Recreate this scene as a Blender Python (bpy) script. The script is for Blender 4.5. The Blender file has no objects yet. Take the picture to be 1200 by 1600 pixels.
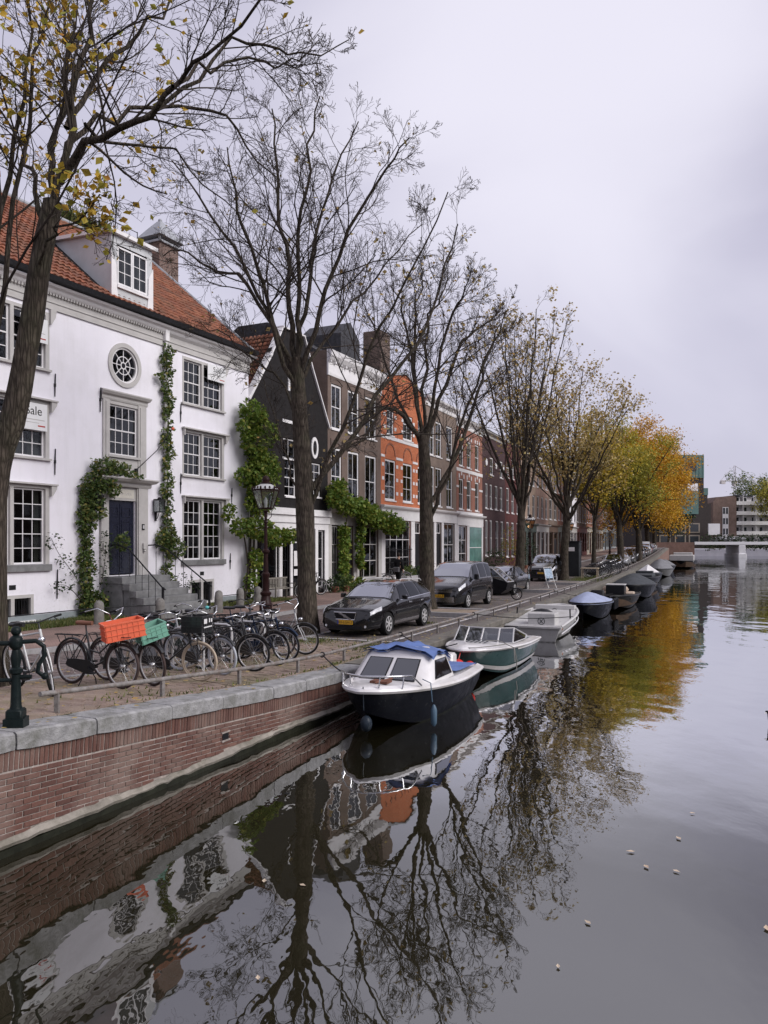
import bpy, math, random
import numpy as np
from mathutils import Vector, Matrix
S = bpy.context.scene
COL = S.collection
RAD = math.radians
# ------------------------------------------------------------------ camera, sky, sun, exposure
CAMZ = 3.25
cam_d = bpy.data.cameras.new('camera')
cam = bpy.data.objects.new('camera', cam_d)
COL.objects.link(cam)
cam.location = (0, 0, CAMZ)
cam.rotation_euler = (RAD(90), 0, 0)
cam_d.sensor_fit = 'HORIZONTAL'
cam_d.sensor_width = 36
cam_d.lens = 36
cam_d.shift_y = 49 / 1200
cam_d.clip_start = .1
cam_d.clip_end = 6000
S.camera = cam
SUN_DIR = Vector((.80, -.34, .62)).normalized()      # towards the sun, behind the overcast
wd = bpy.data.worlds.new('World')
S.world = wd
wd.use_nodes = True
nt = wd.node_tree
nt.nodes.clear()
def _n(t, **k):
    n = nt.nodes.new(t)
    for a, b in k.items(): setattr(n, a, b)
    return n
out = _n('ShaderNodeOutputWorld')
sky = _n('ShaderNodeTexSky', sky_type='NISHITA', sun_disc=False)
sky.sun_elevation = math.asin(SUN_DIR.z)
sky.sun_rotation = math.atan2(SUN_DIR.x, SUN_DIR.y)
bg1 = _n('ShaderNodeBackground'); bg1.inputs['Strength'].default_value = .05
nt.links.new(sky.outputs[0], bg1.inputs['Color'])
tc = _n('ShaderNodeTexCoord')
mp = _n('ShaderNodeMapping'); mp.inputs['Scale'].default_value = (1.1, 1.1, 2.0)
mp.inputs['Rotation'].default_value = (.25, .5, .3)
nt.links.new(tc.outputs['Generated'], mp.inputs['Vector'])
nz = _n('ShaderNodeTexNoise'); nz.inputs['Scale'].default_value = 1.7; nz.inputs['Detail'].default_value = 5; nz.inputs['Roughness'].default_value = .45
nz.inputs['Distortion'].default_value = .6
nt.links.new(mp.outputs[0], nz.inputs['Vector'])
rp = _n('ShaderNodeValToRGB')
rp.color_ramp.elements[0].position = .36; rp.color_ramp.elements[0].color = (.308, .297, .372, 1)
rp.color_ramp.elements[1].position = .66; rp.color_ramp.elements[1].color = (.388, .375, .445, 1)
nt.links.new(nz.outputs['Fac'], rp.inputs[0])
bg2 = _n('ShaderNodeBackground'); bg2.inputs['Strength'].default_value = 1.0
# thinner cloud, brighter, high ahead on the right
vm = _n('ShaderNodeVectorMath', operation='DOT_PRODUCT'); vm.inputs[1].default_value = Vector((.22, 1, .66)).normalized()
vn = _n('ShaderNodeVectorMath', operation='NORMALIZE'); nt.links.new(tc.outputs['Generated'], vn.inputs[0]); nt.links.new(vn.outputs[0], vm.inputs[0])
ma = _n('ShaderNodeMath', operation='MULTIPLY_ADD'); ma.inputs[1].default_value = .10; nt.links.new(nz.outputs['Fac'], ma.inputs[0]); nt.links.new(vm.outputs['Value'], ma.inputs[2])
mr = _n('ShaderNodeMapRange', interpolation_type='SMOOTHSTEP'); mr.inputs['From Min'].default_value = .985; mr.inputs['From Max'].default_value = 1.06; nt.links.new(ma.outputs[0], mr.inputs['Value'])
mc = _n('ShaderNodeMix', data_type='RGBA'); nt.links.new(mr.outputs[0], mc.inputs[0]); nt.links.new(rp.outputs[0], mc.inputs[6]); mc.inputs[7].default_value = (.480, .466, .530, 1)
nt.links.new(mc.outputs[2], bg2.inputs['Color'])
mx = _n('ShaderNodeMixShader'); mx.inputs[0].default_value = .9
nt.links.new(bg1.outputs[0], mx.inputs[1]); nt.links.new(bg2.outputs[0], mx.inputs[2])
nt.links.new(mx.outputs[0], out.inputs['Surface'])
sun_d = bpy.data.lights.new('sun', 'SUN')
sun_d.energy = 1.5
sun_d.angle = RAD(40)
sun_d.color = (1, .972, .95)
sun = bpy.data.objects.new('sun', sun_d)
COL.objects.link(sun)
sun.rotation_euler = SUN_DIR.to_track_quat('Z', 'Y').to_euler()
S.view_settings.view_transform = 'Standard'
S.view_settings.look = 'None'
S.view_settings.exposure = 0.94
S.view_settings.gamma = 1
S.view_settings.use_curve_mapping = False
try:
    S.cycles.max_bounces = 6; S.cycles.diffuse_bounces = 2; S.cycles.glossy_bounces = 3; S.cycles.transparent_max_bounces = 8
    S.cycles.transmission_bounces = 3; S.cycles.use_denoising = True; S.cycles.caustics_reflective = False; S.cycles.caustics_refractive = False
except Exception:
    pass
RND = random.Random(11)
NPR = np.random.default_rng(5)
# ------------------------------------------------------------------ mesh helpers
class MB:
    def __init__(s): s.v = []; s.f = []; s.m = []; s.k = 0
    def add(s, vs, fs):
        o = len(s.v); s.v.extend([tuple(p) for p in vs])
        for f in fs: s.f.append(tuple(i + o for i in f)); s.m.append(s.k)
    def box(s, x0, y0, z0, x1, y1, z1):
        s.add([(x0,y0,z0),(x1,y0,z0),(x1,y1,z0),(x0,y1,z0),(x0,y0,z1),(x1,y0,z1),(x1,y1,z1),(x0,y1,z1)],
              [(0,3,2,1),(4,5,6,7),(0,1,5,4),(1,2,6,5),(2,3,7,6),(3,0,4,7)])
    def obox(s, c, ax, ay, az):
        c = Vector(c); ax, ay, az = Vector(ax), Vector(ay), Vector(az)
        vs = [c + ax*i + ay*j + az*k for k in (-1,1) for (i,j) in ((-1,-1),(1,-1),(1,1),(-1,1))]
        s.add(vs, [(0,3,2,1),(4,5,6,7),(0,1,5,4),(1,2,6,5),(2,3,7,6),(3,0,4,7)])
    def cbox(s, x0, y0, z0, x1, y1, z1, b=.01):
        # box with chamfered vertical and top edges
        P = lambda d, z: [(x0+d,y0,z),(x1-d,y0,z),(x1,y0+d,z),(x1,y1-d,z),(x1-d,y1,z),(x0+d,y1,z),(x0,y1-d,z),(x0,y0+d,z)]
        def ins(z, d): return [(min(max(x,x0+d),x1-d), min(max(y,y0+d),y1-d), z) for x,y,_ in P(b, z)]
        s.loft([P(b,z0), P(b,z1-b), ins(z1,b)], True, True)
    def quad(s, a, b, c, d): s.add([a,b,c,d], [(0,1,2,3)])
    def loft(s, secs, cap0=True, cap1=True, closed=True):
        n = len(secs[0]); o = []
        for k in range(len(secs)-1):
            for i in range(n if closed else n-1):
                j = (i+1) % n
                o.append((k*n+i, k*n+j, (k+1)*n+j, (k+1)*n+i))
        if cap0: o.append(tuple(range(n-1,-1,-1)))
        if cap1: o.append(tuple((len(secs)-1)*n+i for i in range(n)))
        s.add([p for q in secs for p in q], o)
    def tube(s, pts, r, n=6, cap=True):
        pts = [Vector(p) for p in pts]
        rs = r if isinstance(r, (list, tuple)) else [r]*len(pts)
        secs = []; u = None
        for i, p in enumerate(pts):
            t = (pts[min(i+1,len(pts)-1)] - pts[max(i-1,0)])
            t = t.normalized() if t.length > 1e-9 else Vector((0,0,1))
            if u is None:
                u = t.cross(Vector((0,0,1)) if abs(t.z) < .9 else Vector((1,0,0))).normalized()
            else:
                u = (u - t*u.dot(t)).normalized()
            w = t.cross(u)
            secs.append([p + (u*math.cos(a) + w*math.sin(a))*rs[i] for a in [2*math.pi*q/n for q in range(n)]])
        s.loft(secs, cap, cap)
    def lathe(s, prof, n=12, c=(0,0,0), axis='z'):
        secs = []
        for r, z in prof:
            q = []
            for i in range(n):
                a = 2*math.pi*i/n; x, y = r*math.cos(a), r*math.sin(a)
                q.append((c[0]+x, c[1]+y, c[2]+z) if axis == 'z' else ((c[0]+x, c[1]-z, c[2]+y) if axis == 'y' else (c[0]+z, c[1]+x, c[2]+y)))
            secs.append(q)
        s.loft(secs, True, True)
    def ball(s, c, rx, ry=None, rz=None, nu=10, nv=6):
        ry = ry or rx; rz = rz or rx
        secs = []
        for k in range(nv+1):
            a = math.pi*(k/nv - .5); cr = max(math.cos(a), .02)
            secs.append([(c[0]+rx*cr*math.cos(2*math.pi*i/nu), c[1]+ry*cr*math.sin(2*math.pi*i/nu), c[2]+rz*math.sin(a)) for i in range(nu)])
        s.loft(secs, True, True)
    def prism(s, poly, y0, y1):
        # polygon in x,z extruded along y
        s.loft([[(x,y0,z) for x,z in poly], [(x,y1,z) for x,z in poly]], True, True)
    def torus(s, c, R, r, axis='y', n=28, m=8, sq=1.0, a0=0, a1=2*math.pi):
        full = abs(a1-a0-2*math.pi) < 1e-6
        secs = []
        for i in range(n if full else n+1):
            a = a0 + (a1-a0)*i/n
            q = []
            for j in range(m):
                b = 2*math.pi*j/m
                rr = R + r*math.cos(b); h = r*sq*math.sin(b)
                x, z = rr*math.cos(a), rr*math.sin(a)
                q.append((c[0]+x, c[1]+h, c[2]+z) if axis == 'y' else (c[0]+x, c[1]+z, c[2]+h))
            secs.append(q)
        if full: secs.append(secs[0])
        s.loft(secs, not full, not full)
    def build(s, name, mat, parent=None, smooth=0, loc=None, **kw):
        me = bpy.data.meshes.new(name)
        me.from_pydata(s.v, [], s.f)
        for m_ in (mat if isinstance(mat, (list, tuple)) else [mat]): me.materials.append(m_)
        if any(s.m): me.polygons.foreach_set('material_index', s.m)
        fix_normals(me)
        if smooth:
            me.polygons.foreach_set('use_smooth', [True]*len(me.polygons))
            me.set_sharp_from_angle(angle=RAD(smooth))
        me.update()
        return link(me, name, parent, loc, **kw)
import bmesh
def fix_normals(me):
    if len(me.polygons) > 60000: return
    b = bmesh.new(); b.from_mesh(me)
    bmesh.ops.recalc_face_normals(b, faces=b.faces)
    b.to_mesh(me); b.free()
def link(me, name, parent=None, loc=None, label=None, cat=None, group=None, kind=None, rot=None):
    o = bpy.data.objects.new(name, me); COL.objects.link(o)
    if parent is not None: o.parent = parent
    if loc is not None: o.location = loc
    if rot is not None: o.rotation_euler = rot
    if label: o['label'] = label
    if cat: o['category'] = cat
    if group: o['group'] = group
    if kind: o['kind'] = kind
    return o
def thing(name, label, cat, loc=(0,0,0), rz=0, group=None):
    return link(None, name, None, loc, label, cat, group, rot=(0,0,rz))
def np_mesh(name, V, F, mats, parent=None, smooth=False, **kw):
    V = np.asarray(V, dtype=np.float32).reshape(-1, 3); F = np.asarray(F, dtype=np.int32)
    me = bpy.data.meshes.new(name)
    me.vertices.add(len(V)); me.vertices.foreach_set('co', V.ravel())
    k = F.shape[1]
    me.loops.add(F.size); me.loops.foreach_set('vertex_index', F.ravel())
    me.polygons.add(len(F)); me.polygons.foreach_set('loop_start', np.arange(0, F.size, k, dtype=np.int32))
    me.polygons.foreach_set('loop_total', np.full(len(F), k, dtype=np.int32))
    if smooth: me.polygons.foreach_set('use_smooth', np.ones(len(F), dtype=bool))
    me.materials.append(mats)
    me.update(calc_edges=True); me.validate()
    return link(me, name, parent, **kw)
def dup(root, loc, rz, label=None, group=None):
    r = root.copy(); COL.objects.link(r); r.location = loc; r.rotation_euler = (root.rotation_euler.x, root.rotation_euler.y, rz)
    if label: r['label'] = label
    if group: r['group'] = group
    for ch in root.children:
        c = ch.copy(); COL.objects.link(c); c.parent = r
        for g in ch.children:
            d = g.copy(); COL.objects.link(d); d.parent = c
    return r
def text(name, body, size, mat, parent, loc, rot=(RAD(90),0,0), extr=.002, align='CENTER', font_shear=0):
    cu = bpy.data.curves.new(name, 'FONT'); cu.body = body; cu.size = size; cu.align_x = align; cu.align_y = 'CENTER'; cu.extrude = extr; cu.shear = font_shear
    cu.materials.append(mat)
    tmp = bpy.data.objects.new(name, cu); me = bpy.data.meshes.new_from_object(tmp); bpy.data.objects.remove(tmp)
    return link(me, name, parent, loc, rot=rot)
def pix(px, py, Y): return Vector(((px-600)/1200*Y, Y, CAMZ + (849-py)/1200*Y))
# ------------------------------------------------------------------ street frame: quay edge line, distance t along it, offset s towards the houses
_th = lambda t: RAD(float(np.interp(t, [16, 45, 75, 110, 400], [24.3, 23.0, 22.3, 21.8, 21.5])))
QS = 0.5
_q = {27: Vector((-.75, 15.06, 0))}        # t = 13.5
for i in range(28, 1000): a = _th((i-1)*QS); _q[i] = _q[i-1] + Vector((math.sin(a), math.cos(a), 0))*QS
for i in range(26, -160, -1): a = _th(i*QS); _q[i] = _q[i+1] - Vector((math.sin(a), math.cos(a), 0))*QS
def G(x, y):
    return float(np.interp(.412*x + .911*y, [-60, 0, 5.6, 8.3, 11, 13.4, 16, 58, 75, 100, 130, 160, 185, 400],
                           [1.7, 1.68, 1.29, 1.08, .88, .77, .75, .75, .86, 1.12, 1.55, 2.1, 2.3, 2.3]))
def W(t, s=0.0, dz=0.0):
    i = math.floor(t/QS); f = t/QS - i
    p = _q[i].lerp(_q[i+1], f); a = _th(t)
    n = Vector((-math.cos(a), math.sin(a), 0))
    p = p + n*s
    return Vector((p.x, p.y, G(p.x, p.y) + dz))
def head(t): return math.pi/2 - _th(t)      # z rotation that turns local +x along the street, away from the camera
def onground(x, y, dz=0.0): return Vector((x, y, G(x, y) + dz))
# ------------------------------------------------------------------ materials
def _mat(name):
    m = bpy.data.materials.new(name); m.use_nodes = True
    t = m.node_tree; t.nodes.clear()
    o = t.nodes.new('ShaderNodeOutputMaterial'); b = t.nodes.new('ShaderNodeBsdfPrincipled')
    t.links.new(b.outputs[0], o.inputs[0])
    return m, t, b, o
def _noise(t, scale, detail=4, vec=None, rough=.55):
    n = t.nodes.new('ShaderNodeTexNoise'); n.inputs['Scale'].default_value = scale; n.inputs['Detail'].default_value = detail; n.inputs['Roughness'].default_value = rough
    if vec is None:
        c = t.nodes.new('ShaderNodeTexCoord'); vec = c.outputs['Object']
    t.links.new(vec, n.inputs['Vector'])
    return n.outputs['Fac']
def _ramp(t, fac, stops):
    r = t.nodes.new('ShaderNodeValToRGB'); e = r.color_ramp.elements
    while len(e) < len(stops): e.new(.5)
    for q, (p, c) in zip(e, stops): q.position = p; q.color = (*c, 1)
    t.links.new(fac, r.inputs[0]); return r.outputs[0]
def _mixc(t, fac, a, b, mode='MIX'):
    m = t.nodes.new('ShaderNodeMix'); m.data_type = 'RGBA'; m.blend_type = mode
    for s, v in ((m.inputs[0], fac), (m.inputs[6], a), (m.inputs[7], b)):
        if hasattr(v, 'links'): t.links.new(v, s)
        else: s.default_value = v if isinstance(v, (int, float)) else (*v, 1)
    return m.outputs[2]
def _math(t, op, a, b=0.0):
    m = t.nodes.new('ShaderNodeMath'); m.operation = op
    for s, v in ((m.inputs[0], a), (m.inputs[1], b)):
        if hasattr(v, 'links'): t.links.new(v, s)
        else: s.default_value = v
    return m.outputs[0]
def _bump(t, b, h, st, dist=.02):
    n = t.nodes.new('ShaderNodeBump'); n.inputs['Strength'].default_value = st; n.inputs['Distance'].default_value = dist
    t.links.new(h, n.inputs['Height']); t.links.new(n.outputs[0], b.inputs['Normal'])
def sc(c, k): return tuple(min(1, x*k) for x in c)
def mat(name, c, rough=.6, var=.15, scale=6, bump=0, metal=0, spec=.5, fine=0, dirt=None, dirt_amt=.5, coat=0):
    if max(c) < .07 and not coat and rough > .3: spec = min(spec, .15)
    m, t, b, o = _mat(name)
    f = _noise(t, scale)
    col = _ramp(t, f, [(.3, sc(c, 1-var)), (.7, sc(c, 1+var))])
    if dirt:
        col = _mixc(t, _math(t, 'MULTIPLY', _ramp(t, _noise(t, scale*.37, 6, rough=.7), [(.46, (0,0,0)), (.66, (1,1,1))]), dirt_amt), col, dirt)
    t.links.new(col, b.inputs['Base Color'])
    b.inputs['Roughness'].default_value = rough; b.inputs['Metallic'].default_value = metal
    b.inputs['Specular IOR Level'].default_value = spec; b.inputs['Coat Weight'].default_value = coat
    b.inputs['Coat Roughness'].default_value = .05
    if bump: _bump(t, b, _noise(t, fine or scale*4, 5), bump)
    return m
def stain_low(m, z0=.10, c=(.028,.030,.018), amt=.9):
    # growth and dirt along the waterline of a hull (object z = height above the water)
    t = m.node_tree; b = next(n for n in t.nodes if n.type == 'BSDF_PRINCIPLED')
    co = t.nodes.new('ShaderNodeTexCoord'); sp = t.nodes.new('ShaderNodeSeparateXYZ'); t.links.new(co.outputs['Object'], sp.inputs[0])
    z = _math(t, 'ADD', sp.outputs[2], _math(t, 'MULTIPLY', _noise(t, 7, 4), .10))
    f = _math(t, 'MULTIPLY', _ramp(t, _math(t, 'MULTIPLY', z, 2), [(z0*2, (1,1,1)), (z0*2+.12, (0,0,0))]), amt)
    sc_ = _math(t, 'MULTIPLY', _ramp(t, _noise(t, 16, 6, rough=.7), [(.60, (0,0,0)), (.70, (1,1,1))]), .35)
    old = b.inputs['Base Color'].links[0].from_socket
    col = _mixc(t, sc_, old, (.16,.16,.15)); t.links.new(_mixc(t, f, col, c), b.inputs['Base Color'])
    t.links.new(_ramp(t, _noise(t, 5, 4), [(.3, (.25,)*3), (.7, (.6,)*3)]), b.inputs['Roughness'])
def island_mat(name, stops, rough=.8, bump=.3, scale=30, stain=None):
    m, t, b, o = _mat(name)
    oi = t.nodes.new('ShaderNodeObjectInfo'); g = t.nodes.new('ShaderNodeNewGeometry')
    r = _math(t, 'FRACT', _math(t, 'ADD', oi.outputs['Random'], g.outputs['Random Per Island']))
    col = _ramp(t, r, stops)
    c = t.nodes.new('ShaderNodeTexCoord')
    n = _noise(t, scale, 5, g.outputs['Position'])
    col = _mixc(t, .55, col, _ramp(t, n, [(.25, (.55,.55,.55)), (.75, (1.25,1.25,1.25))]), 'MULTIPLY')
    if stain:
        s = _ramp(t, _noise(t, stain[1], 4, g.outputs['Position']), [(.45, (0,0,0)), (.65, (1,1,1))])
        col = _mixc(t, _math(t, 'MULTIPLY', s, stain[2]), col, stain[0])
    t.links.new(col, b.inputs['Base Color']); b.inputs['Roughness'].default_value = rough
    b.inputs['Specular IOR Level'].default_value = .3
    _bump(t, b, n, bump, .01)
    return m
def brick_mat(name, c1, c2, mortar, bw=.22, rh=.065, rough=.85, ms=.011, axes='xz', var=.3, bump=.5, stain=None):
    m, t, b, o = _mat(name)
    c = t.nodes.new('ShaderNodeTexCoord'); sp = t.nodes.new('ShaderNodeSeparateXYZ'); t.links.new(c.outputs['Object'], sp.inputs[0])
    cb = t.nodes.new('ShaderNodeCombineXYZ')
    if axes == 'xz':
        t.links.new(_math(t, 'ADD', sp.outputs[0], sp.outputs[1]), cb.inputs[0]); t.links.new(sp.outputs[2], cb.inputs[1])
    else:
        t.links.new(sp.outputs[0], cb.inputs[0]); t.links.new(sp.outputs[1], cb.inputs[1])
    k = t.nodes.new('ShaderNodeTexBrick'); t.links.new(cb.outputs[0], k.inputs['Vector'])
    k.inputs['Scale'].default_value = 1; k.inputs['Brick Width'].default_value = bw; k.inputs['Row Height'].default_value = rh
    k.inputs['Mortar Size'].default_value = ms; k.inputs['Mortar Smooth'].default_value = .2; k.inputs['Bias'].default_value = 0
    k.inputs['Color1'].default_value = (*c1, 1); k.inputs['Color2'].default_value = (*c2, 1); k.inputs['Mortar'].default_value = (*mortar, 1)
    n = _noise(t, .9, 6, rough=.65)
    col = _mixc(t, .8, k.outputs[0], _ramp(t, n, [(.3, (1-var,)*3), (.7, (1+var,)*3)]), 'MULTIPLY')
    if stain: col = _mixc(t, _math(t, 'MULTIPLY', _ramp(t, _noise(t, stain[1], 6, rough=.65), [(.42, (0,0,0)), (.62, (1,1,1))]), stain[2]), col, stain[0])
    t.links.new(col, b.inputs['Base Color']); b.inputs['Roughness'].default_value = rough; b.inputs['Specular IOR Level'].default_value = .3
    h = _math(t, 'ADD', _math(t, 'MULTIPLY', k.outputs['Fac'], -1), _math(t, 'MULTIPLY', _noise(t, 60, 3), .3))
    _bump(t, b, h, bump, .01)
    return m
def leaf_mat(name, stops, trans=.25):
    m, t, b, o = _mat(name)
    g = t.nodes.new('ShaderNodeNewGeometry'); oi = t.nodes.new('ShaderNodeObjectInfo')
    r = _math(t, 'FRACT', _math(t, 'ADD', g.outputs['Random Per Island'], oi.outputs['Random']))
    col = _ramp(t, r, stops)
    n = _noise(t, .45, 3, g.outputs['Position'])
    col = _mixc(t, .7, col, _ramp(t, n, [(.3, (.7,.72,.7)), (.7, (1.25,1.22,1.2))]), 'MULTIPLY')
    t.links.new(col, b.inputs['Base Color']); b.inputs['Roughness'].default_value = .55; b.inputs['Specular IOR Level'].default_value = .3
    tr = t.nodes.new('ShaderNodeBsdfTranslucent'); t.links.new(col, tr.inputs[0])
    mx = t.nodes.new('ShaderNodeMixShader'); mx.inputs[0].default_value = trans
    t.links.new(b.outputs[0], mx.inputs[1]); t.links.new(tr.outputs[0], mx.inputs[2]); t.links.new(mx.outputs[0], o.inputs[0])
    return m
def glass_mat(name, tint=(.45,.47,.46), gl=.03, k=.55):
    m, t, b, o = _mat(name); t.nodes.remove(b)
    tr = t.nodes.new('ShaderNodeBsdfTransparent'); tr.inputs[0].default_value = (*tint, 1)
    gs = t.nodes.new('ShaderNodeBsdfGlossy'); gs.inputs['Roughness'].default_value = .03; gs.inputs[0].default_value = (.9,.92,.95,1)
    lw = t.nodes.new('ShaderNodeLayerWeight'); lw.inputs[0].default_value = .5
    f = _math(t, 'MINIMUM', _math(t, 'ADD', _math(t, 'MULTIPLY', _math(t, 'POWER', lw.outputs['Facing'], 3.5), k), gl + .03), .95)
    n = t.nodes.new('ShaderNodeBump'); n.inputs['Strength'].default_value = .08; n.inputs['Distance'].default_value = .01
    t.links.new(_noise(t, 2.5, 2), n.inputs['Height']); t.links.new(n.outputs[0], gs.inputs['Normal'])
    mx = t.nodes.new('ShaderNodeMixShader'); t.links.new(f, mx.inputs[0])
    t.links.new(tr.outputs[0], mx.inputs[1]); t.links.new(gs.outputs[0], mx.inputs[2]); t.links.new(mx.outputs[0], o.inputs[0])
    return m
white = mat('white_paint', (.78,.76,.76), .45, .05, 3, dirt=(.5,.49,.47), dirt_amt=.25)
plaster = mat('white_plaster', (.87,.845,.90), .85, .03, .8, bump=.12, fine=25, dirt=(.62,.60,.60), dirt_amt=.35)
def _streaks(m, amt=.13):
    t = m.node_tree; b = next(n for n in t.nodes if n.type == 'BSDF_PRINCIPLED')
    c = t.nodes.new('ShaderNodeTexCoord'); mp = t.nodes.new('ShaderNodeMapping'); mp.inputs['Scale'].default_value = (2.6, 2.6, .22); t.links.new(c.outputs['Object'], mp.inputs[0])
    s_ = _ramp(t, _noise(t, 1.6, 6, mp.outputs[0], .65), [(.48, (0,0,0)), (.72, (1,1,1))])
    s2 = _ramp(t, _noise(t, 11, 4), [(.55, (0,0,0)), (.75, (1,1,1))])
    sp = t.nodes.new('ShaderNodeSeparateXYZ'); t.links.new(c.outputs['Object'], sp.inputs[0])
    low = _ramp(t, sp.outputs[2], [(.9, (.9,.9,.9)), (1.0, (0,0,0))]); low = _math(t, 'MULTIPLY', _ramp(t, _math(t, 'MULTIPLY', sp.outputs[2], .4), [(.35, (1,1,1)), (1.0, (0,0,0))]), _math(t, 'MULTIPLY', s2, .7))
    old = b.inputs['Base Color'].links[0].from_socket
    t.links.new(_mixc(t, _math(t, 'MAXIMUM', _math(t, 'MULTIPLY', s_, amt), low), old, (.47,.46,.44)), b.inputs['Base Color'])
_streaks(plaster)
greytrim = mat('warm_grey_paint', (.50,.48,.46), .5, .06, 3, dirt=(.33,.32,.30), dirt_amt=.3)
greypaint = mat('blue_grey_plinth_paint', (.26,.29,.30), .6, .1, 4, bump=.1)
stonegrey = mat('blue_grey_stone', (.20,.20,.20), .75, .2, 5, bump=.25, dirt=(.1,.1,.095), dirt_amt=.6)
blackpaint = mat('black_paint', (.015,.015,.017), .35, .2, 5)
blackiron = mat('black_iron', (.02,.02,.022), .5, .3, 12, bump=.1)
blackwood = mat('black_tarred_brick', (.018,.016,.016), .7, .3, 5, bump=.3, fine=18)
navydoor = mat('navy_door_paint', (.012,.014,.028), .25, .2, 5)
glass = glass_mat('window_glass')
carglass = glass_mat('car_glass', (.04,.045,.045), .01, .4)
screenglass = glass_mat('windscreen_glass', (.06,.065,.065), .45, .9)
lampglass = glass_mat('lantern_glass', (.75,.78,.76), .12, .8)
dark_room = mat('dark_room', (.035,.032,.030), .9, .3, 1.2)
curtain = mat('white_curtain', (.62,.60,.56), .9, .1, 5)
rooftile = island_mat('red_roof_tile', [(0,(.175,.068,.042)), (.4,(.265,.095,.054)), (.75,(.33,.13,.072)), (1,(.215,.088,.062))], .75, .3, 18, stain=((.12,.085,.06), 1.3, .5))
lead = mat('lead_sheet', (.30,.31,.33), .55, .15, 3, bump=.1)
slate = mat('dark_roof_slate', (.05,.05,.055), .6, .3, 6, bump=.3, fine=14)
quaybrick = island_mat('quay_brick', [(0,(.105,.052,.042)), (.3,(.135,.066,.052)), (.6,(.165,.082,.064)), (.85,(.12,.060,.050)), (1,(.19,.105,.082))], .85, .5, 40, stain=((.26,.20,.17), 1.3, .5))
mortar = mat('old_mortar', (.38,.33,.30), .95, .25, 9, bump=.5, fine=50, dirt=(.16,.13,.11), dirt_amt=.6)
coping = mat('grey_coping_stone', (.29,.285,.285), .85, .25, 9, bump=.7, fine=30, dirt=(.13,.13,.11), dirt_amt=.75)
ledgem = mat('mossy_concrete_ledge', (.27,.245,.21), .9, .25, 5, bump=.6, fine=25, dirt=(.12,.11,.08), dirt_amt=.8)
algae = mat('wet_algae_band', (.020,.021,.014), .35, .4, 6, bump=.3)
oldbeam = mat('weathered_quay_beam', (.155,.14,.12), .9, .25, 3, bump=.5, fine=14, dirt=(.07,.07,.055), dirt_amt=.6)
roadbrick = island_mat('road_clinker', [(0,(.115,.09,.085)), (.35,(.16,.122,.114)), (.7,(.195,.152,.142)), (1,(.14,.12,.117))], .75, .35, 40, stain=((.17,.145,.13), .8, .35))
roadbase = mat('road_joint_sand', (.060,.052,.046), .95, .25, 9, bump=.4)
roadfar = brick_mat('road_clinker_far', (.12,.095,.09), (.175,.14,.13), (.075,.066,.06), .2, .1, axes='xy', bump=.3)
walkbrick = brick_mat('red_pavement_brick', (.25,.16,.135), (.33,.22,.185), (.14,.105,.09), .21, .07, axes='xy', bump=.3, stain=((.12,.09,.075), .6, .6))
parkbrick = brick_mat('parking_clinker', (.12,.10,.095), (.17,.145,.135), (.08,.07,.064), .21, .07, axes='xy', bump=.3)
kerbm = mat('kerb_granite', (.27,.26,.26), .8, .15, 8, bump=.3)
mark = mat('worn_road_paint', (.60,.58,.57), .8, .15, 6, dirt=(.17,.14,.13), dirt_amt=.8)
grassm = leaf_mat('grass_blades', [(0,(.07,.10,.025)), (.5,(.12,.155,.04)), (1,(.22,.19,.08))], .3)
soil = mat('mossy_soil', (.10,.085,.05), .95, .3, 5, bump=.5, dirt=(.06,.075,.025), dirt_amt=.7)
ironpaint = mat('weathered_rail_iron', (.20,.185,.175), .6, .3, 14, bump=.4, fine=40, dirt=(.12,.07,.045), dirt_amt=.7)
darkpost = mat('dark_green_cast_iron', (.007,.012,.012), .4, .3, 14, bump=.15)
redlamp = mat('dark_red_cast_iron', (.024,.010,.0095), .4, .3, 14, bump=.15)
bark = mat('tree_bark', (.066,.054,.044), .95, .35, 6, bump=0, dirt=(.05,.055,.03), dirt_amt=.4)
def _bark():
    t = bark.node_tree; b = next(n for n in t.nodes if n.type == 'BSDF_PRINCIPLED')
    c = t.nodes.new('ShaderNodeTexCoord'); mp = t.nodes.new('ShaderNodeMapping'); mp.inputs['Scale'].default_value = (16, 16, 2.2)
    t.links.new(c.outputs['Object'], mp.inputs[0])
    v = t.nodes.new('ShaderNodeTexVoronoi'); v.feature = 'DISTANCE_TO_EDGE'; v.inputs['Scale'].default_value = 1.2
    nz = t.nodes.new('ShaderNodeTexNoise'); nz.inputs['Scale'].default_value = 1.3; nz.inputs['Detail'].default_value = 5
    t.links.new(mp.outputs[0], nz.inputs[0])
    t.links.new(_mixc(t, .35, mp.outputs[0], nz.outputs['Color'], 'ADD'), v.inputs['Vector'])
    h = _math(t, 'ADD', _math(t, 'MINIMUM', v.outputs[0], .25), _math(t, 'MULTIPLY', nz.outputs['Fac'], .35))
    _bump(t, b, h, .9, .05)
    old = b.inputs['Base Color'].links[0].from_socket
    t.links.new(_mixc(t, .75, old, _ramp(t, v.outputs[0], [(0, (.40,.38,.36)), (.25, (1.3,1.28,1.25))]), 'MULTIPLY'), b.inputs['Base Color'])
_bark()
twig = mat('twig_bark', (.052,.042,.036), .9, .3, 3)
lf_yellow = leaf_mat('yellow_autumn_leaf', [(0,(.50,.30,.04)), (.35,(.66,.44,.06)), (.65,(.46,.38,.06)), (.85,(.30,.32,.06)), (1,(.55,.26,.05))], .35)
lf_gold = leaf_mat('golden_autumn_leaf', [(0,(.42,.19,.016)), (.4,(.62,.32,.02)), (.8,(.74,.46,.035)), (1,(.34,.19,.03))], .3)
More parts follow.
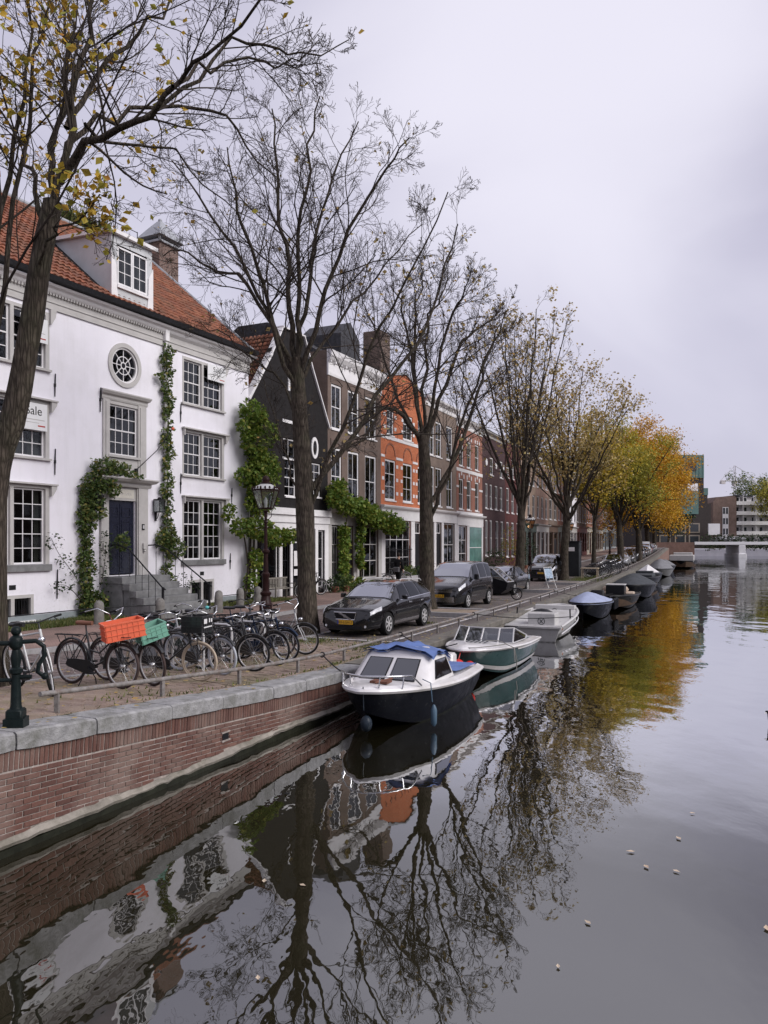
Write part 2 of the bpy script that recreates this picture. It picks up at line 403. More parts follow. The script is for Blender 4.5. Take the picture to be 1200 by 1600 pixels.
lf_yolk = leaf_mat('yellow_olive_leaf', [(0,(.30,.25,.03)), (.35,(.48,.37,.035)), (.7,(.60,.40,.045)), (1,(.28,.25,.04))], .3)
lf_olive = leaf_mat('olive_green_leaf', [(0,(.22,.22,.03)), (.4,(.36,.33,.045)), (.75,(.50,.42,.06)), (1,(.18,.20,.035))], .3)
lf_tan = leaf_mat('pale_tan_leaf', [(0,(.38,.28,.11)), (.4,(.52,.39,.17)), (.8,(.34,.28,.10)), (1,(.50,.30,.09))], .3)
lf_green = leaf_mat('green_creeper_leaf', [(0,(.050,.090,.026)), (.4,(.092,.145,.040)), (.78,(.15,.195,.055)), (.93,(.24,.24,.08)), (1,(.36,.28,.07))], .3)
lf_light = leaf_mat('light_wisteria_leaf', [(0,(.075,.14,.022)), (.45,(.14,.22,.034)), (.8,(.22,.28,.05)), (1,(.32,.30,.06))], .35)
lf_dark = leaf_mat('dark_shrub_leaf', [(0,(.015,.034,.012)), (.5,(.03,.055,.018)), (1,(.055,.08,.026))], .15)
chrome = mat('chrome', (.62,.62,.63), .22, .05, 8, metal=1)
alu = mat('grey_aluminium', (.55,.54,.54), .45, .08, 4, metal=.3, dirt=(.3,.29,.27), dirt_amt=.3)
rubber = mat('black_rubber', (.018,.018,.018), .75, .2, 10)
carblack = mat('black_car_paint', (.006,.006,.007), .16, .1, 2, coat=1.0, spec=.2)
darkplastic = mat('dark_plastic', (.022,.022,.023), .55, .15, 8)
plate_y = mat('yellow_plate', (.62,.34,.02), .5, .04, 4)
ink = mat('black_ink', (.015,.015,.015), .6, .1, 4)
redink = mat('red_ink', (.45,.04,.03), .6, .1, 4)
# ------------------------------------------------------------------ water
def water_mat():
    m, t, b, o = _mat('canal_water'); t.nodes.remove(b)
    geo = t.nodes.new('ShaderNodeNewGeometry')
    mp = t.nodes.new('ShaderNodeMapping'); mp.inputs['Rotation'].default_value = (0, 0, RAD(24)); mp.inputs['Scale'].default_value = (1.0, .55, 1)
    t.links.new(geo.outputs['Position'], mp.inputs[0])
    n1 = _noise(t, .95, 2, mp.outputs[0], .4); n2 = _noise(t, 5.0, 2, mp.outputs[0], .5)
    calm = _ramp(t, _noise(t, .10, 2, mp.outputs[0]), [(.38, (.25,.25,.25)), (.62, (1,1,1))])
    h = _math(t, 'ADD', n1, _math(t, 'MULTIPLY', n2, .085))
    bp = t.nodes.new('ShaderNodeBump'); bp.inputs['Distance'].default_value = .038
    t.links.new(h, bp.inputs['Height']); t.links.new(_math(t, 'MULTIPLY', calm, 1.0), bp.inputs['Strength'])
    df = t.nodes.new('ShaderNodeBsdfDiffuse'); df.inputs[0].default_value = (.016, .014, .007, 1)
    gs = t.nodes.new('ShaderNodeBsdfGlossy'); gs.inputs['Roughness'].default_value = .012; gs.inputs[0].default_value = (.93, .94, .95, 1)
    t.links.new(bp.outputs[0], gs.inputs['Normal'])
    lw = t.nodes.new('ShaderNodeLayerWeight'); lw.inputs['Blend'].default_value = .5
    t.links.new(bp.outputs[0], lw.inputs['Normal'])
    f = _ramp(t, lw.outputs['Facing'], [(.0, (.15,)*3), (.54, (.25,)*3), (.62, (.25,)*3), (.67, (.33,)*3), (.72, (.57,)*3), (.775, (.80,)*3), (.92, (.94,)*3)])
    mx = t.nodes.new('ShaderNodeMixShader'); t.links.new(f, mx.inputs[0])
    t.links.new(df.outputs[0], mx.inputs[1]); t.links.new(gs.outputs[0], mx.inputs[2]); t.links.new(mx.outputs[0], o.inputs[0])
    return m
m = MB(); m.quad((-60,-80,0), (420,-80,0), (420,196,0), (-60,196,0))
m.build('water', water_mat(), kind='structure')
# ------------------------------------------------------------------ ground sheets
FX = 12.0
def strip(name, t0, t1, s0, s1, dz, mt, kind='structure', step=1.0, parent=None):
    n = max(2, int((t1-t0)/step)+1); V = []; F = []
    for i in range(n):
        t = t0 + (t1-t0)*i/(n-1)
        for s in (s0, s1):
            sv = s(t) if callable(s) else s
            V.append(W(t, sv, dz))
        if i: F.append((2*i-2, 2*i, 2*i+1, 2*i-1))
    b = MB(); b.add(V, F)
    return b.build(name, mt, parent, kind=kind)
CURB = lambda t: float(np.interp(t, [5, 15, 24, 34, 200], [7.0, 7.05, 7.35, 7.4, 7.3]))
# land out to the horizon: behind the houses and across the far end of the canal
V = [W(t, 13.2, -.03) for t in range(-70, 206, 4)]
b = MB(); n = len(V)
b.add(V + [Vector((v.x-900, v.y+300, v.z)) for v in V], [(i, i+1, n+i+1, n+i) for i in range(n-1)])
q = W(186, 0, 0)
b.add([(q.x-6, 197, 1.9), (3000, 197, 1.9), (3000, 5000, 1.9), (-3000, 5000, 1.9), (-200, 500, 1.9)], [(0,1,2,3,4)])
b.build('ground', soil, kind='structure')
yard = brick_mat('sandy_quay_paving', (.27,.20,.16), (.36,.275,.225), (.22,.17,.125), .21, .105, .95, .012, 'xy', .35, .35, stain=((.15,.135,.075), .8, .75))
strip('pavement_quay', -12, 17.6, .44, 3.4, -.012, soil)
strip('pavement_parking', 17.6, 190, .44, 3.4, -.012, parkbrick)
strip('road', -40, 32, 3.4, CURB, -.035, roadbase)
strip('road_far', 32, 192, 3.4, CURB, -.012, roadfar)
strip('pavement', -40, 192, lambda t: CURB(t)+.16, 13.3, .10, walkbrick)
# kerbstones along the pavement, each its own stone while it reads as one
kb = MB()
def kerb_piece(b, t0, t1, s0, s1, zt, zb=-.2):
    P = [W(t0, s0), W(t1, s0), W(t1, s1), W(t0, s1)]
    b.add([p + Vector((0,0,zb)) for p in P] + [p + Vector((0,0,zt)) for p in P], [(0,3,2,1),(4,5,6,7),(0,1,5,4),(1,2,6,5),(2,3,7,6),(3,0,4,7)])
kroot = thing('kerb', 'granite kerb edging the red brick pavement before the houses', 'kerb')
for i in range(150):
    t0 = 2 + i*1.0
    if i < 45:
        b = MB(); kerb_piece(b, t0+.008, t0+.992, CURB(t0), CURB(t0)+.16, .105 + RND.uniform(-.004,.004)); b.build('kerbstone', kerbm, kroot)
    else: kerb_piece(kb, t0+.008, t0+.992, CURB(t0), CURB(t0)+.16, .105)
kb.build('kerbstone_run', kerbm, kroot, kind='stuff')
# flush edge between road and quay strip, and painted bay lines
eb = thing('edging_strip', 'flush pale edging between the brick road and the bicycle strip', 'edging')
for i in range(30):
    t0 = -2 + i*.9
    b = MB(); kerb_piece(b, t0+.006, t0+.894, 3.36, 3.52, .012); b.build('edging_stone', kerbm, eb)
ml = MB()
def line(t0, s0, t1, s1, w=.10):
    a, c = W(t0, s0, .006), W(t1, s1, .006); d = (c-a).normalized(); n = Vector((-d.y, d.x, 0))*w/2
    ml.quad(a-n, c-n, c+n, a+n)
line(17.9, .95, 17.9, 3.35); line(18.2, 1.0, 26.5, 1.0, .12)
for t in (24.4, 26.9, 33.2, 40.5, 47): line(t, .95, t, 3.3)
line(27, 1.0, 33, 1.0, .12); line(35, 1.0, 60, 1.0, .12)
ml.build('road_marking', mark, kind='structure')
# clinker bricks of the near road: nearest ones single, the rest in one mesh
bw, bl, gap = .098, .200, .010
cells = []
t = 8.0; row = 0
while t < 31.5:
    s = 3.53 - (.5*bl if row % 2 else 0)
    while s < CURB(t) - .02:
        s0, s1 = max(s, 3.53), min(s + bl, CURB(t)-.01)
        if s1 - s0 > .05: cells.append((t, s0, s1))
        s += bl + gap
    t += bw + gap; row += 1
def view_px(p):
    return (600 + p.x/p.y*1200, 849 - (p.z-CAMZ)/p.y*1200) if p.y > .5 else (-999, 0)
vis = []
for c in cells:
    p = W(c[0], c[1]); u, v = view_px(p)
    if u > -60: vis.append((p.y, c, u > -5))
vis.sort(key=lambda q: q[0])
me = None; rest = MB(); k = 0
rootr = thing('brick_road_surface', 'purple brown clinker bricks laid in rows on the near road', 'brick paving')
pm_ = MB(); pm_.add([(-bl/2,-bw/2,-.05),(bl/2,-bw/2,-.05),(bl/2,bw/2,-.05),(-bl/2,bw/2,-.05),(-bl/2+.006,-bw/2+.005,0),(bl/2-.006,-bw/2+.005,0),(bl/2-.006,bw/2-.005,0),(-bl/2+.006,bw/2-.005,0)],
                    [(4,5,6,7),(0,1,5,4),(1,2,6,5),(2,3,7,6),(3,0,4,7)])
for _, c, inv in vis:
    t, s0, s1 = c; dz = RND.uniform(-.007, .004)
    full = s1 - s0 > bl - .01
    if inv and full and k < 300:
        p = W(t + bw/2, (s0+s1)/2, dz)
        if me is None:
            o = pm_.build('paving_brick', roadbrick, rootr, loc=p); me = o.data
        else: o = link(me, 'paving_brick', rootr, p)
        o.rotation_euler = (RND.uniform(-.02,.02), RND.uniform(-.02,.02), head(t)+math.pi/2 + RND.uniform(-.02,.02)); k += 1
    else:
        P = [W(t, s0, dz), W(t+bw, s0, dz + RND.uniform(-.003,.003)), W(t+bw, s1, dz + RND.uniform(-.003,.003)), W(t, s1, dz)]
        rest.add([p_ - Vector((0,0,.05)) for p_ in P] + P, [(4,5,6,7),(0,1,5,4),(1,2,6,5),(2,3,7,6),(3,0,4,7)])
rest.build('paving_bricks_laid', roadbrick, rootr, kind='stuff')
# the dusty bricks of the bicycle strip, same way
stripbrick = island_mat('dusty_strip_brick', [(0,(.215,.155,.125)), (.35,(.275,.205,.165)), (.7,(.32,.245,.20)), (1,(.24,.185,.155))], .9, .4, 40, stain=((.17,.155,.085), 1.1, .6))
roots = thing('strip_paving', 'dusty sand coloured bricks of the strip where the bicycles stand', 'brick paving')
cells = []; t = 4.0; row = 0
while t < 17.5:
    s = .47 - (.5*bl if row % 2 else 0)
    while s < 3.34:
        s0, s1 = max(s, .47), min(s+bl, 3.345)
        if s1 - s0 > .05: cells.append((t, s0, s1))
        s += bl + .008
    t += bw + .008; row += 1
vis = []
for c in cells:
    p = W(c[0], c[1]); u, v = view_px(p)
    if u > -60: vis.append((p.y, c, u > -4))
vis.sort(key=lambda q: q[0]); me = None; rest = MB(); k = 0
for _, c, inv in vis:
    t, s0, s1 = c; P4 = [W(t, s0), W(t+bw, s0), W(t+bw, s1), W(t, s1)]; dz = RND.uniform(-.006, .004)
    if inv and s1-s0 > bl-.01 and k < 300:
        p = W(t+bw/2, (s0+s1)/2, dz)
        if me is None: o = pm_.build('paving_brick', stripbrick, roots, loc=p); me = o.data
        else: o = link(me, 'paving_brick', roots, p)
        # brick y runs back along -street after the quarter turn, so the ramp tilts it about x
        o.rotation_euler = (-math.atan((P4[1].z-P4[0].z)/bw) + RND.uniform(-.02,.02), RND.uniform(-.02,.02), head(t)+math.pi/2 + math.pi + RND.uniform(-.02,.02)); k += 1
    else: rest.add([p_ + Vector((0,0,dz-.05)) for p_ in P4] + [p_ + Vector((0,0,dz+RND.uniform(-.003,.003))) for p_ in P4], [(4,5,6,7),(0,1,5,4),(1,2,6,5),(2,3,7,6),(3,0,4,7)])
rest.build('paving_bricks_laid', stripbrick, roots, kind='stuff')
# ------------------------------------------------------------------ quay wall
qw = thing('quay_wall', 'red brick quay wall with grey coping stones along the canal', 'wall', (0,0,0))
COP = .20                                              # coping thickness
def wallpt(t, s, z): p = W(t, s); return Vector((p.x, p.y, z))
def topz(t): p = W(t, 0); return p.z
core = MB(); ts = [-30 + i for i in range(60)]
T = [wallpt(t, .002, topz(t)-COP-.004) for t in ts]; B_ = [wallpt(t, .002, -1.5) for t in ts]
core.add(T+B_, [(i, i+1, len(ts)+i+1, len(ts)+i) for i in range(len(ts)-1)])
core.build('wall_core', mortar, qw)
far = MB(); ts = [29 + i*1.5 for i in range(106)]
T = [wallpt(t, .0, topz(t)-.05) for t in ts]; B_ = [wallpt(t, .0, -1.5) for t in ts]
far.add(T+B_, [(i, i+1, len(ts)+i+1, len(ts)+i) for i in range(len(ts)-1)])
farbrick = brick_mat('quay_brick_far', (.17,.085,.065), (.23,.12,.09), (.20,.165,.14), bump=.4)
far.build('wall_far', farbrick, qw)
# bricks: courses run with the coping and are cut off at the ledge
H_, L_ = .052, .205
cand = []
def ledge_z(t): return .13 + .02*math.sin(t*1.3)
for row in range(22):
    t = 2.4 + (.107 if row % 2 else 0) + RND.uniform(-.01,.01)
    while t < 29.5:
        tm = t + L_/2
        zc = topz(tm) - COP - .235 - row*.063 - H_/2
        if zc - H_/2 > ledge_z(tm) + (.0 if t < 15 else -.4): cand.append((tm, zc, 0))
        t += L_ + RND.uniform(.008, .014)
t = 2.4
while t < 14.2:
    cand.append((t+.026, topz(t+.026) - COP - .012 - .10, 1)); t += .064
cand.sort(key=lambda c: W(c[0]).y)
bm_ = {}
for kd, (l, h) in ((0, (L_, H_)), (1, (.052, .20))):
    q = MB(); e = .005; x, z = l/2, h/2
    q.add([(-x,.03,-z),(x,.03,-z),(x,.03,z),(-x,.03,z),(-x,-.004,-z),(x,-.004,-z),(x,-.004,z),(-x,-.004,z),(-x+e,-.010,-z+e),(x-e,-.010,-z+e),(x-e,-.010,z-e),(-x+e,-.010,z-e)],
          [(8,9,10,11),(4,5,9,8),(5,6,10,9),(6,7,11,10),(7,4,8,11),(0,1,5,4),(1,2,6,5),(2,3,7,6),(3,0,4,7)])
    bm_[kd] = q
meb = {}; k = 0; rest = MB()
for tm, zc, kd in cand:
    p = wallpt(tm, RND.uniform(-.005,.004), zc); u, v = view_px(p)
    rz = head(tm) + RND.uniform(-.015,.015); ry = -math.atan((topz(tm+.3)-topz(tm-.3))/.6) + RND.uniform(-.012,.012)
    if -6 < u < 600 and k < 300:
        nm = 'brick'
        if kd not in meb: o = bm_[kd].build(nm, quaybrick, qw, loc=p); meb[kd] = o.data
        else: o = link(meb[kd], nm, qw, p)
        o.rotation_euler = (0, ry, rz); k += 1
    elif u > -200:
        M = Matrix.Translation(p) @ Matrix.Rotation(rz, 4, 'Z') @ Matrix.Rotation(ry, 4, 'Y')
        rest.add([M @ Vector(v_) for v_ in bm_[kd].v], bm_[kd].f)
rest.build('brickwork', quaybrick, qw, kind='stuff')
# coping stones
t = 1.2; edges = [t]
while t < 14.2:
    t += RND.uniform(1.0, 1.55); edges.append(min(t, 14.3))
for a, c in zip(edges[:-1], edges[1:]):
    if c - a < .3: continue
    b = MB(); ch = .012; a_, c_ = a + .009, c - .009; j = RND.uniform(-.006,.006); jz = RND.uniform(-.008,.006)
    sec = []
    nseg = 7
    for i in range(nseg+1):
        tt = a_ + (c_-a_)*i/nseg; z = topz(tt) + jz
        e = 0 if 0 < i < nseg else .010
        w = lambda: RND.uniform(-.005,.005)
        f0 = -.045 + j + w()
        sec.append([wallpt(tt, .46, z-COP), wallpt(tt, .46, z-e), wallpt(tt, f0+.03+e, z-e+w()*.4), wallpt(tt, f0+e, z-.022-e+w()), wallpt(tt, f0+w()+e*.5, z-.11), wallpt(tt, f0+e, z-COP+e)])
    b.loft(sec); b.build('coping_stone', coping, qw, smooth=25)
# further on: two tiers of weathered beams above the bricks
t = 14.3
while t < 175:
    L = 3.0 if t < 60 else 9.0
    for (f0, f1, s0, s1) in (((.0), .17, -.05, .44), (.175, .40, -.015, .30)):
        b = MB(); g0, g1 = t+.012, t+L-.012; n_ = 2 if t < 60 else 5
        sec = []
        for i in range(n_+1):
            tt = g0 + (g1-g0)*i/n_; z = topz(tt)
            sec.append([wallpt(tt, s1, z-f1), wallpt(tt, s1, z-f0), wallpt(tt, s0+.02, z-f0), wallpt(tt, s0, z-f0-.02), wallpt(tt, s0, z-f1)])
        b.loft(sec); b.build('quay_beam', oldbeam, qw)
    t += L
# ledge at the waterline and the wet dark band under it
b = MB(); sec = []
for i in range(0, 130):
    t = 1.5 + i*.14
    o1 = .07 + .022*math.sin(t*2.1) + RND.uniform(-.014,.014); z = ledge_z(t) + RND.uniform(-.012,.012)
    sec.append([wallpt(t, .1, z+.03), wallpt(t, -.02, z+.03), wallpt(t, -o1+.03, z), wallpt(t, -o1, z-.02), wallpt(t, -o1+.02, z-.06), wallpt(t, .1, z-.06)])
b.loft(sec); b.build('ledge', ledgem, qw, smooth=40)
b = MB(); sec = []
for i in range(0, 60):
    t = -6 + i*.6
    sec.append([wallpt(t, .1, .075), wallpt(t, -.045, .075), wallpt(t, -.05, -1.0), wallpt(t, .1, -1.0)])
b.loft(sec); b.build('wet_band', algae, qw)
# drain hole in the near wall
b = MB(); tm = 9.55; zc = topz(tm) - .62
p = wallpt(tm, -.012, zc); hd = head(tm); ux = Vector((math.cos(hd), math.sin(hd), 0)); un = Vector((math.sin(hd), -math.cos(hd), 0))
b.obox(p, ux*.075, un*.004, Vector((0,0,.05))); b.build('drain_hole', blackpaint, qw)
b = MB()
b.obox(p + Vector((0,0,-.062)), ux*.10, un*.02, Vector((0,0,.012))); b.obox(p + Vector((0,0,.062)), ux*.10, un*.015, Vector((0,0,.010))); b.build('drain_surround', mortar, qw)
# low iron rail on the quay edge
def rail(name, label, t0, t1, s0=.62, every=1.9, h=.25, r=.032, end_down=True):
    ro = thing(name, label, 'railing', W(t0, s0), 0)
    base = W(t0, s0)
    n = int((t1-t0)/.9)
    pts = [W(t0+(t1-t0)*i/n, s0, h) - base for i in range(n+1)]
    if end_down: pts += [W(t1+.15, s0, h-.04)-base, W(t1+.2, s0, h-.12)-base, W(t1+.2, s0, 0)-base]
    m_ = MB(); m_.tube(pts, r, 8); m_.build('rail_bar', ironpaint, ro, smooth=50)
    t = t0 + .25; me_ = None
    while t < t1:
        p = W(t, s0) - base
        if me_ is None:
            m_ = MB(); m_.box(-.028,-.022,-.12,.028,.022,h-.01); me_ = m_.build('rail_post', ironpaint, ro, loc=p).data; 
        else: link(me_, 'rail_post', ro, p, rot=(0,0,head(t)))
        t += every
rail('quay_railing', 'low pipe railing along the quay edge beside the parked bicycles', 6.7, 54, .58)
rail('quay_railing', 'low pipe railing along the curving far quay near the bridge', 54.6, 172, .58, 3.0)
# ------------------------------------------------------------------ house builder (local x along the facade, y into the house, z up)
_pane_me = {}
def pane_mesh(w, h, mt=None):
    key = (round(w,3), round(h,3), (mt or glass).name)
    if key not in _pane_me:
        b = MB(); b.box(-w/2,-.003,-h/2,w/2,.003,h/2)
        me = bpy.data.meshes.new('pane'); me.from_pydata(b.v, [], b.f); me.materials.append(mt or glass); _pane_me[key] = me
    return _pane_me[key]
def facade(par, W_, Z0, H, D, ops, mt, rev=None, reveal=.16, name='wall', back=True):
    us = sorted({0, W_, *[q for o in ops for q in (max(0,o[0]), min(W_,o[1]))]})
    zs = sorted({Z0, H, *[q for o in ops for q in (max(Z0,o[2]), min(H,o[3]))]})
    b = MB()
    for i in range(len(us)-1):
        for j in range(len(zs)-1):
            uc, zc = (us[i]+us[i+1])/2, (zs[j]+zs[j+1])/2
            if any(o[0] < uc < o[1] and o[2] < zc < o[3] for o in ops): continue
            b.quad((us[i],0,zs[j]), (us[i+1],0,zs[j]), (us[i+1],0,zs[j+1]), (us[i],0,zs[j+1]))
    if back:
        b.quad((0,0,Z0),(0,0,H),(0,D,H),(0,D,Z0)); b.quad((W_,0,Z0),(W_,D,Z0),(W_,D,H),(W_,0,H)); b.quad((0,D,Z0),(0,D,H),(W_,D,H),(W_,D,Z0))
        b.quad((0,.9,H-.01),(W_,.9,H-.01),(W_,D,H-.01),(0,D,H-.01))
    for o in ops:
        u0, u1, z0, z1 = o[:4]; r = reveal
        b.quad((u0,0,z0),(u0,r,z0),(u0,r,z1),(u0,0,z1)); b.quad((u1,0,z0),(u1,0,z1),(u1,r,z1),(u1,r,z0))
        b.quad((u0,0,z1),(u0,r,z1),(u1,r,z1),(u1,0,z1)); b.quad((u0,0,z0),(u1,0,z0),(u1,r,z0),(u0,r,z0))
    me_o = b.build(name, mt, par)
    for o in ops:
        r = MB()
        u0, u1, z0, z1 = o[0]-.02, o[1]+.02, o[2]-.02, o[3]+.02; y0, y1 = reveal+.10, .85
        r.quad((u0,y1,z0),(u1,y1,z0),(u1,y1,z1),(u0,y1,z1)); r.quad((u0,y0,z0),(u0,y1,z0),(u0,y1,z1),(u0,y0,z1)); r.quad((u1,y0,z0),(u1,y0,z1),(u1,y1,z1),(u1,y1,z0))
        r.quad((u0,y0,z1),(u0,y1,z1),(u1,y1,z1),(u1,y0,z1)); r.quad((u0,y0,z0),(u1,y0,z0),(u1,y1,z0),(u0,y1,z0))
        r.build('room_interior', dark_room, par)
    return me_o
def window(par, u0, u1, z0, z1, cols=3, rows=(2,2), fw=.055, bar=.024, y=.07, frame=None, sill=None, gl=None, cur=0, name='window', jit=.008):
    frame = frame or white
    b = MB(); d = .065
    b.box(u0,y,z0,u0+fw,y+d,z1); b.box(u1-fw,y,z0,u1,y+d,z1); b.box(u0+fw,y,z0,u1-fw,y+d,z0+fw); b.box(u0+fw,y,z1-fw,u1-fw,y+d,z1)
    iu0, iu1, iz0, iz1 = u0+fw, u1-fw, z0+fw, z1-fw
    n = sum(rows); ph = (iz1-iz0)/n; cells = []
    z = iz1
    for gi, r in enumerate(rows):
        if gi:
            b.box(iu0,y+.005,z-.022,iu1,y+d-.003,z+.022)
        yy = y + (.012 if gi == 0 else .028)
        zt, zb = z - (.022 if gi else 0), z - r*ph + (.022 if gi < len(rows)-1 else 0)
        for k in range(1, cols):
            x = iu0 + (iu1-iu0)*k/cols; b.box(x-bar/2,yy,zb,x+bar/2,yy+.03,zt)
        for k in range(1, r):
            zz = zt - (zt-zb)*k/r
            for c in range(cols):
                xa = iu0 + (iu1-iu0)*c/cols + (bar/2 if c else 0); xb = iu0 + (iu1-iu0)*(c+1)/cols - (bar/2 if c < cols-1 else 0)
                b.box(xa,yy+.002,zz-bar/2,xb,yy+.028,zz+bar/2)
        for k in range(r):
            for c in range(cols):
                cells.append((iu0+(iu1-iu0)*(c+.5)/cols, yy+.018, zt-(zt-zb)*(k+.5)/r, (iu1-iu0)/cols-.002, (zt-zb)/r-.002))
        z -= r*ph
    w = b.build(name, frame, par)
    for (x, yy, zc, pw, ph_) in cells:
        o = link(pane_mesh(pw, ph_, gl), 'pane', w, (x, yy, zc))
        o.rotation_euler = (RND.uniform(-jit,jit), 0, RND.uniform(-jit,jit))
    if sill:
        s = MB(); s.box(u0-.05,-.06,z0-.07,u1+.05,y+.01,z0-.001); s.build('sill', sill, w)
    if cur:
        c = MB(); wd_ = (u1-u0)*cur
        for (a, e) in ((u0+.02, u0+wd_), (u1-wd_, u1-.02)):
            k = 9; p = [(a+(e-a)*i/k, y+.17+.03*(i%2)) for i in range(k+1)]
            for i in range(k): c.quad((p[i][0],p[i][1],z0+.02),(p[i+1][0],p[i+1][1],z0+.02),(p[i+1][0],p[i+1][1],z1-.02),(p[i][0],p[i][1],z1-.02))
        c.build('curtain', curtain, w)
    return w
def boxpart(par, name, mt, *bx, smooth=0):
    b = MB()
    for q in bx: b.box(*q)
    return b.build(name, mt, par, smooth)
def cornice(par, name, mt, W_, z, prof, x0=0.0, x1=None):
    # prof: (projection, height) pairs swept along the facade with returns at both ends
    b = MB(); x1 = W_ if x1 is None else x1; secs = []
    b.loft([[(x0-p*.6 if e == 0 else x1+p*.6, -p, z+h) for p, h in prof] + [(x0 if e == 0 else x1, .05, z+prof[-1][1]), (x0 if e == 0 else x1, .05, z+prof[0][1])] for e in (0,1)])
    return b.build(name, mt, par)
def house_root(name, label, P, ang):
    return thing(name, label, 'house', (P[0], P[1], 0), RAD(90-ang))
def along(P, ang, u): return (P[0]+math.sin(RAD(ang))*u, P[1]+math.cos(RAD(ang))*u)
# ------------------------------------------------------------------ white house
WP, WA, WW = (-12.0123, 19.7838), 26.8, 14.0
h = house_root('white_house', 'wide white plastered house with red tiled roof, dormer and stone steps', WP, WA)
white_h = h
def pair(u0, u1, um, z0, z1, rows, fr=.14, sill_h=.10, cap=True):
    return dict(u0=u0, u1=u1, um=um, z0=z0, z1=z1, rows=rows, fr=fr, sill_h=sill_h, cap=cap)
groups = []
for z0, z1, rows, sh in ((2.62, 5.0, (2,3), .20), (5.82, 7.55, (2,2), .07), (8.52, 10.26, (2,2), .07)):
    groups.append(pair(9.95, 12.38, 11.08, z0, z1, rows, sill_h=sh)); groups.append(pair(1.55, 4.03, 2.74, z0, z1, rows, sill_h=sh))
ops = [(g['u0'], g['u1'], g['z0'], g['z1']) for g in groups]
ops += [(6.34, 7.70, 6.20, 7.94), (6.32, 7.54, 2.18, 5.12), (2.05, 3.47, .98, 1.74), (10.35, 11.75, 1.02, 1.86)]
OV = (7.08, 9.29, .60, .60)
ops.append((6.40, 7.76, 8.61, 9.97))
facade(h, WW, .3, 10.38, 9.0, ops, plaster)
# plaster ring fills the square opening round the oval window
b = MB(); n = 32; sq = []
for i in range(n):
    a = 2*math.pi*i/n; c, s_ = math.cos(a), math.sin(a); k = .68/max(abs(c), abs(s_)); sq.append((7.08+c*k, 9.29+s_*k, 7.08+.63*c, 9.29+.70*s_*.9))
for i in range(n):
    p, q = sq[i], sq[(i+1)%n]
    b.quad((p[0],0,p[1]),(q[0],0,q[1]),(q[2],0,q[3]),(p[2],0,p[3])); b.quad((p[2],0,p[3]),(q[2],0,q[3]),(q[2],.16,q[3]),(p[2],.16,p[3]))
b.build('oval_plaster', plaster, h)
b = MB()
def ell(b, rx0, rz0, rx1, rz1, y0, y1, n=36):
    secs = []
    for i in range(n+1):
        a = 2*math.pi*i/n; c, s_ = math.cos(a), math.sin(a)
        secs.append([(7.08+rx0*c,y0,9.29+rz0*s_),(7.08+rx1*c,y0,9.29+rz1*s_),(7.08+rx1*c,y1,9.29+rz1*s_),(7.08+rx0*c,y1,9.29+rz0*s_)])
    b.loft(secs, False, False)
ell(b, .60, .60, .74, .75, -.05, .03)
ow = b.build('oval_window', greytrim, h, 30)
b = MB(); ell(b, .53, .54, .60, .60, .0, .10); ell(b, .285, .29, .315, .32, .045, .075); ell(b, .09, .09, .125, .125, .045, .078)
for k in range(8):
    a = math.pi/8*0 + k*math.pi/4; c, s_ = math.cos(a), math.sin(a)
    b.obox((7.08+.33*c,.06,9.29+.33*s_), (.21*c,0,.21*s_), (-.013*s_,0,.013*c), (0,.014,0))
b.build('glazing_bars', white, ow, 30)
b = MB(); b.add([(7.08,.062,9.29)] + [(7.08+.55*math.cos(2*math.pi*i/32),.062,9.29+.56*math.sin(2*math.pi*i/32)) for i in range(32)], [(0,i+1,(i+1)%32+1) for i in range(32)]); b.build('pane', glass, ow)
# window groups: grey surround, two sashes, moulded cap, sill, brackets
for g in groups:
    u0, u1, um, z0, z1 = g['u0'], g['u1'], g['um'], g['z0'], g['z1']; fr = g['fr']
    b = MB()
    b.box(u0,-.015,z0,u0+.07,.13,z1); b.box(u1-fr,-.015,z0,u1,.13,z1); b.box(um-.06,-.015,z0,um+.06,.13,z1-.1); b.box(u0+.07,-.015,z1-.10,u1-fr,.13,z1)
    s_ = b.build('window_surround', greytrim, h)
    if z1 < 9:
        b = MB(); b.box(u0-.05,-.16,z1+.0,u1+.22,.0,z1+.05); b.prism([(u1-.01,z1-.32),(u1+.03,z1-.32),(u1+.18,z1-.10),(u1+.2,z1-.001),(u1-.01,z1-.001)], -.13, -.02)
        b.prism([(u0-.001,z1-.25),(u0+.03,z1-.25),(u0+.04,z1-.03),(u0-.001,z1-.001)], -.13, -.02)
        b.build('window_hood', greytrim, s_)
    else:
        b = MB(); b.prism([(u1-.01,z1-.35),(u1+.02,z1-.35),(u1+.16,z1-.12),(u1+.2,z1+.11),(u1-.01,z1+.11)], -.10, -.02); b.build('window_bracket', greytrim, s_)
    boxpart(s_, 'sill', stonegrey if g['sill_h'] > .15 else greytrim, (u0-.08,-.10,z0-g['sill_h'],u1+.03,.02,z0-.002))
    window(h, u0+.075, um-.065, z0+.01, z1-.105, 3, g['rows'], cur=RND.choice((0,.22,.3,0)))
    window(h, um+.065, u1-fr-.005, z0+.01, z1-.105, 3, g['rows'], cur=RND.choice((0,.2,.4,0)))
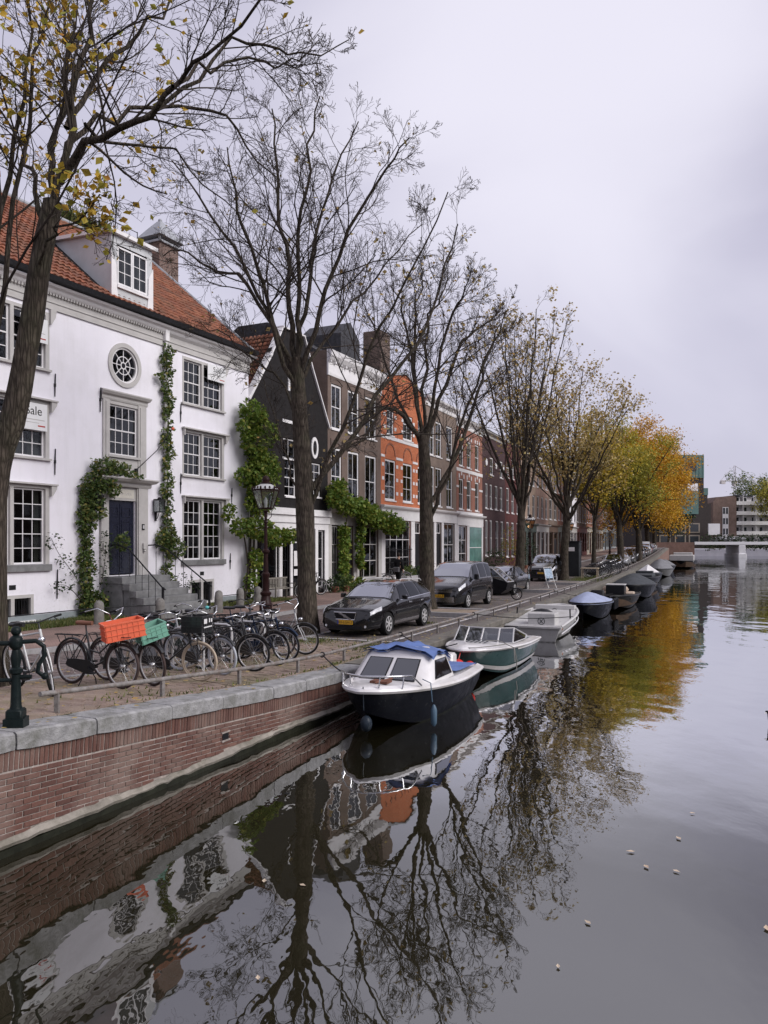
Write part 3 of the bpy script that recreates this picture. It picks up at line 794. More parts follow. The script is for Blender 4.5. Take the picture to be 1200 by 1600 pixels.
# middle window with classical surround
b = MB()
b.box(6.10,-.06,5.55,6.38,.04,8.02); b.box(7.66,-.06,5.55,8.04,.04,8.02); b.box(6.38,-.03,7.90,7.66,.04,8.02); b.box(6.38,-.03,5.55,7.66,.03,6.20)
b.box(6.20,-.085,5.62,6.32,-.061,7.95); b.box(7.74,-.085,5.62,7.86,-.061,7.95)
ms = b.build('window_surround', greytrim, h)
cornice(ms, 'window_hood', greytrim, 0, 8.02, [(.05,0),(.07,.06),(.07,.14),(.15,.18),(.20,.26),(.20,.30),(.03,.34)], 6.08, 8.06)
boxpart(ms, 'sill', greytrim, (6.30,-.11,6.13,7.74,-.031,6.21))
window(h, 6.385, 7.655, 6.215, 7.895, 4, (2,2), y=.03)
# doorway
b = MB()
b.box(5.98,-.10,1.98,6.30,.05,5.16); b.box(7.56,-.10,1.98,7.60,.06,5.16); b.box(7.60,-.14,1.98,8.04,.05,5.16); b.box(6.02,-.15,1.98,6.26,-.101,2.5); b.box(7.64,-.17,1.98,8.0,-.141,2.5)
b.box(6.30,-.04,4.70,7.56,.05,5.16)
ds = b.build('door_surround', greytrim, h)
cornice(ds, 'door_hood', greytrim, 0, 5.16, [(.16,0),(.19,.06),(.19,.13),(.34,.17),(.42,.25),(.42,.29),(.03,.33)], 5.98, 8.05)
b = MB(); b.box(6.42,-.052,4.78,7.46,-.041,5.08); fl = b.build('name_panel', mat('cream_panel_paint', (.60,.57,.50), .5, .05), h)
text('panel_lettering', 'nieuw Lelijk', .155, greytrim, fl, (6.98,-.0545,4.93), font_shear=.25)
b = MB(); b.box(6.34,.06,2.22,7.54,.11,4.69); dr = b.build('door', navydoor, h)
b = MB()
for u0, u1 in ((6.45,6.86),(7.0,7.42)):
    for z0, z1 in ((2.4,3.0),(3.12,4.02),(4.14,4.5)):
        b.box(u0,.045,z0,u1,.0595,z0+.05); b.box(u0,.045,z1-.05,u1,.0595,z1); b.box(u0,.045,z0+.05,u0+.05,.0595,z1-.05); b.box(u1-.05,.045,z0+.05,u1,.0595,z1-.05)
b.box(6.915,.045,2.3,6.945,.0595,4.6); b.build('door_panel', navydoor, dr)
b = MB(); b.ball((6.99,.03,3.35), .035); b.tube([(6.99,.06,3.35),(6.99,.03,3.35)], .012); b.box(7.1,.05,3.62,7.3,.0598,3.66); b.build('handle', chrome, dr, 40)
for u in (6.12, 7.82):
    b = MB(); b.box(u-.10,-.17,3.05,u+.06,-.102,3.25) if u < 7 else b.box(u-.06,-.21,3.05,u+.10,-.142,3.25); b.lathe([(.03,0),(.05,.03),(.03,.08)], 8, (u,-.2,2.95)); b.build('rail_bracket', greytrim, h)
b = MB(); b.cbox(7.74,-.165,3.72,7.86,-.141,3.92,.006); bl_ = b.build('doorbell', blackiron, h); b = MB(); b.box(7.76,-.171,3.76,7.84,-.1655,3.88); b.build('bell_plate', alu, bl_)
# cornice, frieze, dentils, gutter
boxpart(h, 'frieze', greytrim, (-.05,-.05,10.38,WW+.02,.02,10.78))
boxpart(h, 'frieze_line', greytrim, (-.05,-.075,10.58,WW+.03,-.051,10.61))
b = MB(); x = 0.0
while x < 9.0: b.box(x,-.13,10.79,x+.055,-.051,10.87); x += .11
b.build('dentil_run', greytrim, h, kind='stuff')
cornice(h, 'cornice', white, WW, 10.88, [(.02,-.10),(.14,0),(.17,.04),(.20,.10),(.30,.14),(.34,.20),(.03,.21)], -.05, WW)
b = MB(); b.loft([[(x,-.30,11.10),(x,-.46,11.13),(x,-.50,11.28),(x,-.46,11.29),(x,-.43,11.17),(x,-.30,11.14)] for x in (-.1, WW+.1)]); b.build('gutter', blackiron, h)
for q in ((0,-.035,.3,5.85,0,1.12), (9.0,-.035,.3,10.27,0,1.12), (11.83,-.035,.3,WW,0,1.12), (10.27,-.035,.3,11.83,0,.93)): boxpart(h, 'plinth', greypaint, q)
for u0, u1, z0, z1 in ((2.05,3.47,.98,1.74), (10.35,11.75,1.02,1.86)):
    b = MB(); b.box(u0,-.02,z0,u0+.10,.1,z1); b.box(u1-.10,-.02,z0,u1,.1,z1); b.box(u0+.1,-.02,z1-.10,u1-.1,.1,z1); um = (u0+u1)/2; b.box(um-.06,-.02,z0,um+.06,.1,z1-.10)
    cw = b.build('cellar_window', greytrim, h); b = MB(); b.box(u0-.03,-.09,z0-.08,u1+.03,-.0,z0-.001); b.build('sill', white, cw)
    for a, e in ((u0+.10,um-.06),(um+.06,u1-.10)):
        link(pane_mesh(e-a-.002, z1-.1-z0), 'pane', cw, ((a+e)/2,.085,(z0+z1-.1)/2))
    b = MB()
    for a, e in ((u0+.10,um-.06),(um+.06,u1-.10)):
        for k in range(1,6): b.tube([(a+(e-a)*k/6,.03,z0),(a+(e-a)*k/6,.03,z1-.10)], .010, 5)
    b.build('iron_bars', blackiron, cw)
    b = MB(); b.box(um-.11,-.012,z1+.16,um+.11,-.001,z1+.30); b.build('air_vent', blackiron, h)
for u, z0, z1 in ((4.22,7.75,8.45),(4.22,5.35,6.15),(6.0,7.55,8.35),(4.3,1.55,2.45),(9.83,7.75,8.45),(9.83,5.1,5.85),(12.75,2.2,2.85),(12.85,4.9,5.5)):
    b = MB(); b.tube([(u,-.03,z0),(u,-.035,(z0+z1)/2),(u+.02,-.03,z1)], [.014,.022,.016], 6); b.box(u-.02,-.06,(z0+z1)/2-.05,u+.02,-.0,(z0+z1)/2+.05); b.build('wall_anchor', blackiron, h)
b = MB(); b.tube([(8.97,-.10,10.60),(8.97,-.10,1.1)], .055, 8); b.build('downpipe', white, h, 40); b = MB(); b.cbox(8.87,-.2,10.55,9.07,0,10.95,.02); b.build('rainwater_head', white, h)
# tiled roof: the nearest tiles single, the rest in one mesh
EZ, RZ, RY = 11.16, 16.05, 5.5
b = MB(); b.quad((-.1,-.40,EZ-.03),(WW-.0,-.40,EZ-.03),(WW-.0,RY,RZ-.03),(-.1,RY,RZ-.03)); b.quad((-.1,RY,RZ-.03),(WW,RY,RZ-.03),(WW,9.0,RZ-.3),(-.1,9.0,RZ-.3))
b.add([(WW,-.40,EZ-.04),(WW,9.0,EZ-.04),(WW,9.0,RZ-.3),(WW,RY,RZ-.04)], [(0,1,2,3)]); b.build('roof', blackwood, h)
sl = Vector((0, RY+.4, RZ-EZ)); sL = sl.length; sd = sl.normalized(); sn = Vector((0, -sd.z, sd.y))
def tile_geo():
    b = MB(); prof = [(-.125,.0),(-.09,.034),(-.045,.046),(.0,.034),(.04,.004),(.085,-.006),(.125,.012)]
    top = [(x, .40, z-.012) for x,z in prof]; bot = [(x, 0, z+.050) for x,z in prof]; lip = [(x, .01, z-.008) for x,z in prof]
    n = len(prof); b.add(lip+bot+top, [(i,i+1,n+i+1,n+i) for i in range(n-1)] + [(n+i,n+i+1,2*n+i+1,2*n+i) for i in range(n-1)]); return b
tg = tile_geo(); tl = []
for r in range(int(sL/.33)):
    for c in range(int(WW/.235)):
        u = .12 + c*.235; v = r*.33
        y = -.40 + sd.y*v; z = EZ + sd.z*v
        if 6.2 < u < 8.7 and z < 13.95 and y > .2 - (0 if z < 12 else 0): continue
        tl.append((u, y, z))
Mr = Matrix(((1,0,0),(0,sd.y,sn.y),(0,sd.z,sn.z)))
hm = Matrix.Translation((WP[0],WP[1],0)) @ Matrix.Rotation(RAD(90-WA), 4, 'Z')
tt = []
for u, y, z in tl:
    w_ = hm @ Vector((u,y,z)); a, e = view_px(w_); tt.append((w_.y, u, y, z, -15 < a < 520))
tt.sort(); me = None; k = 0; V = []; F = []
tv = np.array(tg.v); 
for _, u, y, z, inv in tt:
    rr = Mr.to_euler(); j = RND.uniform(-.02,.02); dz = RND.uniform(-.006,.012)
    p = Vector((u + RND.uniform(-.005,.005), y, z)) + sn*dz
    if inv and k < 300:
        if me is None: o = tg.build('roof_tile', rooftile, h, 40, p); me = o.data
        else: o = link(me, 'roof_tile', h, p)
        o.rotation_euler = (rr.x + j*.5, j, j*.6); k += 1
    else:
        M = np.array(Mr @ Matrix.Rotation(j, 3, 'Y')); V.append(tv @ M.T + np.array(p)); 
nV = len(tv); F = np.concatenate([np.array(tg.f) + i*nV for i in range(len(V))]) if V else []
np_mesh('roof_tiling', np.concatenate(V), F, rooftile, h, True, kind='stuff')
b = MB(); b.tube([(-.1,RY,RZ+.02),(WW+.02,RY,RZ+.02)], .11, 8); b.tube([(WW+.0,-.42,EZ+.03),(WW+.0,RY,RZ+.04)], .07, 6); b.build('ridge', lead, h, 40)
# dormer
dx0, dx1 = 6.55, 8.44; b = MB()
prof = [(.05,11.35),(.05,13.95),(3.4,14.15),(3.4,13.6)]
for x in (dx0, dx1): 
    b.add([(x,.06,11.3),(x,.06,13.62),(x,3.2,13.83),(x,.08,11.3)], [(0,1,2,3)])
b.quad((dx0,.06,11.3),(dx0+.25,.06,11.3),(dx0+.25,.06,13.62),(dx0,.06,13.62)); b.quad((dx1-.25,.06,11.3),(dx1,.06,11.3),(dx1,.06,13.62),(dx1-.25,.06,13.62))
b.quad((dx0+.25,.06,13.34),(dx1-.25,.06,13.34),(dx1-.25,.06,13.62),(dx0+.25,.06,13.62)); b.quad((dx0+.25,.06,11.3),(dx1-.25,.06,11.3),(dx1-.25,.06,12.0),(dx0+.25,.06,12.0))
dm = b.build('dormer', mat('dormer_grey_white', (.55,.56,.57), .6, .06, 2, dirt=(.36,.36,.35), dirt_amt=.4), h)
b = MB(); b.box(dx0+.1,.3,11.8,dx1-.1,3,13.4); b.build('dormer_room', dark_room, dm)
b = MB(); b.box(dx0-.14,-.10,13.63,dx1+.14,.10,13.76); b.add([(dx0-.14,-.10,13.765),(dx1+.14,-.10,13.765),(dx1+.14,3.5,13.95),(dx0-.14,3.5,13.95),(dx0-.14,.105,13.65),(dx1+.14,.105,13.65),(dx1+.14,3.5,13.83),(dx0-.14,3.5,13.83)], [(0,1,2,3),(4,7,6,5),(0,4,5,1),(0,3,7,4),(1,5,6,2)]); b.build('dormer_roof', white, dm)
b = MB(); b.prism([(dx0-.02,11.28),(dx0+.3,11.28),(dx0+.22,11.9),(dx0+.2,12.6),(dx0-.02,13.0)], .02, .058); b.prism([(dx1+.02,11.28),(dx1-.3,11.28),(dx1-.22,11.9),(dx1-.2,12.6),(dx1+.02,13.0)], .02, .058); b.box(dx0+.22,-.02,11.88,dx1-.22,.055,11.96); b.build('dormer_scroll', white, dm)
gl2 = glass_mat('net_curtain_glass', (.8,.8,.8), .3, .8)
um = (dx0+dx1)/2
for a, e in ((dx0+.26,um-.005),(um+.005,dx1-.26)): window(h, a, e, 12.0, 13.28, 2, (3,), fw=.06, y=.05, cur=.48)
# hoist beam housing, green roof, chimney
boxpart(h, 'roof_hatch', white, (12.5,5.9,16.0,13.7,7.0,16.9))
b = MB(); b.cbox(14.15,5.05,12.0,15.4,6.1,16.9,.02); ch = b.build('chimney', brick_mat('chimney_brick', (.13,.07,.055), (.17,.10,.08), (.2,.17,.15)), h)
b = MB(); b.box(14.05,4.95,16.9,15.5,6.2,17.0); b.loft([[(13.97,4.87,17.18),(15.58,4.87,17.18),(15.58,6.28,17.18),(13.97,6.28,17.18)],[(14.35,5.2,17.7),(15.2,5.2,17.7),(15.2,5.95,17.7),(14.35,5.95,17.7)],[(14.68,5.5,18.1),(14.88,5.5,18.1),(14.88,5.7,18.1),(14.68,5.7,18.1)]])
for x in (14.1,15.35):
    for y in (5.0,6.1): b.box(x,y,17.0,x+.08,y+.08,17.18)
b.ball((14.78,5.6,18.15), .10); b.build('chimney_cap', lead, ch)
b = MB(); b.box(9.2,5.7,RZ-.1,12.6,9.0,RZ+.25); gr = b.build('green_roof', soil, h)
b = MB()
for x in (6.5,8.9,11.3,13.5): b.tube([(x,5.75,RZ),(x,5.75,RZ+1.15)], .02, 5)
b.tube([(6.5,5.75,RZ+1.12),(13.5,5.75,RZ+1.12)], .018, 5); b.build('roof_railing', blackiron, h)
# stone steps with iron handrails
b = None; st_ = thing('stone_steps', 'grey stone steps with black iron handrails at the navy door', 'steps', (WP[0],WP[1],0), RAD(90-WA))
sz0 = .86; top = 2.16; ns = 6; rise = (top-sz0)/ns
for i in range(ns):
    z1 = top - rise*i; y0 = -.95 - .30*i if i else -.95; y1 = -.10 if i == 0 else -.95 - .30*(i-1)
    b = MB(); b.cbox(6.02+.02*(i%2), y0-.03, z1-rise+.004, 8.25+.12*i, y1 if i == 0 else y1-.002, z1, .012); b.build('step', stonegrey, st_)
    if i: b = MB(); b.box(6.1,y0,sz0-.3,8.15+.12*i,y1-.01,z1-rise); b.build('step_core', stonegrey, st_)
b = MB(); b.box(6.05,-.93,.5,8.1,-.11,top-rise); b.build('landing_core', stonegrey, st_)
for u, off in ((6.35, 0), (8.05, .55)):
    b = MB(); P0 = (u,-.12,3.18); pts = [P0,(u,-.5,3.2),(u+off*.1,-.95,3.05),(u+off,-2.35,sz0+1.0),(u+off,-2.5,sz0+.92)]
    b.tube(pts, .024, 7)
    for k in range(5):
        f = k/5; x = u + off*(.1+.9*f) if k else u+.02; y = -.95 - 1.4*f; z = 3.05 + (sz0+1.0-3.05)*f; zb = top - rise*max(0, math.ceil((-y-.95)/.3))
        b.tube([(x,y,zb-.02),(x,y,z)], .010, 5)
    b.tube([(u,-.5,top),(u,-.5,3.2)], .010, 5); b.box(u+off-.03,-2.42,sz0-.1,u+off+.03,-2.36,sz0+1.0); b.build('handrail', blackiron, st_, 40)
# lanterns on either side of the door
def wall_lantern(u, label):
    o = thing('wall_lantern', label, 'lantern', tuple(hm @ Vector((u,-.0,4.35))), RAD(90-WA), 'wall lanterns beside the navy door')
    b = MB(); b.box(-.14,-.36,.42,.14,-.06,.47); b.box(-.14,-.36,.0,.14,-.06,.03)
    for x in (-.135,.115):
        for y in (-.355,-.08): b.box(x,y,.03,x+.02,y+.02,.42)
    b.box(-.03,-.06,-.30,.03,0,.06); b.tube([(0,-.03,-.25),(0,-.12,-.2),(0,-.2,0)], .014, 6); b.lathe([(.05,.47),(.07,.5),(.03,.54)], 8, (0,-.21,0)); b.build('lantern_frame', blackiron, o)
    for x, y, rz in ((0,-.35,0),(0,-.07,0),(-.13,-.21,RAD(90)),(.13,-.21,RAD(90))): link(pane_mesh(.24,.38,lampglass), 'lantern_pane', o, (x,y,.225), rot=(0,0,rz))
    b = MB(); b.lathe([(.02,.03),(.03,.06),(.03,.2),(.02,.24)], 8, (0,-.21,0)); b.build('bulb', white, o)
wall_lantern(5.72, 'square black wall lantern half hidden by creeper beside the navy door'); wall_lantern(8.52, 'square black wall lantern between navy door and ivy covered downpipe')
# sale boards fixed in front of the windows
def sale(u, z, w, hgt, label):
    o = thing('sale_sign', label, 'sign', tuple(hm @ Vector((u,-.10,z))), RAD(90-WA), 'white sale boards on the white house')
    b = MB(); b.box(-w/2,-.008,-hgt/2,w/2,.008,hgt/2); b.build('board', mat('sign_white', (.78,.78,.78), .5, .02), o)
    text('sign_lettering', 'Sale', hgt*.46, ink, o, (0,-.0095,hgt*.20))
    b = MB(); b.box(-w*.40,-.011,-hgt*.13,w*.40,-.0085,-hgt*.10); b.box(-w*.40,-.011,-hgt*.24,w*.2,-.0085,-hgt*.22); b.build('small_print', greytrim, o)
    b = MB(); b.box(w*.15,-.011,-hgt*.36,w*.42,-.0085,-hgt*.31); b.build('red_stripe', redink, o)
    b = MB(); b.box(-w*.3,.009,-.05,-w*.3+.03,.10,-.02); b.box(w*.3,.009,-.05,w*.3+.03,.10,-.02); b.build('sign_bracket', blackiron, o)
sale(11.82, 9.93, 1.1, .62, 'white sale board on upper window beside the tall tree trunk and creeper')
sale(3.40, 7.02, .95, .80, 'white sale board over the middle window above the tall ground floor sash')
sale(3.42, 9.62, .95, .72, 'white sale board on the top floor window half hidden by leaning trunk')
# ------------------------------------------------------------------ black gabled house
R0 = (-5.70, 32.28)
BP, BA = (R0[0]+.02, R0[1]+.03), 26.0
h = house_root('black_house', 'narrow black tarred house with white edged gable and small oval window', BP, BA)
bwid = 6.6
ops = [(2.55,3.65,7.1,8.05),(2.7,3.68,5.35,7.15),(4.86,5.9,5.45,7.15),(.95,1.7,5.45,7.15),(2.45,3.1,1.05,3.9),(.55,2.2,1.2,3.9),(3.3,5.3,1.0,3.95),(5.55,6.2,1.1,3.9)]
facade(h, bwid, .3, 8.6, 9.0, ops, blackwood)
b = MB(); gz = [(0,8.6),(bwid,8.6),(bwid,9.05),(5.05,11.6),(4.3,13.0),(2.5,13.0),(1.55,11.6),(0,9.4)]
b.prism(gz, 0.0, .25); b.build('gable', blackwood, h)
b = MB()
for (x0,z0),(x1,z1) in (((-.05,9.35),(1.6,11.6)),((1.6,11.6),(2.5,13.0)),((2.45,13.0),(4.35,13.0)),((4.3,13.0),(5.05,11.6)),((5.05,11.6),(bwid+.05,9.0))):
    d = Vector((x1-x0,0,z1-z0)); n = Vector((-d.z,0,d.x)).normalized()*.06; c = Vector(((x0+x1)/2,.06,(z0+z1)/2)); b.obox(c, d/2*1.02, n*(1 if x1 < 2 else .55), (0,.16,0))
b.build('gable_coping', white, h)
b = MB(); b.quad((-.1,.2,9.3),(3.3,.2,13.0),(3.3,9,13.0),(-.1,9,9.3)); b.quad((bwid+.1,.2,8.9),(bwid+.1,9,8.9),(3.3,9,13.0),(3.3,.2,13.0)); b.build('roof', blackwood, h)
a = Vector((-.1,.25,9.33)); e = Vector((3.35,.25,13.05)); sv = (e-a); sLn = sv.length; sx = sv.normalized(); sN = Vector((-sx.z,0,sx.x))
V = []; Mt = np.array(((0,sx.x,sN.x),(1,0,0),(0,sx.z,sN.z)))
for r in range(int(sLn/.33)):
    for c in range(36):
        p = a + sx*(r*.33) + Vector((0,.12+c*.235,0)); V.append((tv*np.array([-1,1,1])) @ Mt.T + np.array(p + sN*RND.uniform(0,.012)))
np_mesh('roof_tiling', np.concatenate(V), np.concatenate([np.array(tg.f)+i*nV for i in range(len(V))]), rooftile, h, True, kind='stuff')
boxpart(h, 'white_strip', white, (2.5,-.04,8.72,3.55,-.001,8.86))
window(h,2.6,3.62,7.12,8.02,2,(1,),sill=white); window(h,2.75,3.65,5.4,7.12,2,(2,2),sill=white); window(h,4.9,5.88,5.5,7.12,2,(2,2),sill=white); window(h,1.0,1.68,5.5,7.12,2,(2,2),sill=white)
for x, z0, z1 in ((2.95,10.2,11.6),(3.75,10.2,11.6)): boxpart(h,'shutter_strip',white,(x,-.05,z0,x+.14,-.001,z1))
b = MB(); secs = []
for i in range(21):
    a_ = 2*math.pi*i/20; c, s_ = math.cos(a_), math.sin(a_); secs.append([(5.28+.18*c,-.05,7.85+.36*s_),(5.28+.31*c,-.05,7.85+.52*s_),(5.28+.31*c,.0,7.85+.52*s_),(5.28+.18*c,.0,7.85+.36*s_)])
b.loft(secs, False, False); ov = b.build('oval_window', white, h)
b = MB(); b.add([(5.28,-.02,7.85)]+[(5.28+.2*math.cos(i*.3142),-.02,7.85+.38*math.sin(i*.3142)) for i in range(20)], [(0,i+1,(i+1)%20+1) for i in range(20)]); b.build('pane', glass, ov)
boxpart(h,'shop_cornice',white,(-.02,-.22,4.55,bwid,-.0,4.85),(-.02,-.12,4.2,bwid,-.0,4.549))
boxpart(h,'shop_front',white,(0,-.06,.86,.5,.0,4.19),(2.2,-.06,.86,2.44,.0,4.19),(3.1,-.06,.86,3.3,.0,4.19),(5.3,-.06,.86,5.55,.0,4.19),(6.2,-.06,.86,bwid,.0,4.19),(.5,-.06,3.9,2.2,0,4.19),(2.44,-.06,3.9,3.1,0,4.19),(3.3,-.06,3.95,5.3,0,4.19),(5.55,-.06,3.9,6.2,0,4.19),(.5,-.06,.86,2.2,0,1.2))
window(h,.55,2.18,1.22,3.88,1,(1,),fw=.06); window(h,2.47,3.08,1.07,3.88,1,(1,1),frame=blackpaint)
b = MB(); b.box(3.32,.1,1.0,4.28,.15,3.2); b.box(4.32,.1,1.0,5.28,.15,3.2); b.box(3.32,.09,3.2,5.28,.16,3.26); sd_ = b.build('shop_door', blackpaint, h)
for x in (3.5,4.5): 
    b = MB(); b.box(x,.094,1.6,x+.6,.099,3.0); b.build('pane', glass, sd_)
boxpart(sd_, 'poster', white, (3.62,.088,1.75,3.95,.093,2.05), (3.62,.088,2.2,3.95,.093,2.9))
window(h,3.32,5.28,3.27,3.93,3,(1,)); window(h,5.57,6.18,1.12,3.88,1,(1,1))
# ------------------------------------------------------------------ generic canal house
def canal_house(label, P, ang, Wd, H, wallm, rows, cols, frame=None, shop=None, corn=None, sills=None, gl_cols=2, D=9.0, rows_s=(1,1), roof=True, roofm=None, shopm=None, arch=False, cur=.18, base=.3, name='canal_house'):
    """rows: list of (z0, z1); cols: list of (u0, u1) or per-row lists"""
    o = house_root(name, label, P, ang); ops = []
    for ri, (z0, z1) in enumerate(rows):
        for (u0, u1) in (cols[ri] if isinstance(cols[0], list) else cols): ops.append((u0, u1, z0, z1))
    sops = []
    if shop:
        zt = shop['z']; z0 = shop.get('z0', .95)
        for (u0, u1, kind) in shop['bays']: sops.append((u0, u1, z0 if kind != 'w' else z0+shop.get('sill', .55), zt-.75))
    facade(o, Wd, base, H, D, ops + sops, wallm)
    for (u0, u1, z0, z1) in ops:
        window(o, u0+.02, u1-.02, z0+.02, z1-.02, gl_cols, rows_s, fw=.10, bar=.03, frame=frame, sill=sills or white, cur=cur if RND.random() < .6 else 0, y=.05)
    if shop:
        zt = shop['z']; z0 = shop.get('z0', .95); sm = shopm or white
        b = MB(); xs = [0.0] + [q for s_ in sorted(shop['bays']) for q in s_[:2]] + [Wd]
        for i in range(0, len(xs), 2):
            if xs[i+1]-xs[i] > .02: b.box(xs[i],-.06,z0-.2,xs[i+1],-.002,zt-.72)
        for (u0, u1, kind) in shop['bays']:
            if kind == 'w': b.box(u0,-.05,z0-.2,u1,-.002,z0+shop.get('sill', .55))
        b.box(0,-.09,zt-.72,Wd,-.002,zt-.12); b.build('shop_front', sm, o)
        cornice(o, 'shop_cornice', sm, Wd, zt-.12, [(.10,0),(.16,.05),(.28,.10),(.32,.18),(.32,.22),(.02,.26)])
        for (u0, u1, kind) in shop['bays']:
            zz = z0+shop.get('sill', .55) if kind == 'w' else z0
            if kind == 'd':
                b = MB(); b.box(u0+.02,.06,z0,u1-.02,.11,zt-1.5); dd = b.build('door', blackpaint, o); boxpart(dd, 'handle', chrome, (u0+.12,.03,z0+1.0,u0+.16,.058,z0+1.25))
                window(o, u0+.02, u1-.02, zt-1.48, zt-.77, 2, (1,), frame=sm)
            else: window(o, u0+.02, u1-.02, zz+.02, zt-.77, shop.get('gc', 3), shop.get('gr', (1,2)), frame=sm, bar=.05)
    if corn:
        cornice(o, 'cornice', corn[0], Wd, H-corn[1], [(.04,0),(.06,.12),(.06,corn[1]*.5),(.20,corn[1]*.6),(.32,corn[1]*.75),(.36,corn[1]*.95),(.02,corn[1]+.02)])
        if corn[1] > .5:
            b = MB(); n = int(Wd/.55)
            for i in range(n+1): b.box(i*Wd/n-.06 if i else .0,-.19,H-corn[1]*.50,(i*Wd/n+.06) if i < n else Wd,-.061,H-corn[1]*.42)
            b.build('cornice_brackets', corn[0], o)
    if roof:
        b = MB(); rz = H + roof; b.loft([[(0,.5,H-.02),(0,D-.5,H-.02),(0,D*.6,rz),(0,D*.4,rz)],[(Wd,.5,H-.02),(Wd,D-.5,H-.02),(Wd,D*.6,rz),(Wd,D*.4,rz)]]); b.build('roof', roofm or slate, o)
    return o
brownb = brick_mat('brown_brick', (0.158,0.105,0.083), (.145,.098,.078), (.16,.14,.125), ms=.009)
h = canal_house('dark brown brick house with three tall windows per floor and white cornice', (-2.8,38.2), 25.5, 6.08, 12.9, brownb, [(5.2,8.1),(9.0,11.3)], [(.35,1.45),(2.12,3.4),(4.1,5.5)],
    shop=dict(z=4.9, bays=[(.3,1.1,'w'),(1.4,2.7,'d'),(3.3,5.7,'w')], sill=.4), corn=(white,1.25), roof=1.8, cur=.2, shopm=greytrim, rows_s=(1,1))
b = MB()
for k, (u0,u1) in enumerate(((.35,1.45),(2.12,3.4),(4.1,5.5))):
    um = (u0+u1)/2; n = 9
    for zc in (8.1, 11.3):
        pr = [(u0-.08+ (u1-u0+.16)*i/n, zc-.02+.24*math.sin(math.pi*i/n)) for i in range(n+1)] 
        b.prism([(u0-.08,zc+.42)]+[(x,z+.42-.2) for x,z in pr][1:-1]+[(u1+.08,zc+.42),(u1+.08,zc+.02)]+[(x,z+.03) for x,z in reversed(pr[1:-1])]+[(u0-.08,zc+.02)], -.03, -.001)
b.build('window_arch', brick_mat('arch_brick', (.085,.055,.045), (.12,.08,.065), (.15,.13,.115), .065,.22), h)
boxpart(h,'side_wall_band',white,(-.05,1.2,12.4,.02,9,12.95))
b = MB(); b.loft([[(3.0,.9,13.0),(5.2,.9,13.0),(5.2,.9,14.6),(4.1,.9,15.4),(3.0,.9,14.6)],[(3.0,3.5,13.0),(5.2,3.5,13.0),(5.2,3.5,14.6),(4.1,3.5,15.4),(3.0,3.5,14.6)]]); b.build('dormer', slate, h)
# dark brick house standing behind the black one
o = thing('rear_house', 'tall dark brick rear building with pale roof edge behind the black gable', 'house', (BP[0],BP[1],0), RAD(90-BA))
boxpart(o,'wall',brownb,(1.2,10.5,.5,8.4,20,15.6)); boxpart(o,'roof_edge',white,(1.0,10.3,15.6,8.5,20.2,16.0)); boxpart(o,'roof',slate,(1.3,10.8,16.0,8.2,19.5,16.35)); boxpart(o,'window',white,(6.8,10.44,13.2,7.6,10.49,15.0))
orangeb = brick_mat('orange_brick', (.45,.115,.045), (.54,.155,.065), (.48,.24,.14), ms=.007, var=.15)
h = canal_house('bright orange brick house with white stone bands and arched window heads', (-.18,43.7), 24.5, 6.82, 12.3, orangeb, [(5.75,8.15),(9.55,11.1)], [[(.55,2.1),(3.2,4.7),(5.6,6.5)],[(.8,1.85),(3.2,4.75),(5.6,6.4)]],
    shop=dict(z=5.35, bays=[(.5,4.4,'w'),(5.0,6.1,'d')], sill=.35, gc=4, gr=(1,2)), corn=None, roof=0, rows_s=(1,2))
boxpart(h,'stone_band',white,(0,-.03,9.30,6.82,-.001,9.5),(0,-.03,8.22,.5,-.001,8.36),(2.15,-.03,8.22,3.15,-.001,8.36),(4.75,-.03,8.22,5.55,-.001,8.36))
b = MB()
for u in (.28,2.3,2.98,4.92,5.38,6.6):
    for z in (6.1,6.9,7.7): b.box(u-.14,-.02,z,u+.14,-.001,z+.2)
for u in (.5,2.05,3.1,4.9): 
    for z in (9.9,10.6): b.box(u-.14,-.02,z,u+.14,-.001,z+.2)
b.build('quoin_blocks', white, h)
for um in (1.32,3.95,6.05):
    b = MB(); secs = []
    for i in range(13):
        a_ = math.pi*i/12; c, s_ = math.cos(a_), math.sin(a_); secs.append([(um+.62*c,-.03,8.4+.62*s_),(um+.74*c,-.03,8.4+.74*s_),(um+.74*c,.0,8.4+.74*s_),(um+.62*c,.0,8.4+.62*s_)])
    b.loft(secs); b.build('arch', brick_mat('arch_dark_brick', (.24,.06,.025), (.30,.08,.035), (.3,.2,.15), .07,.2) if um == 1.32 else bpy.data.materials['arch_dark_brick'], h)
b = MB(); b.prism([(0,12.28),(6.82,12.28),(6.82,12.7),(3.6,13.6),(0,12.85)], 0, .3); b.build('gable', orangeb, h)
b = MB(); d0 = Vector((2.2,0,1.6)); 
for (x0,z0),(x1,z1) in (((0,12.87),(3.6,13.62)),((3.6,13.62),(6.82,12.72))):
    d = Vector((x1-x0,0,z1-z0)); n = Vector((-d.z,0,d.x)).normalized()*.07; b.obox(((x0+x1)/2,.15,(z0+z1)/2), d/2*1.03, n, (0,.24,0))
b.build('gable_coping', lead, h)
b = MB()
for i in range(10): b.box(.25+i*.66,-.03,11.75,.37+i*.66,-.001,12.2)
b.build('corbel_bricks', bpy.data.materials['arch_dark_brick'], h)
boxpart(h,'roof',slate,(0,.3,12.0,6.82,9,12.6)); b = MB(); b.cbox(2.6,1.2,12.6,4.0,2.4,16.2,.03); b.build('chimney', brownb, h)
b = MB()
for x in (.9,1.85,2.3+.55,3.4,3.95): 
    pass
for i in range(24): b.tube([(.6+i*.16,-.10,1.35),(.6+i*.16,-.10,3.0 + (.12 if i%3 == 0 else 0))], .014, 4)
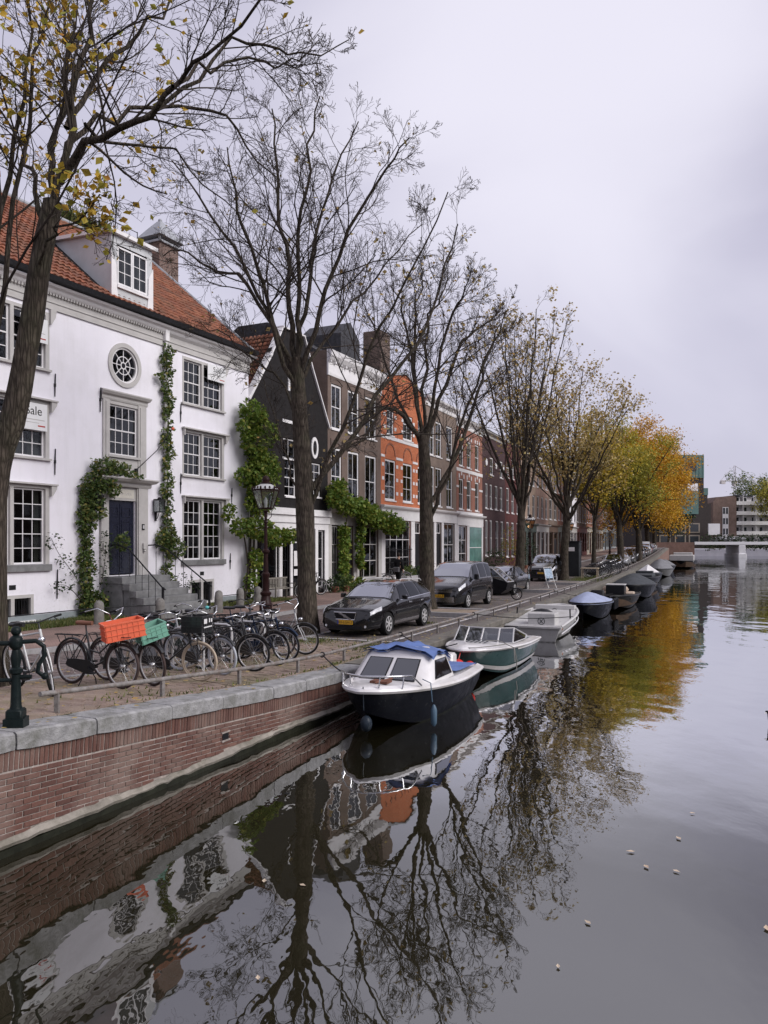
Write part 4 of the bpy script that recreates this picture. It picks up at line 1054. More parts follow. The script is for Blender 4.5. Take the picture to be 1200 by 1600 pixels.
b.box(.5,-.115,2.1,4.4,-.085,2.14); b.box(.5,-.115,2.85,4.4,-.085,2.89); b.build('window_grille', blackiron, h)
greyb = brick_mat('grey_brown_brick', (0.224,0.161,0.126), (.21,.155,.125), (.22,.19,.17), ms=.008)
canal_house('grey brown brick house with paired white windows and plain white shop front', (2.66,49.9), 24.0, 6.34, 12.9, greyb, [(5.75,8.4),(9.1,11.5)], [(.6,1.75),(2.0,3.2),(4.2,5.5)],
    shop=dict(z=5.4, bays=[(.4,1.6,'w'),(2.0,3.1,'d'),(3.5,5.9,'w')], sill=.7, gc=2, gr=(1,1)), corn=(white,.6), roof=1.8, rows_s=(1,1))
redb = brick_mat('red_brown_brick', (0.324,0.115,0.074), (.30,.12,.08), (.26,.2,.17), ms=.008, var=.2)
h = canal_house('red brick house with white stone bands and turquoise shop window', (5.25,55.7), 23.5, 6.68, 12.5, redb, [(5.75,8.05),(8.95,11.0)], [(.6,1.7),(2.5,3.6),(4.65,5.7)],
    shop=dict(z=5.3, bays=[(.4,2.5,'w')], sill=.5, gc=2, gr=(1,2)), corn=(white,.7), roof=1.2, rows_s=(1,1))
boxpart(h,'stone_band',white,(0,-.03,8.55,6.68,-.001,8.8),(0,-.03,7.35,.55,-.001,7.5),(1.75,-.03,7.35,2.45,-.001,7.5),(3.65,-.03,7.35,4.6,-.001,7.5),(5.75,-.03,7.35,6.68,-.001,7.5),(0,-.06,5.4,6.68,-.001,5.62))
b = MB()
for um in (1.15,3.05,5.17):
    for k in (-1,0,1): b.box(um-.09+k*.55,-.04,8.06+(.22 if k == 0 else .0),um+.09+k*.55,-.001,8.38+(.15 if k == 0 else 0))
    for k in (-1,0,1): b.box(um-.09+k*.55,-.04,11.02,um+.09+k*.55,-.001,11.3)
b.build('keystone', white, h)
b = MB(); b.box(2.9,-.065,1.3,6.2,-.061,4.5); sw = b.build('shop_window', mat('turquoise_shop_glass', (.10,.22,.19), .12, .35, 1.2, spec=.7), h); boxpart(sw,'shop_window_frame',white,(2.8,-.10,1.2,2.9,-.06,4.6),(6.2,-.10,1.2,6.3,-.06,4.6),(2.9,-.10,4.5,6.2,-.06,4.6),(2.9,-.10,2.9,6.2,-.066,2.95))
darkb = brick_mat('dark_purple_brick', (0.062,0.033,0.035), (.068,.036,.038), (.07,.05,.05), ms=.006)
h = canal_house('tall dark purple brick house with narrow white windows and round plaques', (7.91,61.8), 23.0, 7.4, 12.4, darkb, [(2.2,5.2),(6.1,8.2),(8.95,10.45)], [[(.9,1.7),(2.3,3.1),(4.2,5.2),(5.9,6.9)],[(.9,1.7),(2.3,3.1),(3.9,4.9),(5.6,6.6)],[(2.3,3.4),(5.6,6.6)]], corn=(greytrim,.4), roof=2.2, rows_s=(1,1))
for u in (1.2,4.3,6.95):
    b = MB(); b.lathe([(.28,0),(.30,.03),(.24,.05)], 14, (u,.0,9.9), 'y'); b.build('round_plaque', white, h)
marb = brick_mat('maroon_brick', (0.106,0.033,0.033), (.11,.036,.034), (.09,.05,.045), ms=.006)
canal_house('maroon painted brick house with white windows next to the dark purple one', along((7.91,61.8),23,7.42), 23.0, 6.3, 12.9, marb, [(2.0,5.2),(6.0,8.3),(9.2,11.0)], [(.5,1.5),(2.4,3.4),(4.5,5.5)], corn=(white,.5), roof=1.8, rows_s=(1,1))
tanb = brick_mat('tan_brick', (0.360,0.240,0.180), (.36,.25,.19), (.3,.26,.22), ms=.008)
P = along(along((7.91,61.8),23,7.42),23,6.34)
specs = [('tan brick house with green painted shop front behind the fourth tree', 22.8, 7.0, 12.6, tanb, mat('dark_green_shop_paint', (.05,.07,.06), .5), 3), ('pinkish brick house with white shop windows behind the yellowing tree', 22.6, 7.0, 12.2, brick_mat('pink_brick', (0.360,0.204,0.156), (.35,.21,.165), (.3,.25,.22)), None, 3),
         ('narrow brown brick house with white hoist gable far along the street', 22.4, 6.0, 13.4, greyb, None, 2), ('brick house with white awning above its shop far along the street', 22.2, 7.0, 12.0, redb, None, 3),
         ('plain white painted house far along the street', 22.0, 9.0, 12.5, plaster, None, 3), ('brown brick corner house beyond the white painted one', 21.8, 11.0, 13.5, brownb, None, 4),
         ('long red brick block behind the golden trees', 21.6, 24.0, 14.0, redb, None, 8), ('long dark brick block at the far bridge', 21.5, 28.0, 15.0, brownb, None, 9)]
shopcols = [None, greytrim, mat('brown_shop_paint', (.12,.075,.05), .5), mat('grey_green_shop_paint', (.16,.18,.16), .5), greytrim, mat('dark_red_shop_paint', (.14,.04,.035), .5), mat('cream_shop_paint', (.45,.41,.34), .5), greypaint]
for i, (lb, an, Wd, H, wm, sm, nc) in enumerate(specs):
    g = G(*P); st = Wd/nc; cl = [(k*st+st*.24, k*st+st*.76) for k in range(nc)]
    bays = [(k*st+.3, (k+1)*st-.25, 'd' if k == 1 else 'w') for k in range(nc)]
    canal_house(lb, P, an, Wd, H+g-.75, wm, [(g+5.0,g+7.4),(g+8.3,g+10.4)], cl, shop=dict(z=g+4.3, z0=g+.25, bays=bays, sill=.5, gc=2, gr=(1,1)), corn=(white,.6), roof=1.8, rows_s=(1,1), shopm=sm or shopcols[i], cur=0, base=g-.4)
    P = along(P, an, Wd+.03)

# the row across the water, out of the picture on the right: it closes the canal for windows, hulls and paintwork that face it
b = MB(); rr_ = random.Random(3); t = -34
while t < 150:
    w_ = rr_.uniform(6, 10); H_o = rr_.uniform(7.5, 9.5); P4 = [W(t, -37), W(t+w_, -37), W(t+w_, -47), W(t, -47)]
    b.k = 0; b.loft([[(p.x, p.y, -.5) for p in P4], [(p.x, p.y, H_o) for p in P4], [((P4[i].x+P4[(i+3)%4].x)/2*.6+P4[i].x*.4, (P4[i].y+P4[(i+3)%4].y)/2*.6+P4[i].y*.4, H_o+2) for i in range(4)]])
    b.k = 1; d_ = (P4[1]-P4[0]).normalized(); n_o = Vector((-d_.y, d_.x, 0))
    for z in (2.2, 5.4):
        for k in range(3): c = P4[0] + d_*(w_*(k+.5)/3) + n_o*.02 + Vector((0,0,z-P4[0].z+.9)); b.obox(c, d_*w_*.09, n_o*.03, Vector((0,0,.95)))
    t += w_ + .02
b.build('opposite_house_row', [brownb, white], kind='structure')
# ------------------------------------------------------------------ trees
def nrm(a): return a / np.maximum(np.linalg.norm(a, axis=-1, keepdims=True), 1e-9)
def spline(ctrl, k):
    c = np.array(ctrl, dtype=float); n = len(c)
    c = np.vstack([2*c[0]-c[1], c, 2*c[-1]-c[-2]])
    out = []
    for q in np.linspace(0, n-1, k):
        i = min(int(q), n-2); f = q - i; a, b, d, e = c[i], c[i+1], c[i+2], c[i+3]
        out.append(.5*((2*b) + (d-a)*f + (2*a-5*b+4*d-e)*f*f + (3*b-a-3*d+e)*f**3))
    return np.array(out)
def tube_batch(P, R, n):
    B, k, _ = P.shape
    t = nrm(np.gradient(P, axis=1)); mean = nrm(t.mean(1))
    ref = np.where(np.abs(mean[:, 2:3]) > .8, np.array([[1., .13, 0]]), np.array([[0, .1, 1.]]))[:, None, :]
    u = nrm(np.cross(t, np.broadcast_to(ref, t.shape))); w = np.cross(t, u)
    a = np.arange(n)*2*np.pi/n
    V = P[:, :, None, :] + R[:, :, None, None]*(u[:, :, None, :]*np.cos(a)[None, None, :, None] + w[:, :, None, :]*np.sin(a)[None, None, :, None])
    i = np.arange(B)[:, None, None]*k*n + np.arange(k-1)[None, :, None]*n
    j = np.arange(n)[None, None, :]; j2 = (j+1) % n
    F = np.stack([i+j, i+j2, i+n+j2, i+n+j], -1).reshape(-1, 4)
    return V.reshape(-1, 3), F
def merge(parts):
    V = []; F = []; o = 0
    for v, f in parts: V.append(v); F.append(f+o); o += len(v)
    return np.concatenate(V), np.concatenate(F)
def grow(P, R, m, ratio, k2, rng, spread=(25, 55), up=.25, rr=.55, s0=.2, wob=.12, minr=.006, lmax=9):
    B, k, _ = P.shape
    L = np.linalg.norm(np.diff(P, axis=1), axis=2).sum(1)
    s = (s0 + (1-s0)*(np.arange(m)[None, :] + rng.uniform(0, 1, (B, m)))/m)
    q = s*(k-1); i = np.minimum(q.astype(int), k-2); f = (q-i)[..., None]
    b = np.arange(B)[:, None]
    p0 = P[b, i]*(1-f) + P[b, i+1]*f; r0 = R[b, i]*(1-f[..., 0]) + R[b, i+1]*f[..., 0]
    t = nrm(P[b, i+1]-P[b, i])
    rnd = nrm(rng.normal(size=(B, m, 3))); side = nrm(rnd - t*(rnd*t).sum(-1, keepdims=True))
    an = np.radians(rng.uniform(*spread, (B, m)))[..., None]
    d = nrm(t*np.cos(an) + side*np.sin(an) + np.array([0, 0, up]))
    ln = np.minimum(L[:, None]*ratio*(1.22-.92*s)*rng.uniform(.6, 1.25, (B, m)), lmax)
    C = np.empty((B*m, k2, 3)); C[:, 0] = p0.reshape(-1, 3); d = d.reshape(-1, 3); st = (ln.reshape(-1)/(k2-1))[:, None]
    for z in range(1, k2):
        C[:, z] = C[:, z-1] + d*st
        d = nrm(d + rng.normal(size=d.shape)*wob + np.array([0, 0, up*.22]))
    Rc = np.minimum(r0*rr, r0*.95).reshape(-1)[:, None]*np.linspace(1, .45, k2)[None, :]
    return C, np.maximum(Rc, minr)
def leaves_at(P, size, rng, flat=.0, fold=True, droop=.35):
    n = len(P); sz = (size*rng.uniform(.45, 1.4, n))[:, None]
    d = rng.normal(size=(n, 3)); d[:, 2] = d[:, 2]*.6 - droop; d = nrm(d)
    r = rng.normal(size=(n, 3)); s = nrm(np.cross(d, r)); u = np.cross(d, s)
    b = P; tip = P + d*sz; mid = P + d*sz*.5 - u*sz*.08
    l_ = P + d*sz*.45 + s*sz*.36 + u*sz*.07; r_ = P + d*sz*.45 - s*sz*.36 + u*sz*.07
    i = np.arange(n)[:, None]
    if fold:
        V = np.stack([b, l_, tip, r_, mid], 1).reshape(-1, 3); i = i*5
        return V, np.concatenate([np.concatenate([i, i+1, i+2, i+4], 1), np.concatenate([i, i+4, i+2, i+3], 1)])
    V = np.stack([b, l_, tip, r_], 1).reshape(-1, 3); i = i*4
    return V, np.concatenate([i, i+1, i+2, i+3], 1)
def sample_on(P, n, rng, s0=.3, jit=.05):
    B, k, _ = P.shape; b = rng.integers(0, B, n); q = rng.uniform(s0, 1, n)*(k-1); i = np.minimum(q.astype(int), k-2); f = (q-i)[:, None]
    return P[b, i]*(1-f) + P[b, i+1]*f + rng.normal(size=(n, 3))*jit
def vase(rng, base, z0, h, rad, n, lean=(0, 0)):
    """main limbs fanning up from the fork"""
    out = []
    for i in range(n):
        a = 2*math.pi*(i + rng.uniform(-.3, .3))/n; rr = rad*rng.uniform(.45, 1.0)*(1 if i % 3 else .35); top = h*rng.uniform(.80, 1.0) - rr*.35
        zs = z0 + rng.uniform(-.6, .8); x, y = math.cos(a), math.sin(a); p = base + np.array([0, 0, zs])
        out.append([p, p + np.array([x*rr*.28, y*rr*.28, (top-zs)*.25]), p + np.array([x*rr*.62 + lean[0], y*rr*.62 + lean[1], (top-zs)*.62]), p + np.array([x*rr + lean[0]*2, y*rr + lean[1]*2, top-zs])])
    return out
def tree(name, label, x, y, trunk_r, trunk, limbs, seed, lv=((9, .52), (6, .5), (5, .5)), leaf=None, leaf_n=0, leaf_size=.11, group=None, twig_r=.006, up=.28, spread=(24, 52), fold=False, jit=.12, s_leaf=.3, limb_r=.42, single=0, lb=None, keep=False):
    rng = np.random.default_rng(seed); base = onground(x, y, -.05)
    o = thing(name, label, 'tree', base, 0, group); bv = np.array(base)
    T = spline(trunk, 14) - bv; tr = trunk_r*np.interp(np.linspace(0, 1, 14), [0, .06, .15, .6, 1], [1.45, 1.12, 1, .86, .66])
    LP = np.stack([spline(l, 14) - bv for l in limbs]); lr = np.array([trunk_r*limb_r*rng.uniform(.75, 1.05)*(lb[i] if lb else 1) for i in range(len(limbs))])
    LP[:, 1:-1] += rng.normal(size=LP[:, 1:-1].shape)*.05
    LR = lr[:, None]*np.linspace(1, .22, 14)[None, :]
    V, F = tube_batch(T[None], tr[None], 16)
    c = np.repeat(T, 16, 0); V = c + (V-c)*(1 + .05*np.sin(np.arange(len(V))*2.4) + rng.normal(size=(len(V)))*.03)[:, None]
    np_mesh('trunk', V, F, bark, o, True)
    V, F = tube_batch(LP, LR, 8); np_mesh('limbs', V, F, bark, o, True, kind='stuff')
    parts = []; P, R = LP, LR; last = None
    for li, (m, ratio) in enumerate(lv):
        P, R = grow(P, R, m, ratio, (8, 6, 5, 4)[li], rng, spread, up, .5 if li else .42, (.22, .2, .15, .1)[li], (.13, .16, .2, .2)[li], twig_r)
        parts.append(tube_batch(P, R, (5, 4, 3, 3)[li])); last = P
    V, F = merge(parts); np_mesh('crown', V, F, twig, o)
    if leaf_n:
        pts = sample_on(last, leaf_n, rng, s_leaf, jit)
        if keep:
            uv = np.array([view_px(Vector(p) + base) for p in pts]); pts = pts[(uv[:, 0] < 170) | (rng.random(len(pts)) < np.where((uv[:, 0] < 290) & (uv[:, 1] < 420), .22, .02))]
        if single:
            w = np.argsort(pts[:, 1])[:0]
            pool = [i for i in range(len(pts)) if -10 < view_px(Vector(pts[i]) + base)[0] < 420 and view_px(Vector(pts[i]) + base)[1] > -10]
            pick = pool[:single]; me = None
            for i in pick:
                if me is None:
                    V, F = leaves_at(np.zeros((1, 3)), leaf_size*1.1, rng, fold=True); ob = np_mesh('leaf', V, F, leaf, o); me = ob.data
                else: ob = link(me, 'leaf', o)
                ob.location = pts[i]; ob.rotation_euler = rng.uniform(-1, 1, 3)*np.array([.8, .8, 3.1]); sc_ = rng.uniform(.75, 1.2); ob.scale = (sc_,)*3
            pts = np.delete(pts, pick, 0)
        V, F = leaves_at(pts, leaf_size, rng, fold=fold); np_mesh('foliage', V, F, leaf, o, kind='stuff')
    return o
def pl(Y, pts): return [np.array(pix(a, b, Y + (c[0] if c else 0))) for a, b, *c in pts]
GRP = 'elm trees along the quay'
# the leaning tree at the near end, still in yellow leaf
Y = 11.7
tree('elm_tree', 'nearest tree with leaning dark limb and yellow green leaves by the bollard', *(pix(-14, 1085, Y).xy), .205, pl(Y, [(-14,1095),(-12,980),(-14,860),(-10,760),(2,705),(22,650),(38,570),(52,480),(66,395),(84,315)]),
  [pl(Y, l) for l in ([(84,315),(102,240),(112,160),(138,70),(165,-60,.4),(185,-200,.8)], [(80,330),(86,250,.1),(100,160,.4),(103,60,.7),(112,-90,1)], [(92,285),(120,235,-.2),(165,208,-.5),(225,185,-.9),(270,135,-1.2),(318,78,-1.5),(420,-20,-2)],
   [(100,262),(128,195,.2),(185,184,.5),(255,164,.9),(350,172,1.2),(378,222,1.3),(436,280,1.5)], [(104,200),(145,130,.3),(200,62,.6),(262,8,.9),(330,-70,1.3)], [(74,360),(52,275,.3),(34,228,.6),(12,185,.9),(-40,120,1.2)], [(-14,860),(-14,600,.4),(-4,380,.7),(18,225,.9),(40,85,1.1),(48,-70,1.3)],
   [(-6,520,.5),(20,300,.9),(55,110,1.2),(76,0,1.3),(90,-130,1.5)], [(60,420),(75,370,-.4),(110,350,-.7),(150,322,-.8),(175,300,-.9)], [(135,205),(160,210,.2),(225,232,.5),(268,232,.8),(330,300,1.0),(400,345,1.1)],
   [(225,185,-.9),(300,135,-.6),(360,60,-.4),(430,75,-.2),(480,85),(545,62,.2)], [(270,135,-1.2),(330,95,-.6),(400,96,-.2),(455,95),(500,60,.4)])], 3,
  lv=((12,.42),(8,.5),(5,.55)), leaf=lf_yellow, leaf_n=3000, leaf_size=.12, fold=True, jit=.1, limb_r=.42, single=120, up=.08, spread=(25,65), twig_r=.0034, keep=True, s_leaf=.3, lb=[1,.85,.8,.6,.7,.55,.9,.7,.3,.45,.45,.35])
# the tall bare tree in front of the black house
Y = 21.3
tree('elm_tree', 'tall bare elm with thick trunk standing right in front of the black gabled house', *(pix(480, 990, Y).xy), .265, pl(Y, [(481,995),(479,900),(477,800),(472,700),(466,610),(463,560)]),
  [pl(Y, l) for l in ([(480,800),(505,735,-.3),(540,660,-.6),(572,570,-.9),(600,490,-1.2),(660,400,-1.5),(700,300,-1.8)], [(482,770,.1),(535,700,.5),(590,615,.9),(650,540,1.3),(690,440,1.8),(715,350,2)], [(468,630),(440,555,-.3),(415,480,-.6),(372,400,-.9),(320,320,-1.2),(268,250,-1.4)],
   [(465,600),(430,520,.4),(385,440,.8),(340,420,1.1),(290,395,1.3),(255,400,1.4)], [(464,570),(452,470,.2),(446,370,.5),(432,260,.8),(425,170,1)], [(463,565),(468,460,-.3),(472,350,-.6),(486,240,-.9),(500,150,-1.1)], [(465,570),(478,480,.1),(492,380,.3),(520,280,.5),(560,190,.7)],
   [(468,590),(498,500,-.3),(520,420,-.5),(560,340,-.8),(610,260,-1.1),(640,215,-1.3)], [(466,600),(505,540,.6),(548,480,1.1),(600,420,1.7),(660,350,2.3)], [(462,590),(425,500,-.5),(395,400,-1.2),(370,310,-1.8),(355,230,-2.2)], [(468,680),(440,600,.6),(392,560,1.0),(345,520,1.4),(300,500,1.8)],
   [(480,790),(455,740,.4),(440,690,.7),(410,600,1.0),(392,560,1.2)])], 8, lv=((15,.40),(8,.5),(8,.5)), limb_r=.33, leaf=lf_tan, leaf_n=220, leaf_size=.13, group=GRP, fold=True, up=.10, spread=(28,64), twig_r=.0042, lb=[.9,.9,1,.8,1,1,.95,1,.85,.9,.6,.5])
Y = 28.1
tree('elm_tree', 'bare elm in its planter between the black estate car and the dark van', *(pix(667, 951, Y).xy), .275, pl(Y, [(667,955),(667,880),(666,800),(664,730),(660,680)]),
  [pl(Y, l) for l in ([(672,810),(700,740,-.4),(725,650,-.8),(766,545,-1.2),(790,485,-1.6)], [(668,790,.2),(708,720,.6),(745,620,1.2),(762,560,1.6),(782,505,2)], [(662,700),(648,620,-.3),(640,540,-.6),(628,490,-.9),(615,440,-1.2)], [(662,700),(662,600),(668,500,.3),(690,470,.5),(700,420,.8)],
   [(660,690),(650,600,.4),(648,500,.8),(655,470,1.2),(662,418,1.4)], [(664,690),(680,600,-.4),(702,500,-.8),(720,470,-1.2),(736,425,-1.5)], [(664,700),(690,620,.5),(720,540,1),(752,510,1.6),(782,485,2)], [(658,700),(630,640,.3),(600,560,.8),(580,500,1.2),(565,470,1.5)], [(660,690),(625,650,-.6),(598,640,-1.1),(570,680,-1.6),(520,715,-1.9)])],
  12, lv=((13,.40),(8,.5),(8,.5)), limb_r=.33, leaf=lf_tan, leaf_n=520, leaf_size=.14, group=GRP, up=.14, spread=(28,62), twig_r=.0052)
def auto(label, x, y, r, fork, h, rad, n, seed, leaf, ln, ls, lv=((9,.45),(6,.5),(4,.55)), limb_r=.30, twig_r=.006, name='elm_tree', **k):
    b = np.array(onground(x, y, -.05)); rng = np.random.default_rng(seed+100); j = rng.uniform(-.25, .25, 4)
    return tree(name, label, x, y, r, [b, b+[j[0]*.4,j[1]*.3,fork*.5], b+[j[0],j[1],fork*.85], b+[j[0],j[1],fork*1.1]], vase(rng, b+[j[0],j[1],0], fork*.95, h, rad, n), seed, lv=lv, leaf=leaf, leaf_n=ln, leaf_size=ls, twig_r=twig_r, group=GRP, **k)
auto('thin leaved elm behind the dark saloon car and the black cargo tricycle', 7.42, 42, .25, 4.4, 16.0, 4.8, 11, 21, lf_tan, 3000, .15, twig_r=.006)
auto('half bare tan leaved elm beside the tall dark cabinet', 12.25, 52.5, .30, 4.6, 15.4, 5.6, 12, 33, lf_tan, 9500, .17, twig_r=.006, jit=.35)
auto('slim yellowing elm rising behind the far parked bicycles', 17.3, 63.4, .19, 4.4, 13.4, 4.8, 10, 45, lf_yolk, 9500, .20, twig_r=.007, jit=.45)
auto('yellow green elm beyond the far silver car', 24.6, 79.7, .36, 4.4, 15.2, 5.4, 12, 57, lf_olive, 23000, .19, twig_r=.008, jit=.45, up=.1, spread=(25,70))
for i, (lb, t, r, fork, hh, rad, sd, lf, n, sz) in enumerate((('golden elm overhanging the quay rail before the far bridge', 97, .36, 4.2, 17.4, 6.4, 61, lf_gold, 30000, .21), ('broad orange gold elm spreading low over the water at the far bridge', 116, .40, 3.4, 18.4, 7.2, 73, lf_gold, 40000, .24), ('brownish gold elm behind the broad orange gold one', 136, .40, 3.8, 18.6, 7.0, 82, lf_gold, 30000, .29), ('dull yellow elm far along the quay beside the bridge abutment', 160, .40, 4.0, 16, 7.0, 93, lf_gold, 18000, .33))):
    q = W(t, 1.2 + .9*(i > 0)); auto(lb, q.x, q.y, r, fork, hh, rad, 14, sd, lf, n, sz, twig_r=.009+.001*i, jit=.55, up=-.02, spread=(25,80))
# ------------------------------------------------------------------ creepers, shrubs, grass
def cloud(name, parent, mt, blobs, n, size, seed, fold=True, droop=.3, kind='stuff', flat=None):
    rng = np.random.default_rng(seed); B = np.array(blobs, dtype=float)       # x, y, z, rx, ry, rz
    vol = (B[:, 3]*B[:, 5]); i = rng.choice(len(B), n, p=vol/vol.sum())
    d = nrm(rng.normal(size=(n, 3)))*rng.uniform(.25, 1, (n, 1))**.45
    P = B[i, :3] + d*B[i, 3:]
    V, F = leaves_at(P, size, rng, fold=fold, droop=droop)
    return np_mesh(name, V, F, mt, parent, kind=kind)
def creeper(label, stem_pts, blobs, n, size, mt, seed, stem_r=.03, shoots=0, name='climbing_plant', root=None, rz=None):
    o = thing(name, label, 'plant', root or (WP[0], WP[1], 0), RAD(90-WA) if rz is None else rz)
    b = MB()
    for s_ in stem_pts: b.tube(spline(s_, 14).tolist(), [stem_r*(1-.6*i/13) for i in range(14)], 6)
    b.build('stem', bark, o, 40); cloud('foliage', o, mt, blobs, n, size, seed)
    return o
creeper('leafy creeper arching from the ground up over the navy door lintel', [[(5.25,-.15,.8),(5.2,-.12,2),(5.3,-.1,3.4),(5.4,-.1,4.6),(5.8,-.2,5.6),(6.6,-.4,5.7)], [(5.35,-.2,.8),(5.5,-.12,2.2),(5.2,-.1,3.6),(5.5,-.2,5.0)]],
  [(5.3,-.18,.98+.36*k,.30+.06*math.sin(k*1.7),.16,.30) for k in range(12)] + [(5.55,-.25,5.2,.45,.25,.4),(5.9,-.3,5.75,.5,.3,.33),(6.5,-.35,5.75,.55,.28,.25),(7.1,-.35,5.55,.45,.22,.12),(6.0,-.3,5.2,.35,.2,.35),(6.35,-.3,5.0,.25,.15,.25),(5.55,-.3,1.3,.5,.3,.45),(5.5,-.25,4.4,.55,.2,.45),(6.55,-.45,3.3,.3,.2,.35)], 4700, .115, lf_green, 4)
creeper('straggly dark shrub reaching across white wall left of the navy door', [[(5.4,-.2,.8),(4.9,-.3,2.0),(4.2,-.25,2.9),(3.9,-.25,3.4)],[(5.4,-.2,.8),(5.8,-.35,2.2),(6.0,-.3,3.3)],[(5.3,-.2,1.2),(4.5,-.3,1.9),(4.0,-.25,2.0)]],
  [(4.0,-.28,3.3,.35,.15,.3),(4.4,-.28,2.7,.4,.15,.3),(4.3,-.3,1.95,.5,.2,.25),(4.8,-.3,2.2,.4,.2,.35),(5.85,-.35,2.6,.35,.2,.6),(6.0,-.35,3.3,.3,.2,.5),(5.9,-.35,1.7,.35,.2,.5)], 520, .085, lf_dark, 6, .014)
creeper('dense green creeper climbing the white downpipe right of the door', [[(8.9,-.1,.8),(8.95,-.14,3),(9.0,-.13,6),(8.95,-.15,10.3)],[(9.05,-.1,.8),(9.0,-.14,4),(9.05,-.15,9)]],
  [(8.98+.10*math.sin(k*2.2),-.18,1.6+.33*k,.21+.07*math.sin(k*1.3),.15,.28) for k in range(27)] + [(8.85,-.25,3.4,.5,.28,.45),(9.3,-.25,3.1,.5,.25,.4),(8.6,-.22,9.2,.25,.1,.15)], 3700, .115, lf_green, 9)
creeper('thin climbing rose on the iron handrail of the stone steps', [[(8.75,-.9,.85),(8.8,-1.1,1.6),(8.7,-1.3,2.1)],[(8.9,-.5,.85),(9.0,-.7,1.9)]], [(8.8,-1.1,1.9,.35,.35,.35),(8.95,-.7,1.5,.3,.3,.4),(8.7,-1.5,1.7,.3,.3,.3)], 200, .08, lf_dark, 13, .01)
creeper('big bushy wisteria covering the corner between white and black houses', [[(13.6,-.3,.8),(13.7,-.3,2.5),(13.8,-.3,5),(13.9,-.3,8)],[(14.0,-.4,.8),(13.9,-.35,3),(14.2,-.4,6)],[(13.3,-.3,.8),(13.5,-.35,2.3),(13.3,-.3,3.6)]],
  [(13.85+.25*math.sin(k*1.9),-.55,4.9+.42*k,.62+.2*math.sin(k*2.3),.45,.5) for k in range(10)] + [(14.5,-.6,7.9,.7,.4,.6),(14.6,-.6,6.4,.7,.4,.8),(13.0,-.5,8.0,.35,.25,.35),(12.95,-.5,6.0,.4,.25,.4),(14.5,-.6,5.1,.6,.4,.5),(13.8,-.7,3.9,.9,.5,.5),(12.8,-.6,3.9,.7,.35,.4),(12.2,-.4,4.5,.35,.2,.4),(14.6,-.9,3.5,.9,.5,.45),(15.5,-1.0,3.6,.7,.4,.35),(13.9,-.5,2.6,.5,.35,.5),(13.7,-.4,1.6,.35,.3,.6)], 9500, .15, lf_light, 15, .07)
creeper('light green wisteria canopy over the doorway of the brown brick house', [[(1.0,-.3,.8),(1.05,-.3,3),(1.2,-.5,5)],[(3.0,-.3,.8),(3.0,-.35,3),(2.6,-.5,5.2)]],
  [(-.4+.55*k,-.75+.1*math.sin(k),5.45-.10*k+.15*math.sin(k*2.1),.55,.6,.5) for k in range(14)] + [(1.05,-.35,3.9-.45*k,.35,.25,.35) for k in range(7)] + [(2.9,-.35,4.2-.4*k,.28,.22,.3) for k in range(6)] + [(0.3,-.6,6.2,.4,.3,.3),(-.2,-.6,5.9,.5,.4,.4)], 8500, .18, lf_light, 17, .06, root=(-2.8,38.2,0), rz=RAD(90-25.5))
for lb, u, y, z, r, P, A, mt, sd in (('low dark shrub at the foot of the black house shop front', 6.1,-.7,1.25,.5,BP,BA,lf_dark,1), ('leafy potted shrub beside the brown house doorway', .6,-.7,1.2,.42,(-2.8,38.2),25.5,lf_green,2), ('round pot plant by the brown house side door', 1.5,-.9,1.1,.32,(-2.8,38.2),25.5,lf_light,3),
      ('bushy dark evergreen before the turquoise shop window', 6.2,-1.2,1.9,.9,(5.25,55.7),23.5,lf_dark,5), ('tall thin shrub beside the dark purple house railing', 4.2,-1.2,2.9,.8,(7.91,61.8),23,lf_olive,6), ('dark bush beside the maroon house', 3,-1.2,2.4,1.1,along((7.91,61.8),23,7.42),23,lf_dark,7)):
    px_, py_ = along(P, A, u); nx, ny = math.cos(RAD(A)), -math.sin(RAD(A)); q = (px_ - nx*y, py_ - ny*y)
    o = thing('shrub', lb, 'shrub', (q[0], q[1], G(*q)+.1), 0); b = MB(); g0 = 0
    b.tube([(0,0,0),(0.02,0,z-.85)], .03, 5); b.build('stem', bark, o); cloud('foliage', o, mt, [(0,0,z-.85,r,r,(z-.85)*.9+.15),(r*.4,0,z-.6,r*.7,r*.7,r*.7),(-r*.4,.1,z-.9,r*.7,r*.7,r*.6)], int(420*max(1, r*1.5)), .13, sd)
    b = MB(); b.lathe([(.14,0),(.2,.26),(.22,.3),(.2,.3)], 10); b.build('pot', mat('terracotta', (.25,.11,.07), .8) if sd == 1 else bpy.data.materials['terracotta'], o, 40)
def grass(name, pts, hgt, seed, label=None):
    rng = np.random.default_rng(seed); P = np.array(pts); n = len(P)
    a = rng.uniform(0, 6.28, n); d = np.stack([np.cos(a), np.sin(a), np.zeros(n)], 1); hh = hgt*rng.uniform(.4, 1.3, n)[:, None]
    lean = np.stack([rng.normal(size=n)*.4, rng.normal(size=n)*.4, np.ones(n)], 1)*hh
    w = .012 + hh*.05
    V = np.stack([P-d*w, P+d*w, P+lean], 1).reshape(-1, 3); i = np.arange(n)[:, None]*3
    return np_mesh(name, V, np.concatenate([i, i+1, i+2], 1), grassm, None, kind='stuff')
rng = np.random.default_rng(77); pts = []
for i in range(16000):
    u = rng.uniform(0.3, 15.2); y = -rng.uniform(.05, 1.45)
    if 5.9 < u < 8.9: continue
    p = hm @ Vector((u, y, 0)); pts.append((p.x, p.y, G(p.x, p.y)+.10))
grass('grass', pts, .12, 5)
pts = []
